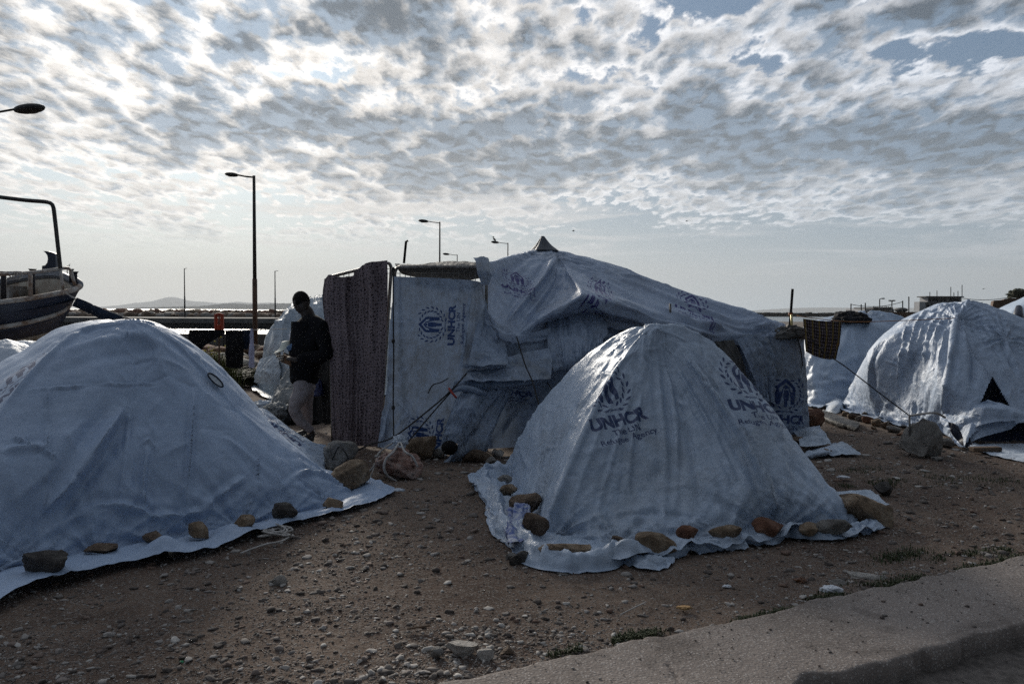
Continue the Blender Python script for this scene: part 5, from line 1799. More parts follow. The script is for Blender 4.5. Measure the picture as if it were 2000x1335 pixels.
# ------------------------------------------------------------ clothes on the washing line
M_BLK = plain('black_cotton', (0.010, 0.010, 0.012), 0.9, var=0.3, scale=8, spec=0.15)
M_NVY = plain('navy_cotton', (0.018, 0.028, 0.050), 0.85, var=0.3, scale=8, spec=0.2)
M_LILAC = plain('pale_lilac_cotton', (0.42, 0.43, 0.58), 0.8, var=0.15, scale=8, spec=0.2)
M_ORG = plain('orange_plastic', (0.40, 0.055, 0.018), 0.55, var=0.35, scale=8)
M_RED = plain('red_cloth', (0.35, 0.02, 0.012), 0.7)
sheet('hanging_trousers', [[(371, 644, 13.1), (390, 644, 13.1), (412, 644, 13.1), (439, 644, 13.1)],
                           [(368, 662, 13.1), (385, 665, 13.1), (398, 664, 13.1), (436, 654, 13.1)],
                           [(366, 685, 13.1), (376, 690, 13.1), (392, 683, 13.1), (400, 670, 13.1)],
                           [(365, 692, 13.1), (370, 696, 13.1), (384, 694, 13.1), (398, 678, 13.1)]],
      M_BLK, 40, 40, seed=181, wave=0.02, fold_along=4, ncr=10, label='black trousers draped sideways over the washing line', cat='trousers', group='clothes on the washing line')
sheet('hanging_trousers', [[(440, 645, 13.1), (458, 645, 13.15), (476, 645, 13.1)], [(442, 680, 13.1), (458, 680, 13.05), (476, 680, 13.1)], [(442, 716, 13.1), (458, 719, 13.1), (475, 717, 13.1)]],
      M_BLK, 40, 40, seed=183, wave=0.03, fold_along=4, ncr=10, label='long black garment hanging straight down beside the white one', cat='trousers', group='clothes on the washing line')
sheet('hanging_shirt', [[(473, 645, 13.3), (482, 644, 13.3), (491, 643, 13.3)], [(475, 662, 13.3), (483, 662, 13.3), (489, 662, 13.3)], [(477, 681, 13.3), (482, 682, 13.3), (486, 680, 13.3)]],
      M_NVY, 20, 24, seed=185, wave=0.02, fold_along=3, ncr=5, label='small dark blue garment between the long black one and the white one', cat='shirt', group='clothes on the washing line')
sheet('hanging_towel', [[(489, 642, 13.0), (491.5, 641, 13.0), (494, 642, 13.0)], [(488, 680, 13.0), (492, 680, 12.98), (496, 675, 13.0)], [(486, 717, 13.0), (492, 718, 13.0), (498, 717, 13.0)]],
      M_LILAC, 20, 40, seed=187, wave=0.02, fold_along=2, ncr=5, label='narrow white towel hanging at the right end of the washing line', cat='towel', group='clothes on the washing line')
sheet('hanging_shirt', [[(290, 629, 12.9), (308, 634, 12.9), (325, 638, 12.95)], [(291, 636, 12.9), (310, 642, 12.9), (324, 646, 12.95)], [(306, 648, 12.9), (316, 652, 12.9), (322, 654, 12.95)]],
      M_LILAC, 24, 24, seed=189, wave=0.015, fold_along=3, ncr=5, label='pale lilac shirt on the line just above the slope of the left tent', cat='shirt', group='clothes on the washing line')
sheet('navy_cloth', [[(151, 581, 12.6), (175, 592, 12.6), (210, 608, 12.65), (240, 619, 12.7), (268, 627, 12.8)],
                     [(146, 589, 12.6), (172, 600, 12.55), (205, 615, 12.6), (238, 625, 12.68), (268, 629, 12.8)],
                     [(142, 597, 12.6), (168, 608, 12.6), (205, 624, 12.65), (238, 630, 12.7), (268, 631, 12.8)]],
      M_NVY, 50, 20, seed=191, a1=0.01, a2=0.004, ncr=6, thick=0.02, label='long navy cloth stretched along the line between the boat and the left tent', cat='cloth', group='clothes on the washing line')
# orange life vest standing up behind the line
ov = MB()
for x0, x1, y0, y1 in ((419, 424.5, 612, 644), (431, 437, 612, 644), (424.5, 431, 611, 616), (424.5, 431, 634, 646)):
    a, b_ = at(x0, y0, 13.9), at(x1, y1, 13.9)
    ov.box((a + b_) / 2, (abs(b_[0] - a[0]) + 0.004, 0.06, abs(b_[2] - a[2])))
o = ov.build('life_vest', M_ORG)
o.modifiers.new('b', 'BEVEL').width = 0.012
tag(o, 'orange life vest with a gap in the middle hung above the black trousers', 'life vest')
post([('w', *(at(428, 700, 13.95) * [1, 1, 0])), (428, 646, 13.95), (428, 612, 13.95)], 0.016, M_WOOD, 'thin stick holding up the orange life vest', 'stick', 'stick')
sheet('red_rag', [[(377, 649, 13.4), (388, 649, 13.4)], [(377, 655, 13.4), (389, 656, 13.4)], [(379, 659, 13.4), (387, 658, 13.4)]], M_RED, 12, 12, ncr=0, label='small red rag left of the black trousers', cat='rag')

# ------------------------------------------------------------ street lamps
M_LAMP = plain('lamp_post_paint', (0.035, 0.035, 0.035), 0.6, 0.3, var=0.4, scale=3)
M_RUST = plain('rusty_paint', (0.10, 0.055, 0.035), 0.8, var=0.5, scale=5)


def lamp(px_pole, py_top, Y, arm_px, label, z0=0.0, bird=False, r=0.055, full=True):
    top = at(px_pole, py_top, Y)
    root = empty('street_lamp', (top[0], top[1], z0), label, 'street lamp', 'street lamps along the harbour')
    x, y, H = top[0], top[1], top[2]
    d = np.sign(arm_px)
    L = abs(arm_px) / FPX * Y
    MB().tube([(x, y, z0), (x, y, z0 + (H - z0) * 0.42)], [r * 1.25, r * 1.2], 10).build('lower_pole', M_RUST if full else M_LAMP, root, True)
    MB().tube([(x, y, z0 + (H - z0) * 0.42), (x, y, H)], [r * 0.95, r * 0.7], 10).build('upper_pole', M_LAMP, root, True)
    MB().tube([(x, y, H - 0.06), (x + d * L * 0.35, y, H - 0.03), (x + d * L * 0.75, y, H + L * 0.05)], r * 0.42, 8).build('arm', M_LAMP, root, True)
    mb = MB()
    hx = x + d * L * 0.86
    R = Matrix.Rotation(-0.10 * d, 3, 'Y')
    mb.ell((hx, y, H + L * 0.035), (L * 0.28, L * 0.12, L * 0.085), 12, 8, R=np.array(R))
    hd = mb.build('lamp_head', M_LAMP, root, True)
    lens = MB().ell((hx + d * L * 0.04, y, H + L * 0.005), (L * 0.13, L * 0.075, L * 0.06), 10, 6)
    lens.build('lens', plain('lamp_glass', (0.05, 0.05, 0.05), 0.2), hd, True)
    if bird:
        b = MB()
        bx = x + d * L * 0.9
        b.ell((bx, y, H + L * 0.22), (0.15, 0.06, 0.07), 8, 6, R=np.array(Matrix.Rotation(0.8, 3, 'Y')))
        b.ell((bx + 0.08 * d, y, H + L * 0.22 + 0.17), (0.06, 0.05, 0.05), 8, 6)
        b.tube([(bx + 0.12 * d, y, H + L * 0.22 + 0.17), (bx + 0.2 * d, y, H + L * 0.22 + 0.16)], [0.02, 0.004], 5)
        b.tube([(bx, y, H + L * 0.18), (bx, y, H + L * 0.06)], 0.012, 5)
        bo = b.build('gull', M_LAMP, None, True)
        tag(bo, 'small gull perched on the head of the lamp just left of the roof peak' if bird == 1 else 'gull perched on the small lamp rising behind the boat bow', 'bird')
    return root


lamp(496, 343, 28.0, -50, 'tall street lamp in front of the pier, rusty below, rising left of the man', z0=0.0, r=0.07)
lamp(-40, 216, 20.7, 112, 'street lamp whose head pokes in at the upper left border', r=0.07, full=False)
lamp(859, 433, 45.0, -37, 'street lamp rising behind the stained wall sheet, second tallest one', full=False)
lamp(992, 474, 59.0, -29, 'street lamp with a bird, just left of the roof peak', bird=1, full=False)
lamp(893, 497, 70.0, -25, 'smallest street lamp just above the brown roof scrap', full=False)
lamp(360, 524, 118.0, 5, 'thin street lamp on the pier left of the tall rusty one', z0=0.3, full=False, r=0.09)
lamp(537, 529, 118.0, 6, 'thin street lamp on the pier between the tall rusty one and the man', z0=0.3, full=False, r=0.09)
lamp(131, 519, 118.0, 5, 'thin street lamp seen just behind the bow rail of the boat', z0=0.3, bird=2, full=False, r=0.09)

# ------------------------------------------------------------ pier, breakwater, harbour wall
M_PIER = plain('pier_concrete', (0.16, 0.155, 0.15), 0.9, var=0.35, scale=0.8, bmp=0.3, bdist=0.05)
M_PIERD = plain('pier_dark_face', (0.030, 0.030, 0.028), 0.7, var=0.4, scale=0.6)  # darker lower band of the pier face
pier = empty('pier', (-40, 105, -1), 'long low concrete pier with a dark foot, crossing behind the washing line', 'pier')
mb = MB()
x = -110.0
i = 0
while x < 20:
    L = 6.0 + 0.9 * math.sin(i * 2.3)
    mb.box((x + L / 2, 112, 0.0 + 0.02 * math.sin(i * 1.7)), (L - 0.07, 14, 0.62))
    x += L
    i += 1
mb.build('deck_blocks', M_PIER, pier)
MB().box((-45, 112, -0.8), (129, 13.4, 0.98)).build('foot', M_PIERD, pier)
jet = MB()
for i in range(60):
    a = at(1350 + i * 6.2, 612, 440)
    jet.box((a[0], 440, -0.2 + 0.1 * math.sin(i * 3.1)), (1.9, 6, 2.5 + 0.35 * math.sin(i * 1.9) + 0.25 * math.sin(i * 5.3)), rz=0.1 * math.sin(i))
tag(jet.build('jetty', plain('dark_jetty', (0.035, 0.032, 0.030), 0.9, var=0.3, scale=0.2)), 'long dark low jetty on the water left of the right-hand tents', 'jetty')

hw = MB()
xx = -34.0
i = 0
while xx < -9:
    L = 2.6 + 0.5 * math.sin(i * 3.7)
    hw.box((xx + L / 2, 30.4 + 0.02 * math.sin(i * 2.2), 0.22 + 0.02 * math.sin(i * 1.3)), (L - 0.03, 0.5, 0.78))
    xx += L
    i += 1
o = hw.build('harbour_wall', plain('wall_concrete', (0.13, 0.125, 0.12), 0.9, var=0.4, scale=1.3, bmp=0.5, bdist=0.03))
tag(o, 'low grey block wall along the harbour edge behind the clothes', 'wall')

# ------------------------------------------------------------ stones
def ico(sub):
    bm = bmesh.new()
    bmesh.ops.create_icosphere(bm, subdivisions=sub, radius=1.0)
    V = np.array([v.co[:] for v in bm.verts])
    F = np.array([[v.index for v in f.verts] for f in bm.faces])
    bm.free()
    return V, F


ICO = {k: ico(k) for k in (1, 2, 3, 4, 5)}


def rock_verts(seed, sub=4, planes=9, rough=0.06, pits=0.0, blocky=0.0):
    r = np.random.default_rng(seed)
    V, F = ICO[sub]
    P = V.copy()
    if blocky:
        P = np.sign(P) * np.abs(P) ** (1 - 0.55 * blocky)
        P /= np.abs(P).max()
    for _ in range(planes):
        n = r.normal(size=3)
        n /= np.linalg.norm(n)
        d = r.uniform(0.42, 0.80)
        s = P @ n - d
        P = P - np.where(s > 0, s * r.uniform(0.85, 1.0), 0)[:, None] * n
    nn = P / np.linalg.norm(P, axis=1)[:, None]
    P = P + nn * (rough * fbm(P * 2.2 + seed, 3, seed % 97) + rough * 0.6 * ridged(P * 4.5 + seed, 3, seed % 89))[:, None]
    if pits:
        P = P - nn * (pits * np.clip(vnoise(P * 5.2 + seed, 5), 0, 1) ** 0.7)[:, None]
    mn, mx = P.min(0), P.max(0)
    return (P - (mn + mx) / 2) / ((mx - mn) / 2), F


def m_rock(name, c1, c2, c3, sc=6.0):
    m, w, b = new_mat(name)
    tc = w.node('ShaderNodeTexCoord').outputs['Object']
    n = w.noise(tc, sc, 7, 0.68, 0.6)
    n2 = w.noise(tc, sc * 5, 5, 0.7, 0.3)
    c = w.ramp(w.m('ADD', w.m('MULTIPLY', n, 0.75), w.m('MULTIPLY', n2, 0.25)), [(0.34, c3), (0.48, c1), (0.62, c2)])
    w.put(b.inputs['Base Color'], c)
    b.inputs['Roughness'].default_value = 0.88
    b.inputs['Specular IOR Level'].default_value = 0.3
    bump(w, b, w.m('ADD', n, w.m('MULTIPLY', n2, 0.7)), 1.0, 0.045)
    return m


R_TAN = m_rock('tan_stone', (0.23, 0.165, 0.11), (0.36, 0.29, 0.22), (0.085, 0.06, 0.042))
R_GREY = m_rock('grey_stone', (0.22, 0.205, 0.19), (0.34, 0.325, 0.30), (0.10, 0.092, 0.085))
R_RED = m_rock('red_brown_stone', (0.17, 0.080, 0.050), (0.28, 0.17, 0.12), (0.05, 0.025, 0.018))
R_BRN = m_rock('brown_stone', (0.15, 0.105, 0.075), (0.25, 0.195, 0.15), (0.045, 0.032, 0.025))
R_PINK = m_rock('pitted_pink_stone', (0.36, 0.22, 0.18), (0.52, 0.42, 0.38), (0.11, 0.032, 0.02), 9.0)
R_DARK = m_rock('dark_stone', (0.075, 0.068, 0.064), (0.13, 0.12, 0.11), (0.035, 0.031, 0.030))
R_PALE = m_rock('pale_stone', (0.40, 0.37, 0.34), (0.52, 0.49, 0.45), (0.22, 0.20, 0.18))


G2 = 'stones holding down the left tent'


def stone(cx, yb, w, h, mat, seed, label, z=0.0, deep=0.8, rz=0.0, tilt=0.0, sub=4, pits=0.0, blocky=0.3, name='stone', group=None, cat='stone', rough=0.07, planes=15, dY=0.0, taper=0.0):
    g = gr(cx, yb, z)
    Y = g[1]
    wx, hz = w / FPX * Y, h / FPX * Y
    if group == G2:
        wx, hz = wx * 1.12, hz * 1.15
    # visible height includes part of the top
    hh = max(hz * 0.92, 0.02)
    V, F = rock_verts(seed, sub, planes, rough, pits, blocky)
    V = V * np.stack([1 - taper * V[:, 2], 1 - taper * V[:, 2], 1 + 0 * V[:, 2]], 1)
    S = V * np.array([wx / 2, wx / 2 * deep, hh / 2])
    R = np.array(Matrix.Rotation(rz, 3, 'Z') @ Matrix.Rotation(tilt, 3, 'Y'))
    P = S @ R.T
    P[:, 2] -= P[:, 2].min()
    P += np.array([g[0], Y + wx / 2 * deep * 0.8 + dY, z - 0.02])
    # flatten what is under the earth
    o = mesh_obj(name, P, F, mat)
    return tag(o, label, cat, group)


G1 = 'stones holding down the front right tent'
G2 = 'stones holding down the left tent'
sk = 0.055
stone(984, 944, 34, 22, R_GREY, 201, 'small grey stone at the far left corner of the front right tent apron', sk, group=G1)
stone(992, 966, 40, 26, R_TAN, 202, 'tan flattish stone, second from the far corner on the left apron of the printed tent', sk, group=G1)
stone(1026, 1000, 66, 44, R_BRN, 203, 'broad brown stone midway along the left apron of the printed tent', sk, group=G1)
stone(1046, 1045, 56, 54, R_BRN, 204, 'upright brown stone at the near left corner of the printed tent', sk, group=G1, deep=0.7)
stone(1104, 1090, 108, 36, R_TAN, 205, 'long flat dark-topped stone slab at the front left corner of the printed tent', sk, group=G1, deep=0.45, blocky=0.6)
stone(1208, 1056, 24, 16, R_BRN, 206, 'tiny brown stone left of the cut tan block on the front apron', sk, group=G1)
stone(1284, 1076, 84, 42, R_TAN, 207, 'squared tan block on the front apron, cleanest cut of the row', sk, group=G1, deep=0.5, blocky=1.0, planes=3, rough=0.03)
stone(1344, 1058, 44, 40, R_RED, 208, 'upright reddish stone leaning against the cut tan block', sk, group=G1, deep=0.6)
stone(1418, 1054, 72, 34, R_TAN, 209, 'wedge-shaped tan stone in the middle of the front apron', sk, group=G1, deep=0.5, blocky=0.7)
stone(1506, 1046, 62, 42, R_RED, 210, 'rounded rusty stone where the deep fold meets the apron', sk, group=G1, deep=0.7, blocky=0.1)
stone(1532, 1020, 38, 22, R_DARK, 211, 'flat dark stone behind the rounded rusty one', sk, group=G1)
stone(1580, 1042, 40, 26, R_TAN, 212, 'small smooth tan stone right of the rusty rounded one', sk, group=G1)
stone(1628, 1040, 78, 36, R_GREY, 213, 'mottled grey-brown stone near the right corner of the front apron', sk, group=G1, deep=0.5)
stone(1700, 1030, 118, 62, R_TAN, 214, 'large tilted flat slab of tan rock at the right corner of the printed tent', 0.0, group=G1, deep=0.55, tilt=0.18, blocky=0.5)
stone(1732, 968, 36, 34, R_DARK, 215, 'dark rounded stone above the large tan slab', 0, cat='stone')
stone(1016, 1102, 44, 34, R_DARK, 216, 'dark stone half under the front left hem of the printed tent', 0, group=G1)
stone(999, 1092, 24, 20, R_GREY, 217, 'small grey stone just left of the hem corner of the printed tent', 0, group=G1)
stone(1100, 1122, 34, 12, R_GREY, 218, 'low grey stone under the hem below the long slab', 0, group=G1)

stone(78, 1126, 96, 52, R_DARK, 221, 'long dark stone lying on the apron at the lower left', sk, group=G2, deep=0.45, tilt=-0.15)
stone(190, 1082, 56, 22, R_BRN, 222, 'brown stone mostly hidden behind the apron right of the long dark one', sk, group=G2)
stone(296, 1062, 48, 24, R_BRN, 223, 'flat brown stone above the lifted hem with the tin can', sk, group=G2)
stone(382, 1050, 40, 32, R_TAN, 224, 'tan stone on the left tent apron just right of the lifted hem', sk, group=G2)
stone(471, 1036, 42, 30, R_TAN, 225, 'lumpy brown-and-tan stone on the apron above the pile of rope', sk, group=G2)
stone(553, 1013, 46, 32, R_DARK, 226, 'dark pointed stone on the right part of the left tent apron', sk, group=G2)
stone(648, 990, 38, 20, R_TAN, 227, 'small flat tan stone nearest the right corner of the left tent', sk, group=G2)
stone(673, 963, 78, 62, R_TAN, 228, 'big boulder with a pale tan top at the right corner of the left tent', 0, group=G2, deep=0.8, sub=5)
stone(662, 922, 72, 70, R_GREY, 229, 'big grey boulder behind the tan-topped one, dark rope across it', 0, deep=0.8, sub=5)
stone(640, 905, 26, 24, R_GREY, 230, 'small grey stone wedged between the grey boulder and the left tent', 0)
stone(777, 938, 92, 66, R_PINK, 231, 'pitted pinkish boulder tied round with pale rope strands', 0, deep=0.8, pits=0.22, sub=5, cat='boulder', name='roped_boulder', blocky=0.5)
stone(818, 897, 62, 50, R_TAN, 232, 'rounded tan boulder right behind the roped pink one', 0, deep=0.8)
stone(852, 893, 34, 20, R_GREY, 233, 'low grey stone at the foot of the sideways lettering', 0)
stone(930, 898, 58, 26, R_BRN, 234, 'flat brown stone on the loose flap left of the printed tent', 0.02, deep=0.5)
stone(958, 903, 24, 15, R_GREY, 235, 'small pale stone left of the far corner of the printed tent', 0)
stone(972, 893, 26, 18, R_PALE, 236, 'small pale stone touching the far corner of the printed tent', 0)
stone(1577, 842, 72, 50, R_RED, 237, 'large red-brown boulder against the foot of the printed corner wall', 0.0, deep=0.8, sub=5, cat='boulder', name='boulder')
stone(1565, 868, 46, 18, R_BRN, 238, 'flat brown stone in the shade under the red-brown boulder', 0)
stone(1600, 784, 40, 32, R_BRN, 239, 'rounded brown stone at the left foot of the pale tent behind the blanket', 0)
stone(1640, 776, 26, 14, R_TAN, 240, 'orange-tan stone at the foot of the pale tent, right of the rounded brown one', 0.0)
stone(1622, 884, 22, 12, R_TAN, 241, 'small tan stone on the torn plastic sheet', 0.03)
stone(1815, 893, 72, 86, R_GREY, 242, 'tall pointed grey boulder standing by the iron stake on the right', 0, deep=0.8, sub=5, cat='boulder', name='boulder', planes=16, blocky=0.2, taper=0.33)
stone(1856, 872, 34, 22, R_GREY, 243, 'low grey stone between the tall grey boulder and the right tent', 0)
stone(1835, 898, 22, 10, R_GREY, 244, 'small stone at the right foot of the tall grey boulder', 0)
stone(900, 1276, 66, 30, R_PALE, 245, 'largest pale rock in the trio at the bottom near the kerb', 0, deep=0.6, cat='rock')
stone(852, 1282, 28, 26, R_GREY, 246, 'small grey rock left of the largest pale rock near the kerb', 0, cat='rock')
stone(948, 1284, 36, 26, R_PALE, 247, 'angular pale rock right of the largest one near the kerb', 0, cat='rock')
stone(990, 1276, 30, 20, R_BRN, 248, 'brown rock at the kerb edge, right end of the group of rocks', 0, cat='rock')
stone(541, 1142, 36, 28, R_PALE, 249, 'single smooth elongated pale stone on the open gravel', 0, deep=0.4, rz=0.5, blocky=0, cat='stone')
stone(1350, 1247, 16, 9, R_PALE, 250, 'small pale pebble by the yellow leaf', 0) if False else None
stone(1700, 1128, 70, 12, R_PALE, 251, 'flat pale broken concrete piece beside the grass along the pavement', 0, deep=0.7, cat='rubble')
stone(1640, 1138, 40, 12, R_GREY, 252, 'flat grey rubble piece left of the pale broken concrete', 0, deep=0.7, cat='rubble')
# row along the foot of the right tent
row = [(1655, 806, 20, 12), (1668, 812, 22, 14), (1682, 816, 20, 15), (1698, 820, 24, 18), (1716, 826, 22, 18), (1733, 831, 22, 18), (1747, 838, 26, 17),
       (1762, 845, 16, 11), (1775, 850, 14, 9), (1690, 806, 14, 11), (1724, 815, 14, 12), (1645, 812, 14, 8), (1708, 832, 14, 9)]
for i, (x, y, w_, h_) in enumerate(row):
    stone(x, y + 6, w_, h_, (R_TAN, R_BRN, R_GREY, R_RED)[i % 4], 300 + i, 'small stone in the row along the foot of the big right tent', 0, sub=3,
          group='row of small stones at the right tent')
# breakwater boulders on the pier
for i in range(112):
    px = 112 + i * 4.35 + (i * 7.3 % 3)
    lay = i % 2
    Y = 121.0 + 3.0 * lay + (i * 1.7 % 2)
    c = at(px, 610, Y)
    s = 0.55 + 0.35 * ((i * 0.618) % 1)
    V, F = rock_verts(400 + i % 9, 2, 7, 0.05)
    P = V * np.array([s * 1.25, s, s * (0.62 + 0.25 * ((i * 0.37) % 1))])
    a = i * 1.3
    R = np.array([[math.cos(a), -math.sin(a), 0], [math.sin(a), math.cos(a), 0], [0, 0, 1]])
    P = P @ R.T + np.array([c[0], Y, 0.45 + 0.42 * lay])
    tag(mesh_obj('breakwater_rock', P, F, (R_BRN, R_RED, R_GREY, R_TAN)[(i * 5) % 4], smooth=False), 'breakwater boulder in the long line of rocks on the pier', 'boulder', 'breakwater boulders on the pier')
# rubble bank under the harbour wall
for i in range(56):
    px = 352 + (i * 37 % 190) * 1.12
    Y = 20.5 + (i * 0.618 % 1) * 8.5
    c = at(px, 640, Y)
    s = 0.13 + 0.20 * ((i * 0.37) % 1)
    V, F = rock_verts(500 + i % 7, 2, 7, 0.05)
    a = i * 1.9
    R = np.array([[math.cos(a), -math.sin(a), 0], [math.sin(a), math.cos(a), 0], [0, 0, 1]])
    P = (V * np.array([s * 1.3, s, s * 0.7])) @ R.T + np.array([c[0], Y, s * 0.45])
    tag(mesh_obj('rubble_stone', P, F, (R_BRN, R_RED, R_GREY, R_TAN)[(i * 3) % 4], smooth=False), 'rubble stone in the bank between the clothes and the harbour wall', 'stone', 'rubble bank below the harbour wall')

# ------------------------------------------------------------ boat ashore on the left
M_HULL = plain('navy_hull_paint', (0.028, 0.040, 0.072), 0.45, var=0.3, scale=2.5, bmp=0.15, bdist=0.01)
M_CREAM = plain('cream_paint', (0.36, 0.33, 0.27), 0.6, var=0.3, scale=3, bmp=0.2, alt=(0.20, 0.13, 0.08))
M_WHITEP = plain('white_boat_paint', (0.46, 0.45, 0.43), 0.5, var=0.25, scale=5, bmp=0.15, alt=(0.22, 0.13, 0.08))
M_GREYB = plain('grey_blue_paint', (0.16, 0.18, 0.22), 0.55, var=0.3, scale=4)
M_DECKD = plain('dark_bulwark', (0.016, 0.016, 0.022), 0.7)
BOAT = empty('fishing_boat', at(-120, 640, 12.9) * [1, 1, 0], 'navy fishing boat hauled ashore at the left edge, white stripe, pipe rail round its bow', 'boat')


def strip(name, top, bot, mat, n=60, m=8, thick=0.05, bulge=0.0):
    A = catmull([wpt(p) for p in top], n)
    B = catmull([wpt(p) for p in bot], n)
    t = np.linspace(0, 1, m)
    G = A[:, None] * (1 - t)[None, :, None] + B[:, None] * t[None, :, None]
    if bulge:
        G[..., 1] -= (bulge * np.sin(t * math.pi))[None]
    return grid_obj(name, G, mat, BOAT, thick=thick)


gun = [(-260, 622, 11.2), (-100, 603, 11.7), (0, 591, 12.05), (58, 583.5, 12.3), (112, 573.5, 12.6), (142, 567, 12.85), (156, 559, 13.05)]
rubt = [(-260, 668, 11.3), (-100, 650, 11.8), (0, 635.5, 12.15), (58, 625, 12.42), (100, 613.5, 12.7), (124, 603, 12.95), (137, 592, 13.08)]
rubb = [(-260, 676, 11.3), (-100, 658, 11.8), (0, 642.5, 12.15), (58, 631.5, 12.42), (98, 620, 12.7), (121, 609, 12.95), (135, 597, 13.08)]
boot = [(-260, 712, 11.7), (-100, 690, 12.1), (0, 667, 12.4), (45, 658, 12.65), (80, 650, 12.85), (100, 645, 13.0), (110, 641, 13.08)]
keel = [(-260, 790, 12.6), (-100, 760, 12.8), (0, 735, 12.95), (25, 715, 13.0), (45, 700, 13.05), (60, 685, 13.06), (72, 674, 13.08)]
strip('hull', gun, rubt, M_HULL, bulge=0.03)
strip('hull', rubb, boot, M_HULL, bulge=0.05)
strip('hull_bottom', boot, keel, M_CREAM, bulge=0.10)
# stem
MB().tube(catmull([wpt(p) for p in [(156, 558, 13.07), (147, 571, 13.1), (138, 590, 13.1), (123, 620, 13.1), (110, 641, 13.1), (88, 660, 13.1), (62, 684, 13.1), (30, 712, 13.1)]], 30), 0.035, 8).build('stem', M_HULL, BOAT, True)
# far side, mirrored across the keel line
fgun = [(-260, 575, 15.6), (-100, 556, 15.2), (0, 545, 14.7), (40, 537, 14.4), (78, 531, 14.0), (112, 530, 13.65), (135, 538, 13.35), (152, 552, 13.12)]
fmid = [(-260, 640, 15.3), (-100, 620, 15.0), (0, 610, 14.5), (40, 600, 14.2), (78, 596, 13.9), (108, 594, 13.6), (128, 592, 13.35), (140, 588, 13.15)]
fdn = [(-260, 700, 13.6), (-100, 690, 13.5), (0, 680, 13.4), (40, 670, 13.35), (60, 668, 13.3), (75, 668, 13.25), (90, 665, 13.2), (100, 655, 13.15)]
strip('bulwark', fgun, [(a, b + 9, c) for a, b, c in fgun], M_GREYB, thick=0.07)
strip('inner_bulwark', [(a, b + 9, c) for a, b, c in fgun], [(a, b + 14, c - 0.02) for a, b, c in fgun], M_DECKD, thick=0.06)
strip('inner_bulwark', [(a, b + 13, c) for a, b, c in fgun], fmid, M_CREAM, thick=0.05)
strip('hull', fmid, fdn, M_HULL, thick=0.05)
# deck
A = catmull([wpt((a, b + 6, c)) for a, b, c in gun], 40)
B = catmull([wpt((a, b + 22, c)) for a, b, c in fgun], 40)
t = np.linspace(0, 1, 8)
Gd = A[:, None] * (1 - t)[None, :, None] + B[:, None] * t[None, :, None]
Gd[..., 2] = Gd[..., 2] * 0.6 + Gd[..., 2].min(1)[:, None] * 0.4 - 0.12
grid_obj('deck', Gd, M_DECKD, BOAT)
# caps, rubbing strake
MB().tube(catmull([wpt((a, b - 0.5, c)) for a, b, c in gun], 50), 0.042, 8).build('gunwale', M_WHITEP, BOAT, True)
MB().tube(catmull([wpt((a, b + 3.4, c - 0.05)) for a, b, c in rubt], 50), 0.036, 8).build('rubbing_strake', M_WHITEP, BOAT, True)
MB().tube(catmull([wpt(p) for p in [(142, 566, 12.9), (153, 561, 13.05), (157, 556, 13.1), (154, 551, 13.15), (146, 545, 13.25)]], 16), 0.05, 8).build('bow_cap', M_GREYB, BOAT, True)
# pale locker seen inside
mb = MB()
a, b_ = at(-30, 558, 13.9), at(36, 588, 13.9)
mb.box((a + b_) / 2, (abs(b_[0] - a[0]), 0.5, abs(b_[2] - a[2])))
mb.build('locker', M_WHITEP, BOAT)
# rail
MB().tube(catmull([wpt(p) for p in [(-260, 545, 11.3), (-80, 539, 11.9), (0, 536, 12.1), (60, 532, 12.35), (100, 527, 12.6), (126, 523.5, 12.8), (134, 524, 12.85), (138, 528, 12.88), (142, 542, 12.95), (147, 560, 13.0)]], 60), 0.026, 8).build('rail', M_WHITEP, BOAT, True)
for (x0, y0, x1, y1, Y) in ((59, 533, 60, 582, 12.32), (118, 526, 124, 570, 12.72), (-60, 538, -58, 600, 11.9)):
    MB().tube([at(x0, y0, Y), at(x1, y1, Y)], 0.030 if x0 == 59 else 0.024, 8).build('rail_post', M_WHITEP, BOAT, True)
# black bitts
for (x, y0, y1, Y, w_) in ((63.5, 525, 584, 12.55, 0.05), (7, 530, 590, 12.3, 0.05), (139, 525, 552, 13.1, 0.04), (146, 530, 556, 13.05, 0.05)):
    o = MB().tube([at(x, y0 + 2, Y), at(x, y1, Y)], w_ * 0.8, 8)
    o.tube([at(x, y0 + 3, Y), at(x, y0, Y)], [w_ * 0.9, w_ * 1.25], 8)
    o.build('bitt', M_DECKD, BOAT, True)
# high stemhead board with its hollow
pts = [(84, 490), (92, 490.5), (104, 493), (108, 496), (109, 530), (82, 530), (82, 519), (88, 518), (92, 513), (93.5, 505), (92, 498), (88, 493)]
P0 = [at(x, y, 13.0) for x, y in pts]
P1 = [p + np.array([0, 0.10, 0]) for p in P0]
n = len(pts)
mb = MB()
F = [tuple(range(n)), tuple(range(2 * n - 1, n - 1, -1))] + [(i, (i + 1) % n, n + (i + 1) % n, n + i) for i in range(n)]
mb.add(P0 + P1, F)
mb.build('stemhead', M_HULL, BOAT)
# tall pipe arch
MB().tube(catmull([wpt(p) for p in [(-120, 374, 12.6), (-40, 380, 12.6), (0, 385, 12.6), (50, 391, 12.6), (88, 394, 12.6), (99, 397, 12.6), (104, 404, 12.6), (107, 425, 12.62), (112, 470, 12.65), (118, 524, 12.7)]], 60), 0.032, 8).build('pipe_arch', plain('pipe_dark', (0.05, 0.05, 0.05), 0.5, 0.4), BOAT, True)
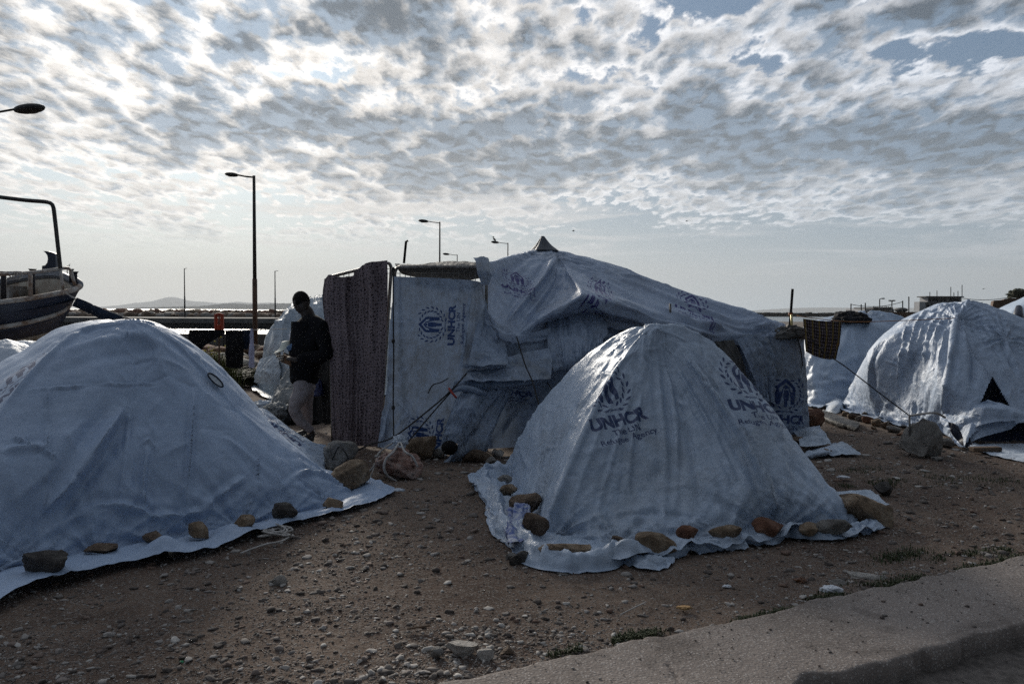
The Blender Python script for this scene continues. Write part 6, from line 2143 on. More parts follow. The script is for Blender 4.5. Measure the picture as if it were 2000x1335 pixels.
# lashings on the rail
mb = MB()
for x in (12, 18, 24, 31, 36):
    c = at(x, 535.5 - x * 0.03, 12.2)
    mb.tube([c + [-0.04, -0.03, -0.03], c + [-0.01, -0.035, 0.03], c + [0.03, 0.02, 0.03], c + [0.05, 0.02, -0.05], c + [0.02, -0.03, -0.09]], 0.011, 5)
mb.build('lashing', M_ROPE_PALE, BOAT, True)
# timber shores that keep the hull upright
for x, Y in ((-60, 12.2), (15, 12.6), (60, 13.0)):
    t_ = at(x, 690, Y)
    MB().tube([t_ + [0, 0, 0.1], (t_[0] + 0.15, t_[1] - 0.35, 0.0)], 0.05, 8).build('shore', M_WOOD, BOAT, True)
rope('mooring_rope', [(126, 571, 12.7), (133, 575, 12.7), (146, 582, 12.65)], 0.010, M_ROPE_PALE, 'short pale rope tied at the bow of the boat')

# ------------------------------------------------------------ right background
M_FARW = plain('far_plaster', (0.40, 0.40, 0.41), 0.9, var=0.2, scale=0.3)
M_FARD = plain('far_dark', (0.05, 0.05, 0.055), 0.8)  # one dark grey for distant roofs, windows, poles and gulls
M_FARB = plain('far_brown_stone', (0.13, 0.085, 0.060), 0.95, var=0.4, scale=0.25, bmp=0.3, bdist=0.2)


def pbox(mb, x0, x1, y0, y1, Y, depth):
    a, b_ = at(x0, y0, Y), at(x1, y1, Y)
    z = max(a[2], b_[2]), min(a[2], b_[2])
    mb.box(((a[0] + b_[0]) / 2, Y + depth / 2, (z[0] + z[1]) / 2), (abs(b_[0] - a[0]), depth, z[0] - z[1]))
    return mb


QW = tag(pbox(MB(), 1684, 2150, 608.5, 626, 118, 6).build('quay_wall', M_FARB), 'brown quay wall behind the tents on the right', 'wall')
B1 = empty('harbour_building', at(1845, 606, 150) * [1, 1, 0] + [0, 0, 1.3], 'flat-roofed harbour building in the distance above the right tent, aerials on its roof', 'building')
pbox(MB(), 1796, 1807, 589, 607, 150, 2).build('stair_block', M_FARW, B1)
pbox(MB(), 1807, 1890, 591, 610, 151, 3).build('ground_floor', M_FARW, B1)
pbox(MB(), 1812, 1878, 580, 591, 152, 3).build('upper_floor', M_FARW, B1)
pbox(MB(), 1809, 1883, 578, 580.4, 151, 3.5).build('roof', M_FARD, B1)
pbox(MB(), 1805, 1920, 589.6, 591.2, 150.5, 3.5).build('balcony_slab', M_FARD, B1)
for i, x in enumerate((1814, 1821, 1828, 1836, 1843, 1855, 1862, 1869)):
    pbox(MB(), x, x + 5, 582.5, 588, 151.9, 0.2).build('window', M_FARD, B1)
for i, x in enumerate((1810, 1818, 1826, 1842, 1852, 1864, 1876)):
    pbox(MB(), x, x + 5.5, 593.5, 600, 150.9, 0.2).build('window', M_FARD, B1)
for x, y in ((1816, 570), (1830, 567), (1857, 560), (1863, 571), (1871, 568), (1879, 556)):
    MB().tube([at(x, y, 153), at(x, 581, 153)], 0.07, 5).build('aerial', M_FARD, B1)
B2 = empty('harbour_shed', at(1725, 606, 140) * [1, 1, 0] + [0, 0, 1.3], 'long low dark shed with clutter on its roof, left of the harbour building', 'shed')
pbox(MB(), 1690, 1746, 603, 609, 140, 8).build('wall', M_FARW, B2)
pbox(MB(), 1706, 1744, 600, 603.4, 139, 8).build('roof', M_FARD, B2)
mb = MB()
for i in range(9):
    pbox(mb, 1707 + i * 4, 1707.8 + i * 4, 597.5 + (i % 3) * 0.7, 600.2, 141, 0.3)
pbox(mb, 1706, 1742, 597.8, 598.4, 141, 0.3)
mb.build('railing', M_FARD, B2)
a = MB()
c = at(1760, 605, 139)
a.ell((c[0], c[1], c[2]), (1.0, 1.5, 0.42), 10, 6)
tag(a.build('covered_boat', M_FARD, None, True), 'dark rounded covered boat on the quay left of the harbour building', 'boat')
for x, y, lab in ((1662, 593, 'thin distant pole at the left end of the brown quay'), (1682, 594, 'second thin pole from the left on the brown quay'), (1690, 591, 'third thin pole, just left of the shed'),
                  (1763, 587, 'pole rising above the covered boat'), (1775, 579, 'tallest thin mast between covered boat and harbour building')):
    MB_ = MB().tube([at(x, y, 135), at(x, 609, 135)], 0.10, 5).build('utility_pole', M_FARD)
    tag(MB_, lab, 'pole', 'poles along the far quay')


def far_lamp(x, y, Y, label, double=False, d=1):
    r_ = empty('street_lamp', at(x, 609, Y), label, 'street lamp', 'lamps on the far quay')
    MB().tube([at(x, y + 1, Y), at(x, 609, Y)], 0.09, 5).build('pole', M_FARD, r_)
    mb = MB()
    for s_ in ((1, -1) if double else (d,)):
        mb.tube([at(x, y + 1, Y), at(x + 2 * s_, y, Y), at(x + 6 * s_, y - 0.3, Y)] if not double else [at(x, y + 2, Y), at(x + 3 * s_, y, Y)], 0.07, 5)
        e = at(x + (7 if not double else 3.5) * s_, y - 0.2, Y)
        mb.ell(e, (0.35, 0.2, 0.12), 6, 4)
    mb.build('lamp_head', M_FARD, r_)


far_lamp(1718, 583, 136, 'small distant street lamp with one arm above the shed')
far_lamp(1742, 587, 136, 'small distant lamp with two heads right of the one-armed lamp', True)
far_lamp(1996, 566, 92, 'small lamp on top of the brown fort wall at the right border', d=-1)
# overhead wires along the quay
for i, (x0, y0, x1, y1, lab) in enumerate(((1662, 594, 1763, 589, 'sagging wire between the poles above the shed'), (1879, 582, 1996, 574, 'thin wire from the harbour building to the fort wall'))):
    P = sag_line(at(x0, y0, 135), at(x1, y1, 135), 0.6, 14)
    tag(MB().tube(P, 0.05, 4).build('overhead_wire', M_FARD), lab, 'wire')
# fort wall
n0 = [(1932, 640), (1936, 612), (1941, 586.5), (1960, 585.5), (1963, 583), (1984, 582), (2000, 579), (2080, 572), (2260, 560), (2260, 640)]
P0 = [at(x, y, 90) for x, y in n0]
P1 = [p + np.array([4.5, 8, 0]) for p in P0]
n = len(n0)
mb = MB()
mb.add(P0 + P1, [tuple(range(n)), tuple(range(2 * n - 1, n - 1, -1))] + [(i, (i + 1) % n, n + (i + 1) % n, n + i) for i in range(n)])
tag(mb.build('fort_wall', M_FARB), 'battered brown stone fort wall rising at the right border', 'wall')
heap('shrub', at(1996, 580, 91) + [0, 0, 0.1], (1.1, 1.0, 0.55), plain('far_leaves', (0.03, 0.035, 0.02), 0.9), 44, 'dark shrub growing on the top of the fort wall', 'shrub', amp=0.7, n=40)

# birds
def bird(px, py, Y, s, label):
    c = at(px, py, Y)
    mb = MB()
    mb.ell(c, (0.17 * s, 0.07 * s, 0.06 * s), 8, 6)
    mb.ell(c + np.array([-0.17, 0, 0.01]) * s, (0.06 * s, 0.05 * s, 0.05 * s), 6, 5)
    for sg in (1, -1):
        r0, r1, r2 = c + [0.02 * s, sg * 0.05 * s, 0.02 * s], c + [0.03 * s, sg * 0.30 * s, 0.13 * s], c + [0.12 * s, sg * 0.62 * s, 0.05 * s]
        w0 = np.array([0.10 * s, 0, 0])
        t_ = np.array([0, 0, 0.008 * s])
        V = [r0 - w0, r0 + w0, r1 + w0 * 0.8, r1 - w0 * 0.9, r2 + w0 * 0.2, r2 - w0 * 0.2]
        V = V + [v - t_ for v in V]
        mb.add(V, [(0, 1, 2, 3), (3, 2, 4, 5), (9, 8, 7, 6), (11, 10, 8, 9), (0, 3, 9, 6), (3, 5, 11, 9), (1, 7, 8, 2), (2, 8, 10, 4)])
    V = [c + np.array(v) * s for v in [(0.14, -0.03, 0), (0.14, 0.03, 0), (0.28, 0.05, 0), (0.28, -0.05, 0)]]
    V = V + [v - np.array([0, 0, 0.01]) for v in V]
    mb.add(V, [(0, 1, 2, 3), (7, 6, 5, 4), (0, 3, 7, 4), (1, 5, 6, 2)])
    tag(mb.build('flying_gull', M_FARD, None, True), label, 'bird')


bird(1120, 451, 95, 0.75, 'small dark bird flying right of the roof peak, the lower one')
bird(1341, 432, 110, 0.75, 'small dark bird flying high above the right slope of the roof')
bird(1921, 564, 120, 0.6, 'tiny bird in the sky above the big right tent')

# ------------------------------------------------------------ the man
def skin_mesh(nodes, edges, sub=2):
    """nodes: name -> (pos, radius or (rx,ry)); evaluated skin surface as numpy V, F"""
    names = list(nodes)
    ix = {k: i for i, k in enumerate(names)}
    me = bpy.data.meshes.new('sk')
    me.from_pydata([tuple(nodes[k][0]) for k in names], [(ix[a], ix[b]) for a, b in edges], [])
    o = link(bpy.data.objects.new('sk', me))
    md = o.modifiers.new('skin', 'SKIN')
    md.use_smooth_shade = True
    for i, k in enumerate(names):
        r = nodes[k][1]
        me.skin_vertices[0].data[i].radius = r if hasattr(r, '__len__') else (r, r)
        me.skin_vertices[0].data[i].use_root = (i == 0)
    sb = o.modifiers.new('sub', 'SUBSURF')
    sb.levels = sub
    dg = bpy.context.evaluated_depsgraph_get()
    ev = o.evaluated_get(dg)
    m2 = ev.to_mesh()
    V = np.array([v.co[:] for v in m2.vertices])
    F = [tuple(p.vertices) for p in m2.polygons]
    ev.to_mesh_clear()
    bpy.data.objects.remove(o, do_unlink=True)
    bpy.data.meshes.remove(me)
    return V, F


def chain(*names):
    return list(zip(names[:-1], names[1:]))


M_SKIN = plain('dark_skin', (0.020, 0.012, 0.009), 0.6, var=0.2, scale=30, bmp=0.1)
M_SWEAT = plain('black_sweater', (0.0075, 0.0075, 0.0095), 0.95, var=0.3, scale=18, bmp=0.5, bdist=0.01, spec=0.15)
M_TROUS = plain('grey_trousers', (0.25, 0.225, 0.235), 0.9, var=0.2, scale=12, bmp=0.5, bdist=0.01, spec=0.2)
M_SHOE = plain('dark_shoes', (0.02, 0.018, 0.018), 0.6)
M_HAIR = plain('black_hair', (0.006, 0.005, 0.005), 0.9, scale=60, bmp=0.6, spec=0.15)
PY = 9.35
pt = lambda x, y, d=0.0: at(x, y, PY + d)
J = {
    'pelvis': (pt(594, 742), 0.115), 'belly': (pt(597, 712), 0.115), 'chest': (pt(604, 668), 0.135), 'upper': (pt(605, 638, 0.02), 0.115),
    'nb': (pt(604, 620, 0.03), 0.080), 'neck': (pt(600, 609, 0.03), 0.085), 'skull': (pt(592, 597, 0.02), 0.070),
    'shN': (pt(628, 640, -0.17), 0.066), 'elN': (pt(642, 697, -0.20), 0.046), 'wrN': (pt(578, 703, -0.30), 0.032), 'haN': (pt(560, 699, -0.26), (0.020, 0.036)),
    'shF': (pt(588, 636, 0.18), 0.062), 'elF': (pt(585, 692, 0.28), 0.044), 'wrF': (pt(566, 697, 0.12), 0.031), 'haF': (pt(553, 691, 0.06), (0.020, 0.036)),
    'hipN': (pt(597, 752, -0.08), 0.095), 'knN': (pt(573, 797, -0.12), 0.060), 'ckN': (pt(588, 825, -0.09), 0.054), 'anN': (pt(613, 856, -0.06), 0.036),
    'toN': (pt(601, 868, -0.08), 0.036),
    'hipF': (pt(595, 752, 0.08), 0.090), 'knF': (pt(598, 797, 0.13), 0.058), 'ckF': (pt(600, 822, 0.14), 0.050), 'anF': (pt(598, 853, 0.15), 0.036), 'toF': (pt(584, 862, 0.13), 0.036),
}
J['anN'] = (J['anN'][0] * [1, 1, 0] + [0, 0, 0.09], 0.036)
J['toN'] = (J['anN'][0] + np.array([-0.13, -0.05, -0.055]), 0.034)
J['anF'] = (J['anF'][0] * [1, 1, 0] + [0, 0, 0.09], 0.036)
J['toF'] = (J['anF'][0] + np.array([-0.14, -0.02, -0.055]), 0.034)
E = (chain('pelvis', 'belly', 'chest', 'upper', 'nb', 'neck', 'skull') + chain('upper', 'shN', 'elN', 'wrN', 'haN') + chain('upper', 'shF', 'elF', 'wrF', 'haF')
     + chain('pelvis', 'hipN', 'knN', 'ckN', 'anN', 'toN') + chain('pelvis', 'hipF', 'knF', 'ckF', 'anF', 'toF'))
V, F = skin_mesh(J, E)
# head: skull with brow, eye hollows, nose, lips, chin and ears, bowed to the left
HC = pt(588.5, 590.5, 0.02)
fw = np.array([-0.74, 0.52, -0.50]); fw /= np.linalg.norm(fw)
hs = np.cross(fw, [0, 0, 1.0]); hs /= np.linalg.norm(hs)
hu = np.cross(hs, fw)
Vs, Fs = ICO[5]
g3 = lambda a, b_, c_, r_: np.exp(-(((Vs - np.array([a, b_, c_]) / np.linalg.norm([a, b_, c_])) ** 2).sum(1)) / r_ ** 2)
rad = 1 + 0.20 * g3(1, 0, -0.25, 0.16) + 0.10 * g3(1, 0, -0.05, 0.12) + 0.05 * g3(1, 0, 0.22, 0.35) - 0.07 * g3(1, 0.34, 0.05, 0.16) - 0.07 * g3(1, -0.34, 0.05, 0.16)
rad += 0.08 * g3(1, 0, -0.62, 0.14) + 0.12 * g3(0.9, 0, -1.0, 0.25) + 0.16 * g3(-0.1, 1, -0.1, 0.15) + 0.16 * g3(-0.1, -1, -0.1, 0.15) + 0.08 * g3(-1, 0, 0.25, 0.7)
loc = Vs * rad[:, None] * np.array([0.110, 0.086, 0.132])
loc[:, 1] *= 1 - 0.18 * np.clip(-loc[:, 2] / 0.12, 0, 1)
HV = HC + loc[:, :1] * fw + loc[:, 1:2] * hs + loc[:, 2:] * hu
F = F + [tuple(int(i) + len(V) for i in f) for f in Fs]
V = np.vstack([V, HV])
# fingers, each its own chain rooted in the palm
for hand, hd, dn in (('haN', np.array([-1.0, 0.15, 0.25]), np.array([0.1, 0.2, -1.0])), ('haF', np.array([-1.0, -0.25, 0.2]), np.array([0.1, 0.1, -1.0]))):
    c = J[hand][0]
    hd = hd / np.linalg.norm(hd)
    side = np.cross(hd, dn)
    side /= np.linalg.norm(side)
    for k in range(5):
        L = (0.070, 0.080, 0.085, 0.078, 0.062)[k]
        if k == 0:
            b0 = c + np.array([0.01, 0, 0.030])
            ps = [b0, b0 + hd * 0.03 + np.array([0, 0, 0.02]), b0 + hd * 0.058 + np.array([0, 0, 0.016])]
        else:
            b0 = c + hd * 0.025 + np.array([0, 0, 0.030 - 0.019 * k]) * 1.0
            ps = [b0, b0 + hd * L * 0.5, b0 + hd * L * 0.8 + side * 0.018 * (1 if hand == 'haN' else -1), b0 + hd * L * 0.86 + side * 0.042 * (1 if hand == 'haN' else -1)]
        nd = {str(i): (p, 0.0095 - 0.0012 * i) for i, p in enumerate(ps)}
        v2, f2 = skin_mesh(nd, chain(*[str(i) for i in range(len(ps))]), 1)
        F = F + [tuple(i + len(V) for i in f) for f in f2]
        V = np.vstack([V, v2])
base = J['pelvis'][0] * [1, 1, 0]
body = mesh_obj('person', V, F, M_SKIN, None, True, origin=base)
tag(body, 'man in black sweater and grey trousers standing with bowed head, holding papers', 'person')


def grow(keys, edges, add, sub=2, over={}):
    nd = {}
    for k in keys:
        p, r = J[k]
        r = np.array(r if hasattr(r, '__len__') else (r, r)) + add
        nd[k] = (over.get(k, (p, None))[0], tuple(over[k][1:3]) if k in over and over[k][1] is not None else tuple(r))
    return skin_mesh(nd, edges, sub)


def wrinkle(V, amp, f, seed, aniso=(1, 1, 1)):
    c = V.mean(0)
    n = V - c
    n[:, 2] *= 0.2
    n /= np.linalg.norm(n, axis=1)[:, None] + 1e-6
    return V + n * (amp * ridged(V * f * np.array(aniso), 3, seed))[:, None]


J['hem'] = (pt(594, 736), 0.130)
sw = {k: J[k] for k in ('chest', 'belly', 'hem', 'upper', 'nb', 'shN', 'elN', 'wrN', 'shF', 'elF', 'wrF')}
sw['chest'] = (pt(603, 668), (0.228, 0.215))
sw['belly'] = (pt(597, 706), (0.218, 0.205))
sw['hem'] = (pt(594, 740), (0.180, 0.175))
sw['hem2'] = (pt(594, 754), (0.165, 0.16))
sw['upper'] = (pt(605, 637, 0.02), (0.185, 0.195))
sw['nb'] = (pt(602, 613, 0.03), 0.098)
sw['shN'] = (pt(628, 641, -0.14), 0.124)
sw['elN'] = (pt(640, 694, -0.18), 0.106)
sw['wrN'] = (pt(577, 702, -0.29), 0.060)
sw['shF'] = (J['shF'][0], 0.08)
sw['elF'] = (J['elF'][0], 0.068)
sw['wrF'] = (J['wrF'][0], 0.044)
V, F = skin_mesh(sw, chain('chest', 'belly', 'hem', 'hem2') + chain('chest', 'upper', 'nb') + chain('upper', 'shN', 'elN', 'wrN') + chain('upper', 'shF', 'elF', 'wrF'), 3)
mesh_obj('sweater', wrinkle(V, 0.010, 7, 3), F, M_SWEAT, body)
tr = {'waist': (pt(594, 722), (0.13, 0.125)), 'pelvis': (pt(594, 742), (0.160, 0.150)), 'hipN': (pt(595, 757, -0.07), 0.128), 'thN': (pt(582, 782, -0.10), 0.108), 'knN': (J['knN'][0], 0.076), 'ckN': (J['ckN'][0], 0.062), 'anN': (J['anN'][0] + [-0.01, 0, 0.03], 0.046),
      'hipF': (pt(597, 757, 0.08), 0.105), 'knF': (J['knF'][0], 0.074), 'ckF': (J['ckF'][0], 0.066), 'anF': (J['anF'][0] + [0, 0, 0.03], 0.050)}
V, F = skin_mesh(tr, chain('waist', 'pelvis', 'hipN', 'thN', 'knN', 'ckN', 'anN') + chain('pelvis', 'hipF', 'knF', 'ckF', 'anF'), 3)
mesh_obj('trousers', wrinkle(V, 0.012, 9, 5, (1, 1, 1.6)), F, M_TROUS, body)
for s_ in ('N', 'F'):
    a = J['an' + s_][0]
    nd = {'h': (a + [0.04, 0, -0.045], 0.040), 'm': (a + [-0.04, -0.01, -0.045], 0.044), 't': (a + [-0.15, -0.03, -0.055], (0.040, 0.030)), 'a': (a + [0.0, 0, 0.0], 0.042)}
    V, F = skin_mesh(nd, [('h', 'm'), ('m', 't'), ('h', 'a')], 2)
    V[:, 2] = np.maximum(V[:, 2], 0.003)
    mesh_obj('shoe', V, F, M_SHOE, body)
# close-cropped hair over the skull
keep = (loc[:, 2] > 0.035) | ((loc[:, 0] < -0.005) & (loc[:, 2] > -0.045))
keep &= ~((loc[:, 0] > 0.055) & (loc[:, 2] < 0.075))
loch = loc * 1.05 * (1 + 0.012 * fbm(Vs * 12, 2, 4))[:, None]
HH = HC + loch[:, :1] * fw + loch[:, 1:2] * hs + loch[:, 2:] * hu
mesh_obj('hair', HH, [tuple(f) for f in Fs if keep[f].all()], M_HAIR, body)
# what he holds
M_PAPER = plain('white_paper', (0.55, 0.58, 0.52), 0.7, var=0.1)
M_CARD = plain('brown_card', (0.19, 0.105, 0.06), 0.8)
sheet('leaflet', [[(551, 667, 9.30), (560, 665, 9.32), (567, 665, 9.35)], [(545, 681, 9.15), (553, 679, 9.18), (562, 676, 9.24)], [(533, 691, 9.02), (542, 688, 9.05), (552, 685, 9.1)]],
      M_PAPER, 14, 14, ncr=0, a1=0.001, a2=0.0, thick=0.004, label='open white leaflet held out in the man\'s hands', cat='leaflet')
mb = MB()
R = np.array(Matrix.Rotation(0.5, 3, 'Y') @ Matrix.Rotation(0.5, 3, 'Z'))
mb.box(pt(562, 703, -0.15), (0.13, 0.05, 0.09), R=R)
mb.box(pt(562, 699.5, -0.15), (0.132, 0.052, 0.012), R=R)
tag(mb.build('card_box', M_CARD), 'small brown card box held under the leaflet', 'box')
mb = MB().box(pt(568, 678, -0.12), (0.09, 0.05, 0.06), R=np.array(Matrix.Rotation(-0.6, 3, 'Y')))
o = mb.build('carton', plain('blue_carton', (0.07, 0.14, 0.26), 0.6))
o.modifiers.new('b', 'BEVEL').width = 0.006
tag(o, 'small blue and white carton held against the man\'s chest', 'carton')
mb = MB().tube([pt(571, 672, 0.05), pt(570, 652, 0.05)], 0.034, 12)
mb.tube([pt(570, 652, 0.05), pt(570, 650, 0.05), pt(570, 647, 0.05)], [0.034, 0.024, 0.022], 12)
tag(mb.build('plastic_tub', plain('pale_plastic', (0.5, 0.5, 0.56), 0.4), None, True), 'small pale plastic tub tucked in front of the man\'s sweater', 'tub')

# ------------------------------------------------------------ dark stuff in the gap behind the man
sheet('black_sheet', [[(604, 640, 10.6), (625, 640, 10.4), (655, 640, 10.0)], [(606, 740, 10.5), (628, 740, 10.3), (655, 740, 9.9)], [(604, 812, 10.6), (625, 822, 10.4), (655, 828, 10.0)]],
      M_BLACK, 40, 50, seed=201, wave=0.05, fold_along=4, ncr=20, label='black sheet hanging in the gap between the man and the spotted curtain', cat='sheet')  # black tarpaulin; the shelter's inner shade is painted into it too
heap('blue_bag', at(621, 765, 10.1), (0.07, 0.06, 0.13), plain('blue_bag', (0.012, 0.022, 0.09), 0.5), 8, 'dark blue bag hanging in the shade behind the man', 'bag', amp=0.4, n=40)
M_SACK = tarp_mat('sack_grey', (0.24, 0.235, 0.22), dirt=0.7, gloss=0.6, crinkle=0.7, seed=60.0)
sheet('grey_tarp_bundle', [[(560, 728, 12.4), (585, 722, 12.3), (606, 720, 12.2)], [(548, 755, 12.2), (575, 750, 12.0), (603, 748, 12.0)], [(536, 785, 11.9), (562, 782, 11.6), (595, 785, 11.7)], [(520, 799, 11.8), (552, 802, 11.6), (585, 806, 11.6)]],
      M_SACK, 60, 50, seed=203, wave=0.06, fold_along=3, a1=0.04, a2=0.02, ncr=40, label='dirty grey tarpaulin bundle leaning by the tent behind the man', cat='tarpaulin')
heap('grey_rubbish_bag', gr(542, 822) + [0, 0, 0.05], (0.22, 0.18, 0.16), M_SACK, 13, 'crumpled grey rubbish bag on the earth left of the man', 'bag', amp=0.5, n=50)
heap('black_rubbish_bag', gr(592, 824) + [0, 0, 0.04], (0.22, 0.2, 0.18), M_BLACK, 17, 'black rubbish bag on the earth just behind the man', 'bag', amp=0.4, n=50)
heap('clear_plastic_bag', gr(512, 806) + [0, 0, 0.03], (0.20, 0.14, 0.12), M_PALE, 19, 'crumpled pale plastic bag just above the turned-over tarpaulin', 'bag', amp=0.5, n=50)
sheet('plastic_sheet', [[(506, 700, 14.6), (525, 695, 14.3), (545, 690, 14.0)], [(500, 728, 14.4), (522, 728, 14.0), (548, 722, 13.8)], [(496, 746, 14.4), (520, 750, 14.0), (548, 752, 13.8)]],
      T6s.data.materials[0], 40, 30, seed=207, a1=0.04, a2=0.02, ncr=30, label='pale sheet spread at the left foot of the tent behind the man', cat='sheet')

# ------------------------------------------------------------ vent on the left tent
pc = hit(GT2, 414, 746)
pa, pb = hit(GT2, 428, 757) - pc, hit(GT2, 405, 752) - pc
pa /= np.linalg.norm(pa)
nn = np.cross(pa, pb)
nn /= np.linalg.norm(nn)
if np.dot(nn, EYE - pc) < 0:
    nn = -nn
pb = np.cross(nn, pa)
ringp = [pc + nn * 0.036 + pa * 0.085 * math.cos(a) + pb * 0.040 * math.sin(a) for a in np.linspace(0, 2 * math.pi, 33)]
vr = MB().tube(ringp, 0.006, 8, caps=False).build('vent_ring', M_NVY, T2, True)
disc = MB()
disc.add([pc + nn * 0.034] + [pc + nn * 0.034 + pa * 0.082 * math.cos(a) + pb * 0.037 * math.sin(a) for a in np.linspace(0, 2 * math.pi, 33)[:-1]],
         [(0, i + 1, (i + 1) % 32 + 1) for i in range(32)])
disc.build('vent_mesh', plain('vent_plastic', (0.30, 0.34, 0.38), 0.3), vr)

# ------------------------------------------------------------ tin can under the lifted hem
g = gr(322, 1092)
ax = np.array([0.75, -0.35, 0.0])
ax /= np.linalg.norm(ax)
c0 = g + [0, 0.05, 0.042]
can = MB().tube([c0 - ax * 0.07, c0 - ax * 0.066, c0 + ax * 0.040, c0 + ax * 0.045], [0.036, 0.040, 0.040, 0.041], 20)
can_o = can.build('tin_can', plain('dull_tin', (0.16, 0.15, 0.14), 0.45, 0.7, var=0.5), None, True)
tag(can_o, 'open tin can lying under the lifted hem of the left tent', 'can')
MB().tube([c0 + ax * 0.045, c0 + ax * 0.050], [0.043, 0.043], 20).build('rim', plain('tin_rim', (0.45, 0.42, 0.36), 0.35, 0.8), can_o, True)

# ------------------------------------------------------------ ropes on the ground
def tangle(name, cx_, cy_, wpx, hpx, n, r, mat, seed, label):
    rr = np.random.default_rng(seed)
    pts = []
    for i in range(n):
        x = cx_ + wpx * 0.5 * math.sin(i * 2.4 + rr.uniform(-0.5, 0.5)) * rr.uniform(0.4, 1)
        y = cy_ + hpx * 0.5 * math.cos(i * 1.7 + rr.uniform(-0.5, 0.5)) * rr.uniform(0.4, 1)
        pts.append(gr(x, y) + [0, 0, 0.012 + 0.03 * rr.random()])
    return tag(MB().tube(catmull(pts, n * 9), r, 6).build(name, mat, None, True), label, 'rope')


tangle('rope_pile', 540, 1042, 80, 30, 22, 0.007, M_ROPE_PALE, 5, 'tangled pile of pale rope on the gravel beside the hem of the left tent')
rope('rope', [('g', 470, 1080, 0.012), ('g', 490, 1072, 0.02), ('g', 520, 1062, 0.012), ('g', 550, 1056, 0.02), ('g', 572, 1044, 0.012)], 0.006, M_ROPE_PALE, 'loose end of pale rope trailing left from the tangled pile')
# lashings of the roped boulder
rope('rope', [(781, 862, 7.6), (768, 882, 7.22), (754, 896, 7.14), (750, 914, 7.10), (758, 930, 7.12), (775, 940, 7.16)], 0.012, M_ROPE_PALE, 'pale strand round the left side of the pitted boulder')
rope('rope', [(782, 862, 7.6), (790, 880, 7.2), (806, 892, 7.14), (816, 912, 7.14)], 0.010, M_ROPE_PALE, 'pale strand over the right top of the pitted boulder')
rope('rope', [(772, 862, 7.95), (755, 872, 7.8), (742, 882, 7.7), (735, 892, 7.6)], 0.009, M_ROPE_PALE, 'white strand slanting left from the knot over the pitted boulder')
rope('rope', [(742, 890, 7.25), (733, 905, 7.2), (724, 918, 7.2), ('g', 712, 930, 0.01)], 0.009, M_ROPE_PALE, 'frayed strand hanging to the earth left of the pitted boulder')
rope('rope', [(736, 895, 7.5), (730, 915, 7.3), ('g', 722, 936, 0.01)], 0.007, M_ROPE_PALE, 'second frayed strand hanging left of the pitted boulder')
heap('knotted_plastic', at(781, 864, 7.6), (0.06, 0.05, 0.05), M_PALE, 21, 'pale knotted bundle where the ropes meet above the pitted boulder', 'knot', amp=0.6, n=36)
rope('rope', [(649, 897, 7.45), (662, 872, 7.4), (672, 880, 7.3), (686, 905, 7.28)], 0.007, M_ROPE_DARK, 'dark cord looped over the grey boulder by the left tent')

# blue printed rag and crumpled apron corner at the front right tent
sheet('blue_rag', [[('g', 1002, 1000, 0.06), ('g', 1016, 992, 0.09), ('g', 1030, 1000, 0.07)], [('g', 994, 1030, 0.05), ('g', 1010, 1025, 0.10), ('g', 1028, 1030, 0.06)], [('g', 998, 1065, 0.03), ('g', 1008, 1062, 0.08), ('g', 1022, 1055, 0.04)]],
      plain('blue_white_rag', (0.04, 0.08, 0.26), 0.7, scale=22, alt=(0.42, 0.45, 0.5)), 36, 50, seed=211, a1=0.03, a2=0.02, wave=0.03, fold_along=4, ncr=30,
      label='crumpled blue and white rag in the left apron of the printed tent', cat='rag')


def ribbon(name, pts, width, mat, seed, label, parent=None, hgt=0.05):
    """a rucked strip of sheet standing on its edge along the ground"""
    C = catmull([wpt(p) for p in pts], 140)
    t = np.gradient(C, axis=0)
    t /= np.linalg.norm(t, axis=1)[:, None]
    side = np.stack([t[:, 1], -t[:, 0], 0 * t[:, 0]], 1)
    rows = []
    m = 22
    for j in range(m):
        v_ = j / (m - 1)
        a_ = v_ * math.pi * 1.15
        q = np.stack([C[:, 0] * 4.5, C[:, 1] * 4.5, C[:, 0] * 0 + v_ * 1.2], 1)
        z = hgt * math.sin(min(a_, math.pi)) * (1.0 + 0.9 * ridged(q, 3, seed)) + 0.012
        off = width * (v_ - 0.5) + 0.035 * fbm(q * 1.3, 3, seed + 3)
        P = C + side * off[:, None]
        P[:, 2] = np.maximum(z, 0.012)
        rows.append(P)
    G = np.array(rows).transpose(1, 0, 2)
    N = normals(G)
    N *= np.where(N[..., 2:] < 0, -1, 1)
    G = crumple(G, N, 120, seed + 9, length=(0.05, 0.2), width=(0.008, 0.02), amp=(0.004, 0.010))
    o = grid_obj(name, G, mat, parent)
    if label:
        tag(o, label, 'tarpaulin')
    return o


ribbon('hem_roll', [('g', 992, 925, 0), ('g', 950, 928, 0), ('g', 944, 955, 0), ('g', 968, 985, 0), ('g', 972, 1020, 0), ('g', 990, 1050, 0), ('g', 1022, 1072, 0), ('g', 1035, 1092, 0),
                    ('g', 1075, 1108, 0), ('g', 1130, 1112, 0), ('g', 1182, 1108, 0), ('g', 1205, 1085, 0)], 0.17, M_T1, 301, None, T1, 0.070)
ribbon('hem_roll', [('g', 1195, 1080, 0), ('g', 1222, 1092, 0), ('g', 1270, 1106, 0), ('g', 1320, 1082, 0), ('g', 1385, 1074, 0), ('g', 1450, 1066, 0)], 0.15, M_T1, 307, None, T1, 0.032)
ribbon('hem_roll', [('g', 1450, 1060, 0), ('g', 1500, 1058, 0), ('g', 1540, 1040, 0), ('g', 1560, 1050, 0), ('g', 1620, 1052, 0), ('g', 1680, 1038, 0), ('g', 1712, 1028, 0)], 0.13, M_T1, 311, None, T1, 0.034)
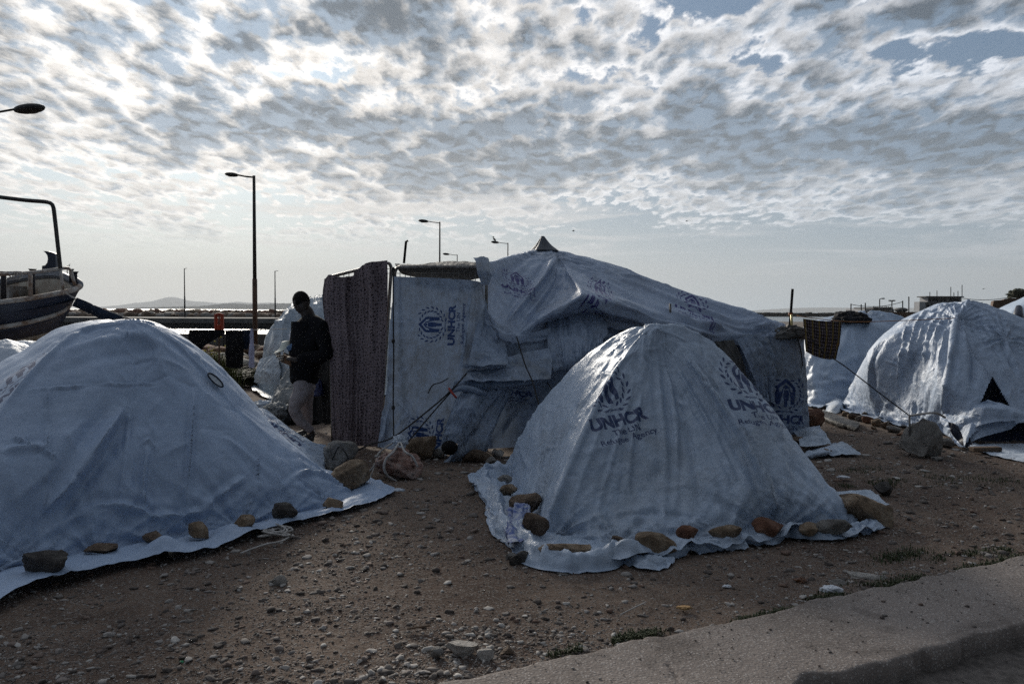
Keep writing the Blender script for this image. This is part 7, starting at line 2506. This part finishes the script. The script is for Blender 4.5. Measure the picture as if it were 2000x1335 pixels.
sheet('torn_corner', [[('g', 1622, 962, 0.03), ('g', 1660, 958, 0.03), ('g', 1700, 956, 0.02)], [('g', 1640, 975, 0.02), ('g', 1680, 970, 0.03), ('g', 1722, 975, 0.02)], [('g', 1660, 990, 0.01), ('g', 1700, 988, 0.01), ('g', 1738, 985, 0.01)]],
      M_APR, 30, 20, seed=217, ncr=10, a1=0.01, a2=0.008, label='pale tarpaulin corner with an eyelet lying behind the large tan slab', cat='tarpaulin')
sheet('plastic_sheet', [[('g', 1598, 800, 0.02), ('g', 1635, 812, 0.02), ('g', 1680, 826, 0.02)], [('g', 1594, 808, 0.05), ('g', 1630, 822, 0.06), ('g', 1676, 834, 0.05)], [('g', 1592, 812, 0.01), ('g', 1628, 828, 0.01), ('g', 1668, 840, 0.01)]],
      M_GREYW, 40, 16, seed=219, ncr=16, a1=0.02, a2=0.01, label='folded dark-edged sheet lying in front of the row of small stones', cat='sheet')
sheet('plastic_sheet', [[('g', 1612, 782, 0.02), ('g', 1632, 776, 0.10), ('g', 1655, 770, 0.06)], [('g', 1614, 796, 0.03), ('g', 1636, 790, 0.10), ('g', 1652, 785, 0.04)], [('g', 1612, 802, 0.01), ('g', 1634, 806, 0.01), ('g', 1645, 800, 0.01)]],
      M_PALE, 30, 20, seed=221, ncr=16, a1=0.02, a2=0.012, label='white crumpled sheet beside the rounded stone at the pale tent', cat='sheet')
# plank in front of the right tent
mb = MB().box(gr(1930, 884) + [0, 0.05, 0.035], (0.34, 0.09, 0.05), rz=0.1)
o = mb.build('plank', M_WOOD)
o.modifiers.new('b', 'BEVEL').width = 0.008
tag(o, 'short brown timber plank on the pale sheet before the right tent', 'plank')

# ------------------------------------------------------------ litter
def scrap(px, py, s, mat, seed, label, name, cat='litter', flat=0.4):
    heap(name, gr(px, py) + [0, 0, s * 0.1], (s, s * 0.7, s * flat), mat, seed, label, cat, amp=0.6, n=30)


M_WPAP = plain('white_tissue', (0.62, 0.64, 0.68), 0.8)
scrap(1625, 1152, 0.045, M_WPAP, 31, 'crumpled white tissue lying on the gravel near the pavement', 'tissue')
scrap(1565, 1134, 0.032, plain('brown_glass', (0.10, 0.035, 0.008), 0.25), 33, 'brown broken glass piece on the gravel left of the white tissue', 'broken_glass')
scrap(1337, 1187, 0.028, plain('dry_leaf', (0.40, 0.24, 0.10), 0.8), 35, 'curled yellow leaf on the gravel above the pavement', 'leaf', flat=0.25)
scrap(1648, 932, 0.045, M_WPAP, 37, 'small white paper scrap on the earth right of the printed tent', 'paper_scrap', flat=0.2)
scrap(1420, 1145, 0.018, M_WPAP, 39, 'tiny pale shell-like scrap below the middle of the printed tent', 'paper_scrap')
scrap(777, 957, 0.05, M_PALE, 41, 'flat scrap of clear plastic in front of the pitted boulder', 'plastic_scrap', flat=0.12)
scrap(355, 1294, 0.010, plain('green_glass', (0.03, 0.35, 0.15), 0.3), 43, 'tiny bright green bead of glass in the lower left gravel', 'glass_bead', flat=0.7)
tag(MB().tube([gr(1212, 1203) + [0, 0, 0.01], gr(1235, 1194) + [0, 0, 0.018], gr(1262, 1179) + [0, 0, 0.012]], 0.0035, 5).build('twig', M_ROPE_PALE), 'thin pale twig lying on the gravel above the kerb', 'twig')
tag(MB().tube([gr(855, 1262) + [0, 0, 0.01], gr(840, 1228) + [0, 0, 0.02], gr(795, 1232) + [0, 0, 0.012]][1:], 0.006, 5).build('twig', M_WOOD), 'short brown stick above the trio of pale rocks', 'twig')
tag(MB().tube([gr(430, 1080), gr(432, 1066)], 0.004, 5).build('twig', M_WOOD), 'small dark stick by the hem of the left tent', 'twig')

# ------------------------------------------------------------ gravel, grass, plants
def pebble_mat():
    m, w, b = new_mat('pebbles')
    gi = w.node('ShaderNodeNewGeometry').outputs['Random Per Island']
    c = w.ramp(gi, [(0.0, (0.06, 0.05, 0.045)), (0.25, (0.12, 0.105, 0.095)), (0.45, (0.21, 0.19, 0.175)), (0.58, (0.16, 0.095, 0.068)), (0.68, (0.30, 0.28, 0.265)), (0.9, (0.46, 0.43, 0.40)), (1.0, (0.55, 0.53, 0.50))])
    tc = w.node('ShaderNodeTexCoord').outputs['Object']
    c = w.mix(w.m('MULTIPLY', w.noise(tc, 90, 4, 0.6), 0.5), c, (0.09, 0.07, 0.06))
    w.put(b.inputs['Base Color'], c)
    b.inputs['Roughness'].default_value = 0.85
    b.inputs['Specular IOR Level'].default_value = 0.3
    return m


def scatter_pebbles(n, seed):
    r = np.random.default_rng(seed)
    # sample in photo space so that the spread follows what is seen, then check it lies on open ground
    px = r.uniform(-80, 2080, n)
    py = 800 + (1400 - 800) * r.random(n) ** 0.75
    D = np.stack([(px - CX) / FPX, -(py - CY) / FPX, -np.ones(n)], 1) @ _CR.T
    pts = EYE + D * (-EYE[2] / D[:, 2])[:, None]
    sd_ = slab_dist(pts[:, :2])
    noise_ = fbm(pts * 0.9, 3, 5) + 0.5 * fbm(pts * 3.0, 2, 9)
    keep = (sd_ > 0.02) & (noise_ > r.uniform(-0.75, 0.35, n))
    pts = pts[keep]
    m = len(pts)
    s = np.clip(0.0026 + 0.0030 * r.pareto(2.4, m), 0.0026, 0.026) * np.clip(pts[:, 1] / 5.0, 0.8, 1.8)
    big = s > 0.010
    VV, FF, off = [], [], 0
    for sel, (V0, F0) in ((~big, ICO[1]), (big, ICO[2])):
        p, q = pts[sel], s[sel]
        k = len(p)
        nv_ = len(V0)
        sc = q[:, None] * np.stack([r.uniform(0.8, 1.6, k), r.uniform(0.6, 1.2, k), r.uniform(0.3, 0.75, k)], 1)
        a_ = r.uniform(0, 6.28, k)
        P = V0[None] * (1 + r.uniform(-0.30, 0.30, (k, nv_)))[..., None]
        # knock flat faces on each so that they read as broken stone
        for _ in range(3):
            nrm = r.normal(size=(k, 3))
            nrm /= np.linalg.norm(nrm, axis=1)[:, None]
            ex = np.einsum('kvi,ki->kv', P, nrm) - r.uniform(0.35, 0.8, k)[:, None]
            P = P - np.clip(ex, 0, None)[..., None] * nrm[:, None]
        P = P * sc[:, None]
        ca, sa = np.cos(a_)[:, None], np.sin(a_)[:, None]
        P = np.stack([P[..., 0] * ca - P[..., 1] * sa, P[..., 0] * sa + P[..., 1] * ca, P[..., 2]], -1)
        P = P + p[:, None] + np.stack([0 * q, 0 * q, q * 0.12 + ground_h(p[:, 0], p[:, 1])], 1)[:, None]
        VV.append(P.reshape(-1, 3))
        FF.append((F0[None] + (np.arange(k) * nv_)[:, None, None]).reshape(-1, 3) + off)
        off += k * nv_
    return np.vstack(VV), np.vstack(FF)


V, F = scatter_pebbles(170000, 77)
tag(mesh_obj('gravel', V, F, pebble_mat(), smooth=False), kind='stuff')

# loose grit on the pavement and the road
r = np.random.default_rng(5)
VV, FF, off = [], [], 0
V1, F1 = ICO[1]
for _ in range(1500):
    s_ = r.uniform(0.2, 4.5)
    road_ = r.random() < 0.45
    t_ = (SLAB_W + r.uniform(0.03, 0.8)) if road_ else r.uniform(0.01, SLAB_W - 0.05)
    xy = EDGE_A[:2] + SL * s_ - SN * t_
    q = 0.002 + 0.0018 * r.pareto(2.6)
    q = min(q, 0.012)
    P = V1 * (1 + r.uniform(-0.25, 0.25, len(V1)))[:, None] * q * np.array([1.2, 1, 0.6]) + [xy[0], xy[1], (-0.092 if road_ else 0.024)]
    VV.append(P)
    FF.append(F1 + off)
    off += len(V1)
tag(mesh_obj('grit', np.vstack(VV), np.vstack(FF), pebble_mat(), smooth=False), kind='stuff')


def leafmat(name, c1, c2):
    m, w, b = new_mat(name)
    gi = w.node('ShaderNodeNewGeometry').outputs['Random Per Island']
    w.put(b.inputs['Base Color'], w.mix(gi, c1, c2))
    b.inputs['Roughness'].default_value = 0.7
    b.inputs['Specular IOR Level'].default_value = 0.3
    return m


M_GRASS = leafmat('grass_blades', (0.035, 0.050, 0.022), (0.075, 0.085, 0.040))
M_TUSS = leafmat('tussock_blades', (0.06, 0.075, 0.022), (0.15, 0.15, 0.05))


def blades(points, L, w_, seed, spread=0.7):
    r = np.random.default_rng(seed)
    VV, FF, off = [], [], 0
    for p in points:
        l = L * r.uniform(0.4, 1.0)
        a = r.uniform(0, 6.28)
        d = np.array([math.cos(a), math.sin(a), 0]) * spread * r.uniform(0.2, 1.0)
        s = np.array([-math.sin(a), math.cos(a), 0]) * w_
        m = p + np.array([0, 0, l * 0.6]) + d * l * 0.35
        t = p + np.array([0, 0, l * (1.0 - 0.45 * np.linalg.norm(d))]) + d * l
        VV += [p - s, p + s, m + s * 0.7, m - s * 0.7, t]
        FF += [(off, off + 1, off + 2, off + 3), (off + 3, off + 2, off + 4)]
        off += 5
    return np.array(VV), FF


r = np.random.default_rng(9)
gp = []
for (x0, y0, x1, y1, n, w_) in ((1130, 1262, 1285, 1228, 900, 7), (1075, 1275, 1140, 1262, 150, 5), (1525, 1190, 1660, 1152, 900, 8), (1660, 1155, 1800, 1128, 700, 12), (1800, 1130, 2010, 1082, 1000, 9),
                                (1440, 1210, 1540, 1188, 350, 5), (1720, 1090, 1800, 1075, 400, 10), (1820, 1088, 1980, 1068, 400, 8), (1640, 945, 1760, 938, 600, 7), (1780, 930, 2000, 940, 500, 10), (1640, 915, 1720, 912, 200, 8)):
    for _ in range(n):
        t_ = r.random()
        x, y = x0 + (x1 - x0) * t_ + r.normal() * w_ * 1.5, y0 + (y1 - y0) * t_ + r.normal() * w_ * 0.55
        p = gr(x, y)
        if vnoise((p * 5)[None], 3)[0] > -0.35 and slab_dist(p[:2]) > -0.015:
            gp.append(p)
gp = np.array(gp)
gp[:, 2] += ground_h(gp[:, 0], gp[:, 1])
V, F = blades(gp, 0.035, 0.0035, 21, 1.0)
tag(mesh_obj('grass', V, F, M_GRASS, smooth=False), kind='stuff')


def plant(px, py, Y, w_, h_, n, L, bw, seed, mat, label, cat, name, flowers=0, spread=0.8):
    r = np.random.default_rng(seed)
    c = gr(px, py)
    c[0] = at(px, py, Y)[0]
    c = np.array([c[0], Y, 0.0])
    pts = [c + np.array([r.normal() * w_ * 0.35, r.normal() * w_ * 0.3, 0]) for _ in range(n)]
    pts = [p + [0, 0, max(0, h_ * r.uniform(0, 0.5) * (1 - abs(p[0] - c[0]) / w_))] for p in pts]
    V, F = blades(pts, L, bw, seed, spread)
    root = empty(name, c, label, cat)
    mesh_obj('foliage', V, F, mat, root, smooth=False)
    if flowers:
        mb = MB()
        for _ in range(flowers):
            p = c + np.array([r.normal() * w_ * 0.5, r.normal() * w_ * 0.3, h_ + L * r.uniform(0.3, 0.9)])
            mb.ell(p, (0.018, 0.018, 0.014), 5, 4)
        mb.build('flowers', plain('yellow_flower', (0.55, 0.45, 0.03), 0.6), root)
    return root


plant(416, 742, 15.5, 0.50, 0.40, 2200, 0.80, 0.006, 41, M_TUSS, 'large grassy tussock with yellow flowers behind the slope of the left tent', 'plant', 'grass_tussock', flowers=26)
plant(372, 735, 17.5, 0.5, 0.3, 900, 0.7, 0.006, 43, M_TUSS, 'smaller grass clump left of the large tussock, below the trousers', 'plant', 'grass_tussock', flowers=18)
plant(470, 748, 16.2, 0.5, 0.25, 900, 0.34, 0.012, 45, M_GRASS, 'low dark leafy weed below the long black garment', 'plant', 'leafy_weed', spread=1.2)
plant(503, 748, 16.0, 0.22, 0.35, 500, 0.34, 0.016, 47, M_GRASS, 'leafy weed at the foot of the white towel beside the pale sheet', 'plant', 'leafy_weed', spread=1.3)
plant(343, 712, 19.0, 0.8, 0.1, 300, 0.4, 0.008, 49, M_TUSS, 'thin flowering weeds under the harbour wall at left', 'plant', 'flowering_weed', flowers=22)

# ------------------------------------------------------------ the air over the water
hz = MB().box((0, 9000, 400), (36000, 18100, 1000)).build('haze', None)
tag(hz, kind='stuff')
mh = bpy.data.materials.new('haze_air')
mh.use_nodes = True
for n_ in list(mh.node_tree.nodes):
    if n_.type == 'BSDF_PRINCIPLED':
        mh.node_tree.nodes.remove(n_)
pv = mh.node_tree.nodes.new('ShaderNodeVolumePrincipled')
pv.inputs['Color'].default_value = (0.92, 0.96, 1.0, 1)
pv.inputs['Density'].default_value = 0.00008
pv.inputs['Anisotropy'].default_value = 0.2
mh.node_tree.links.new(pv.outputs[0], mh.node_tree.nodes['Material Output'].inputs['Volume'])
hz.data.materials.append(mh)
SC.cycles.volume_bounces = 0
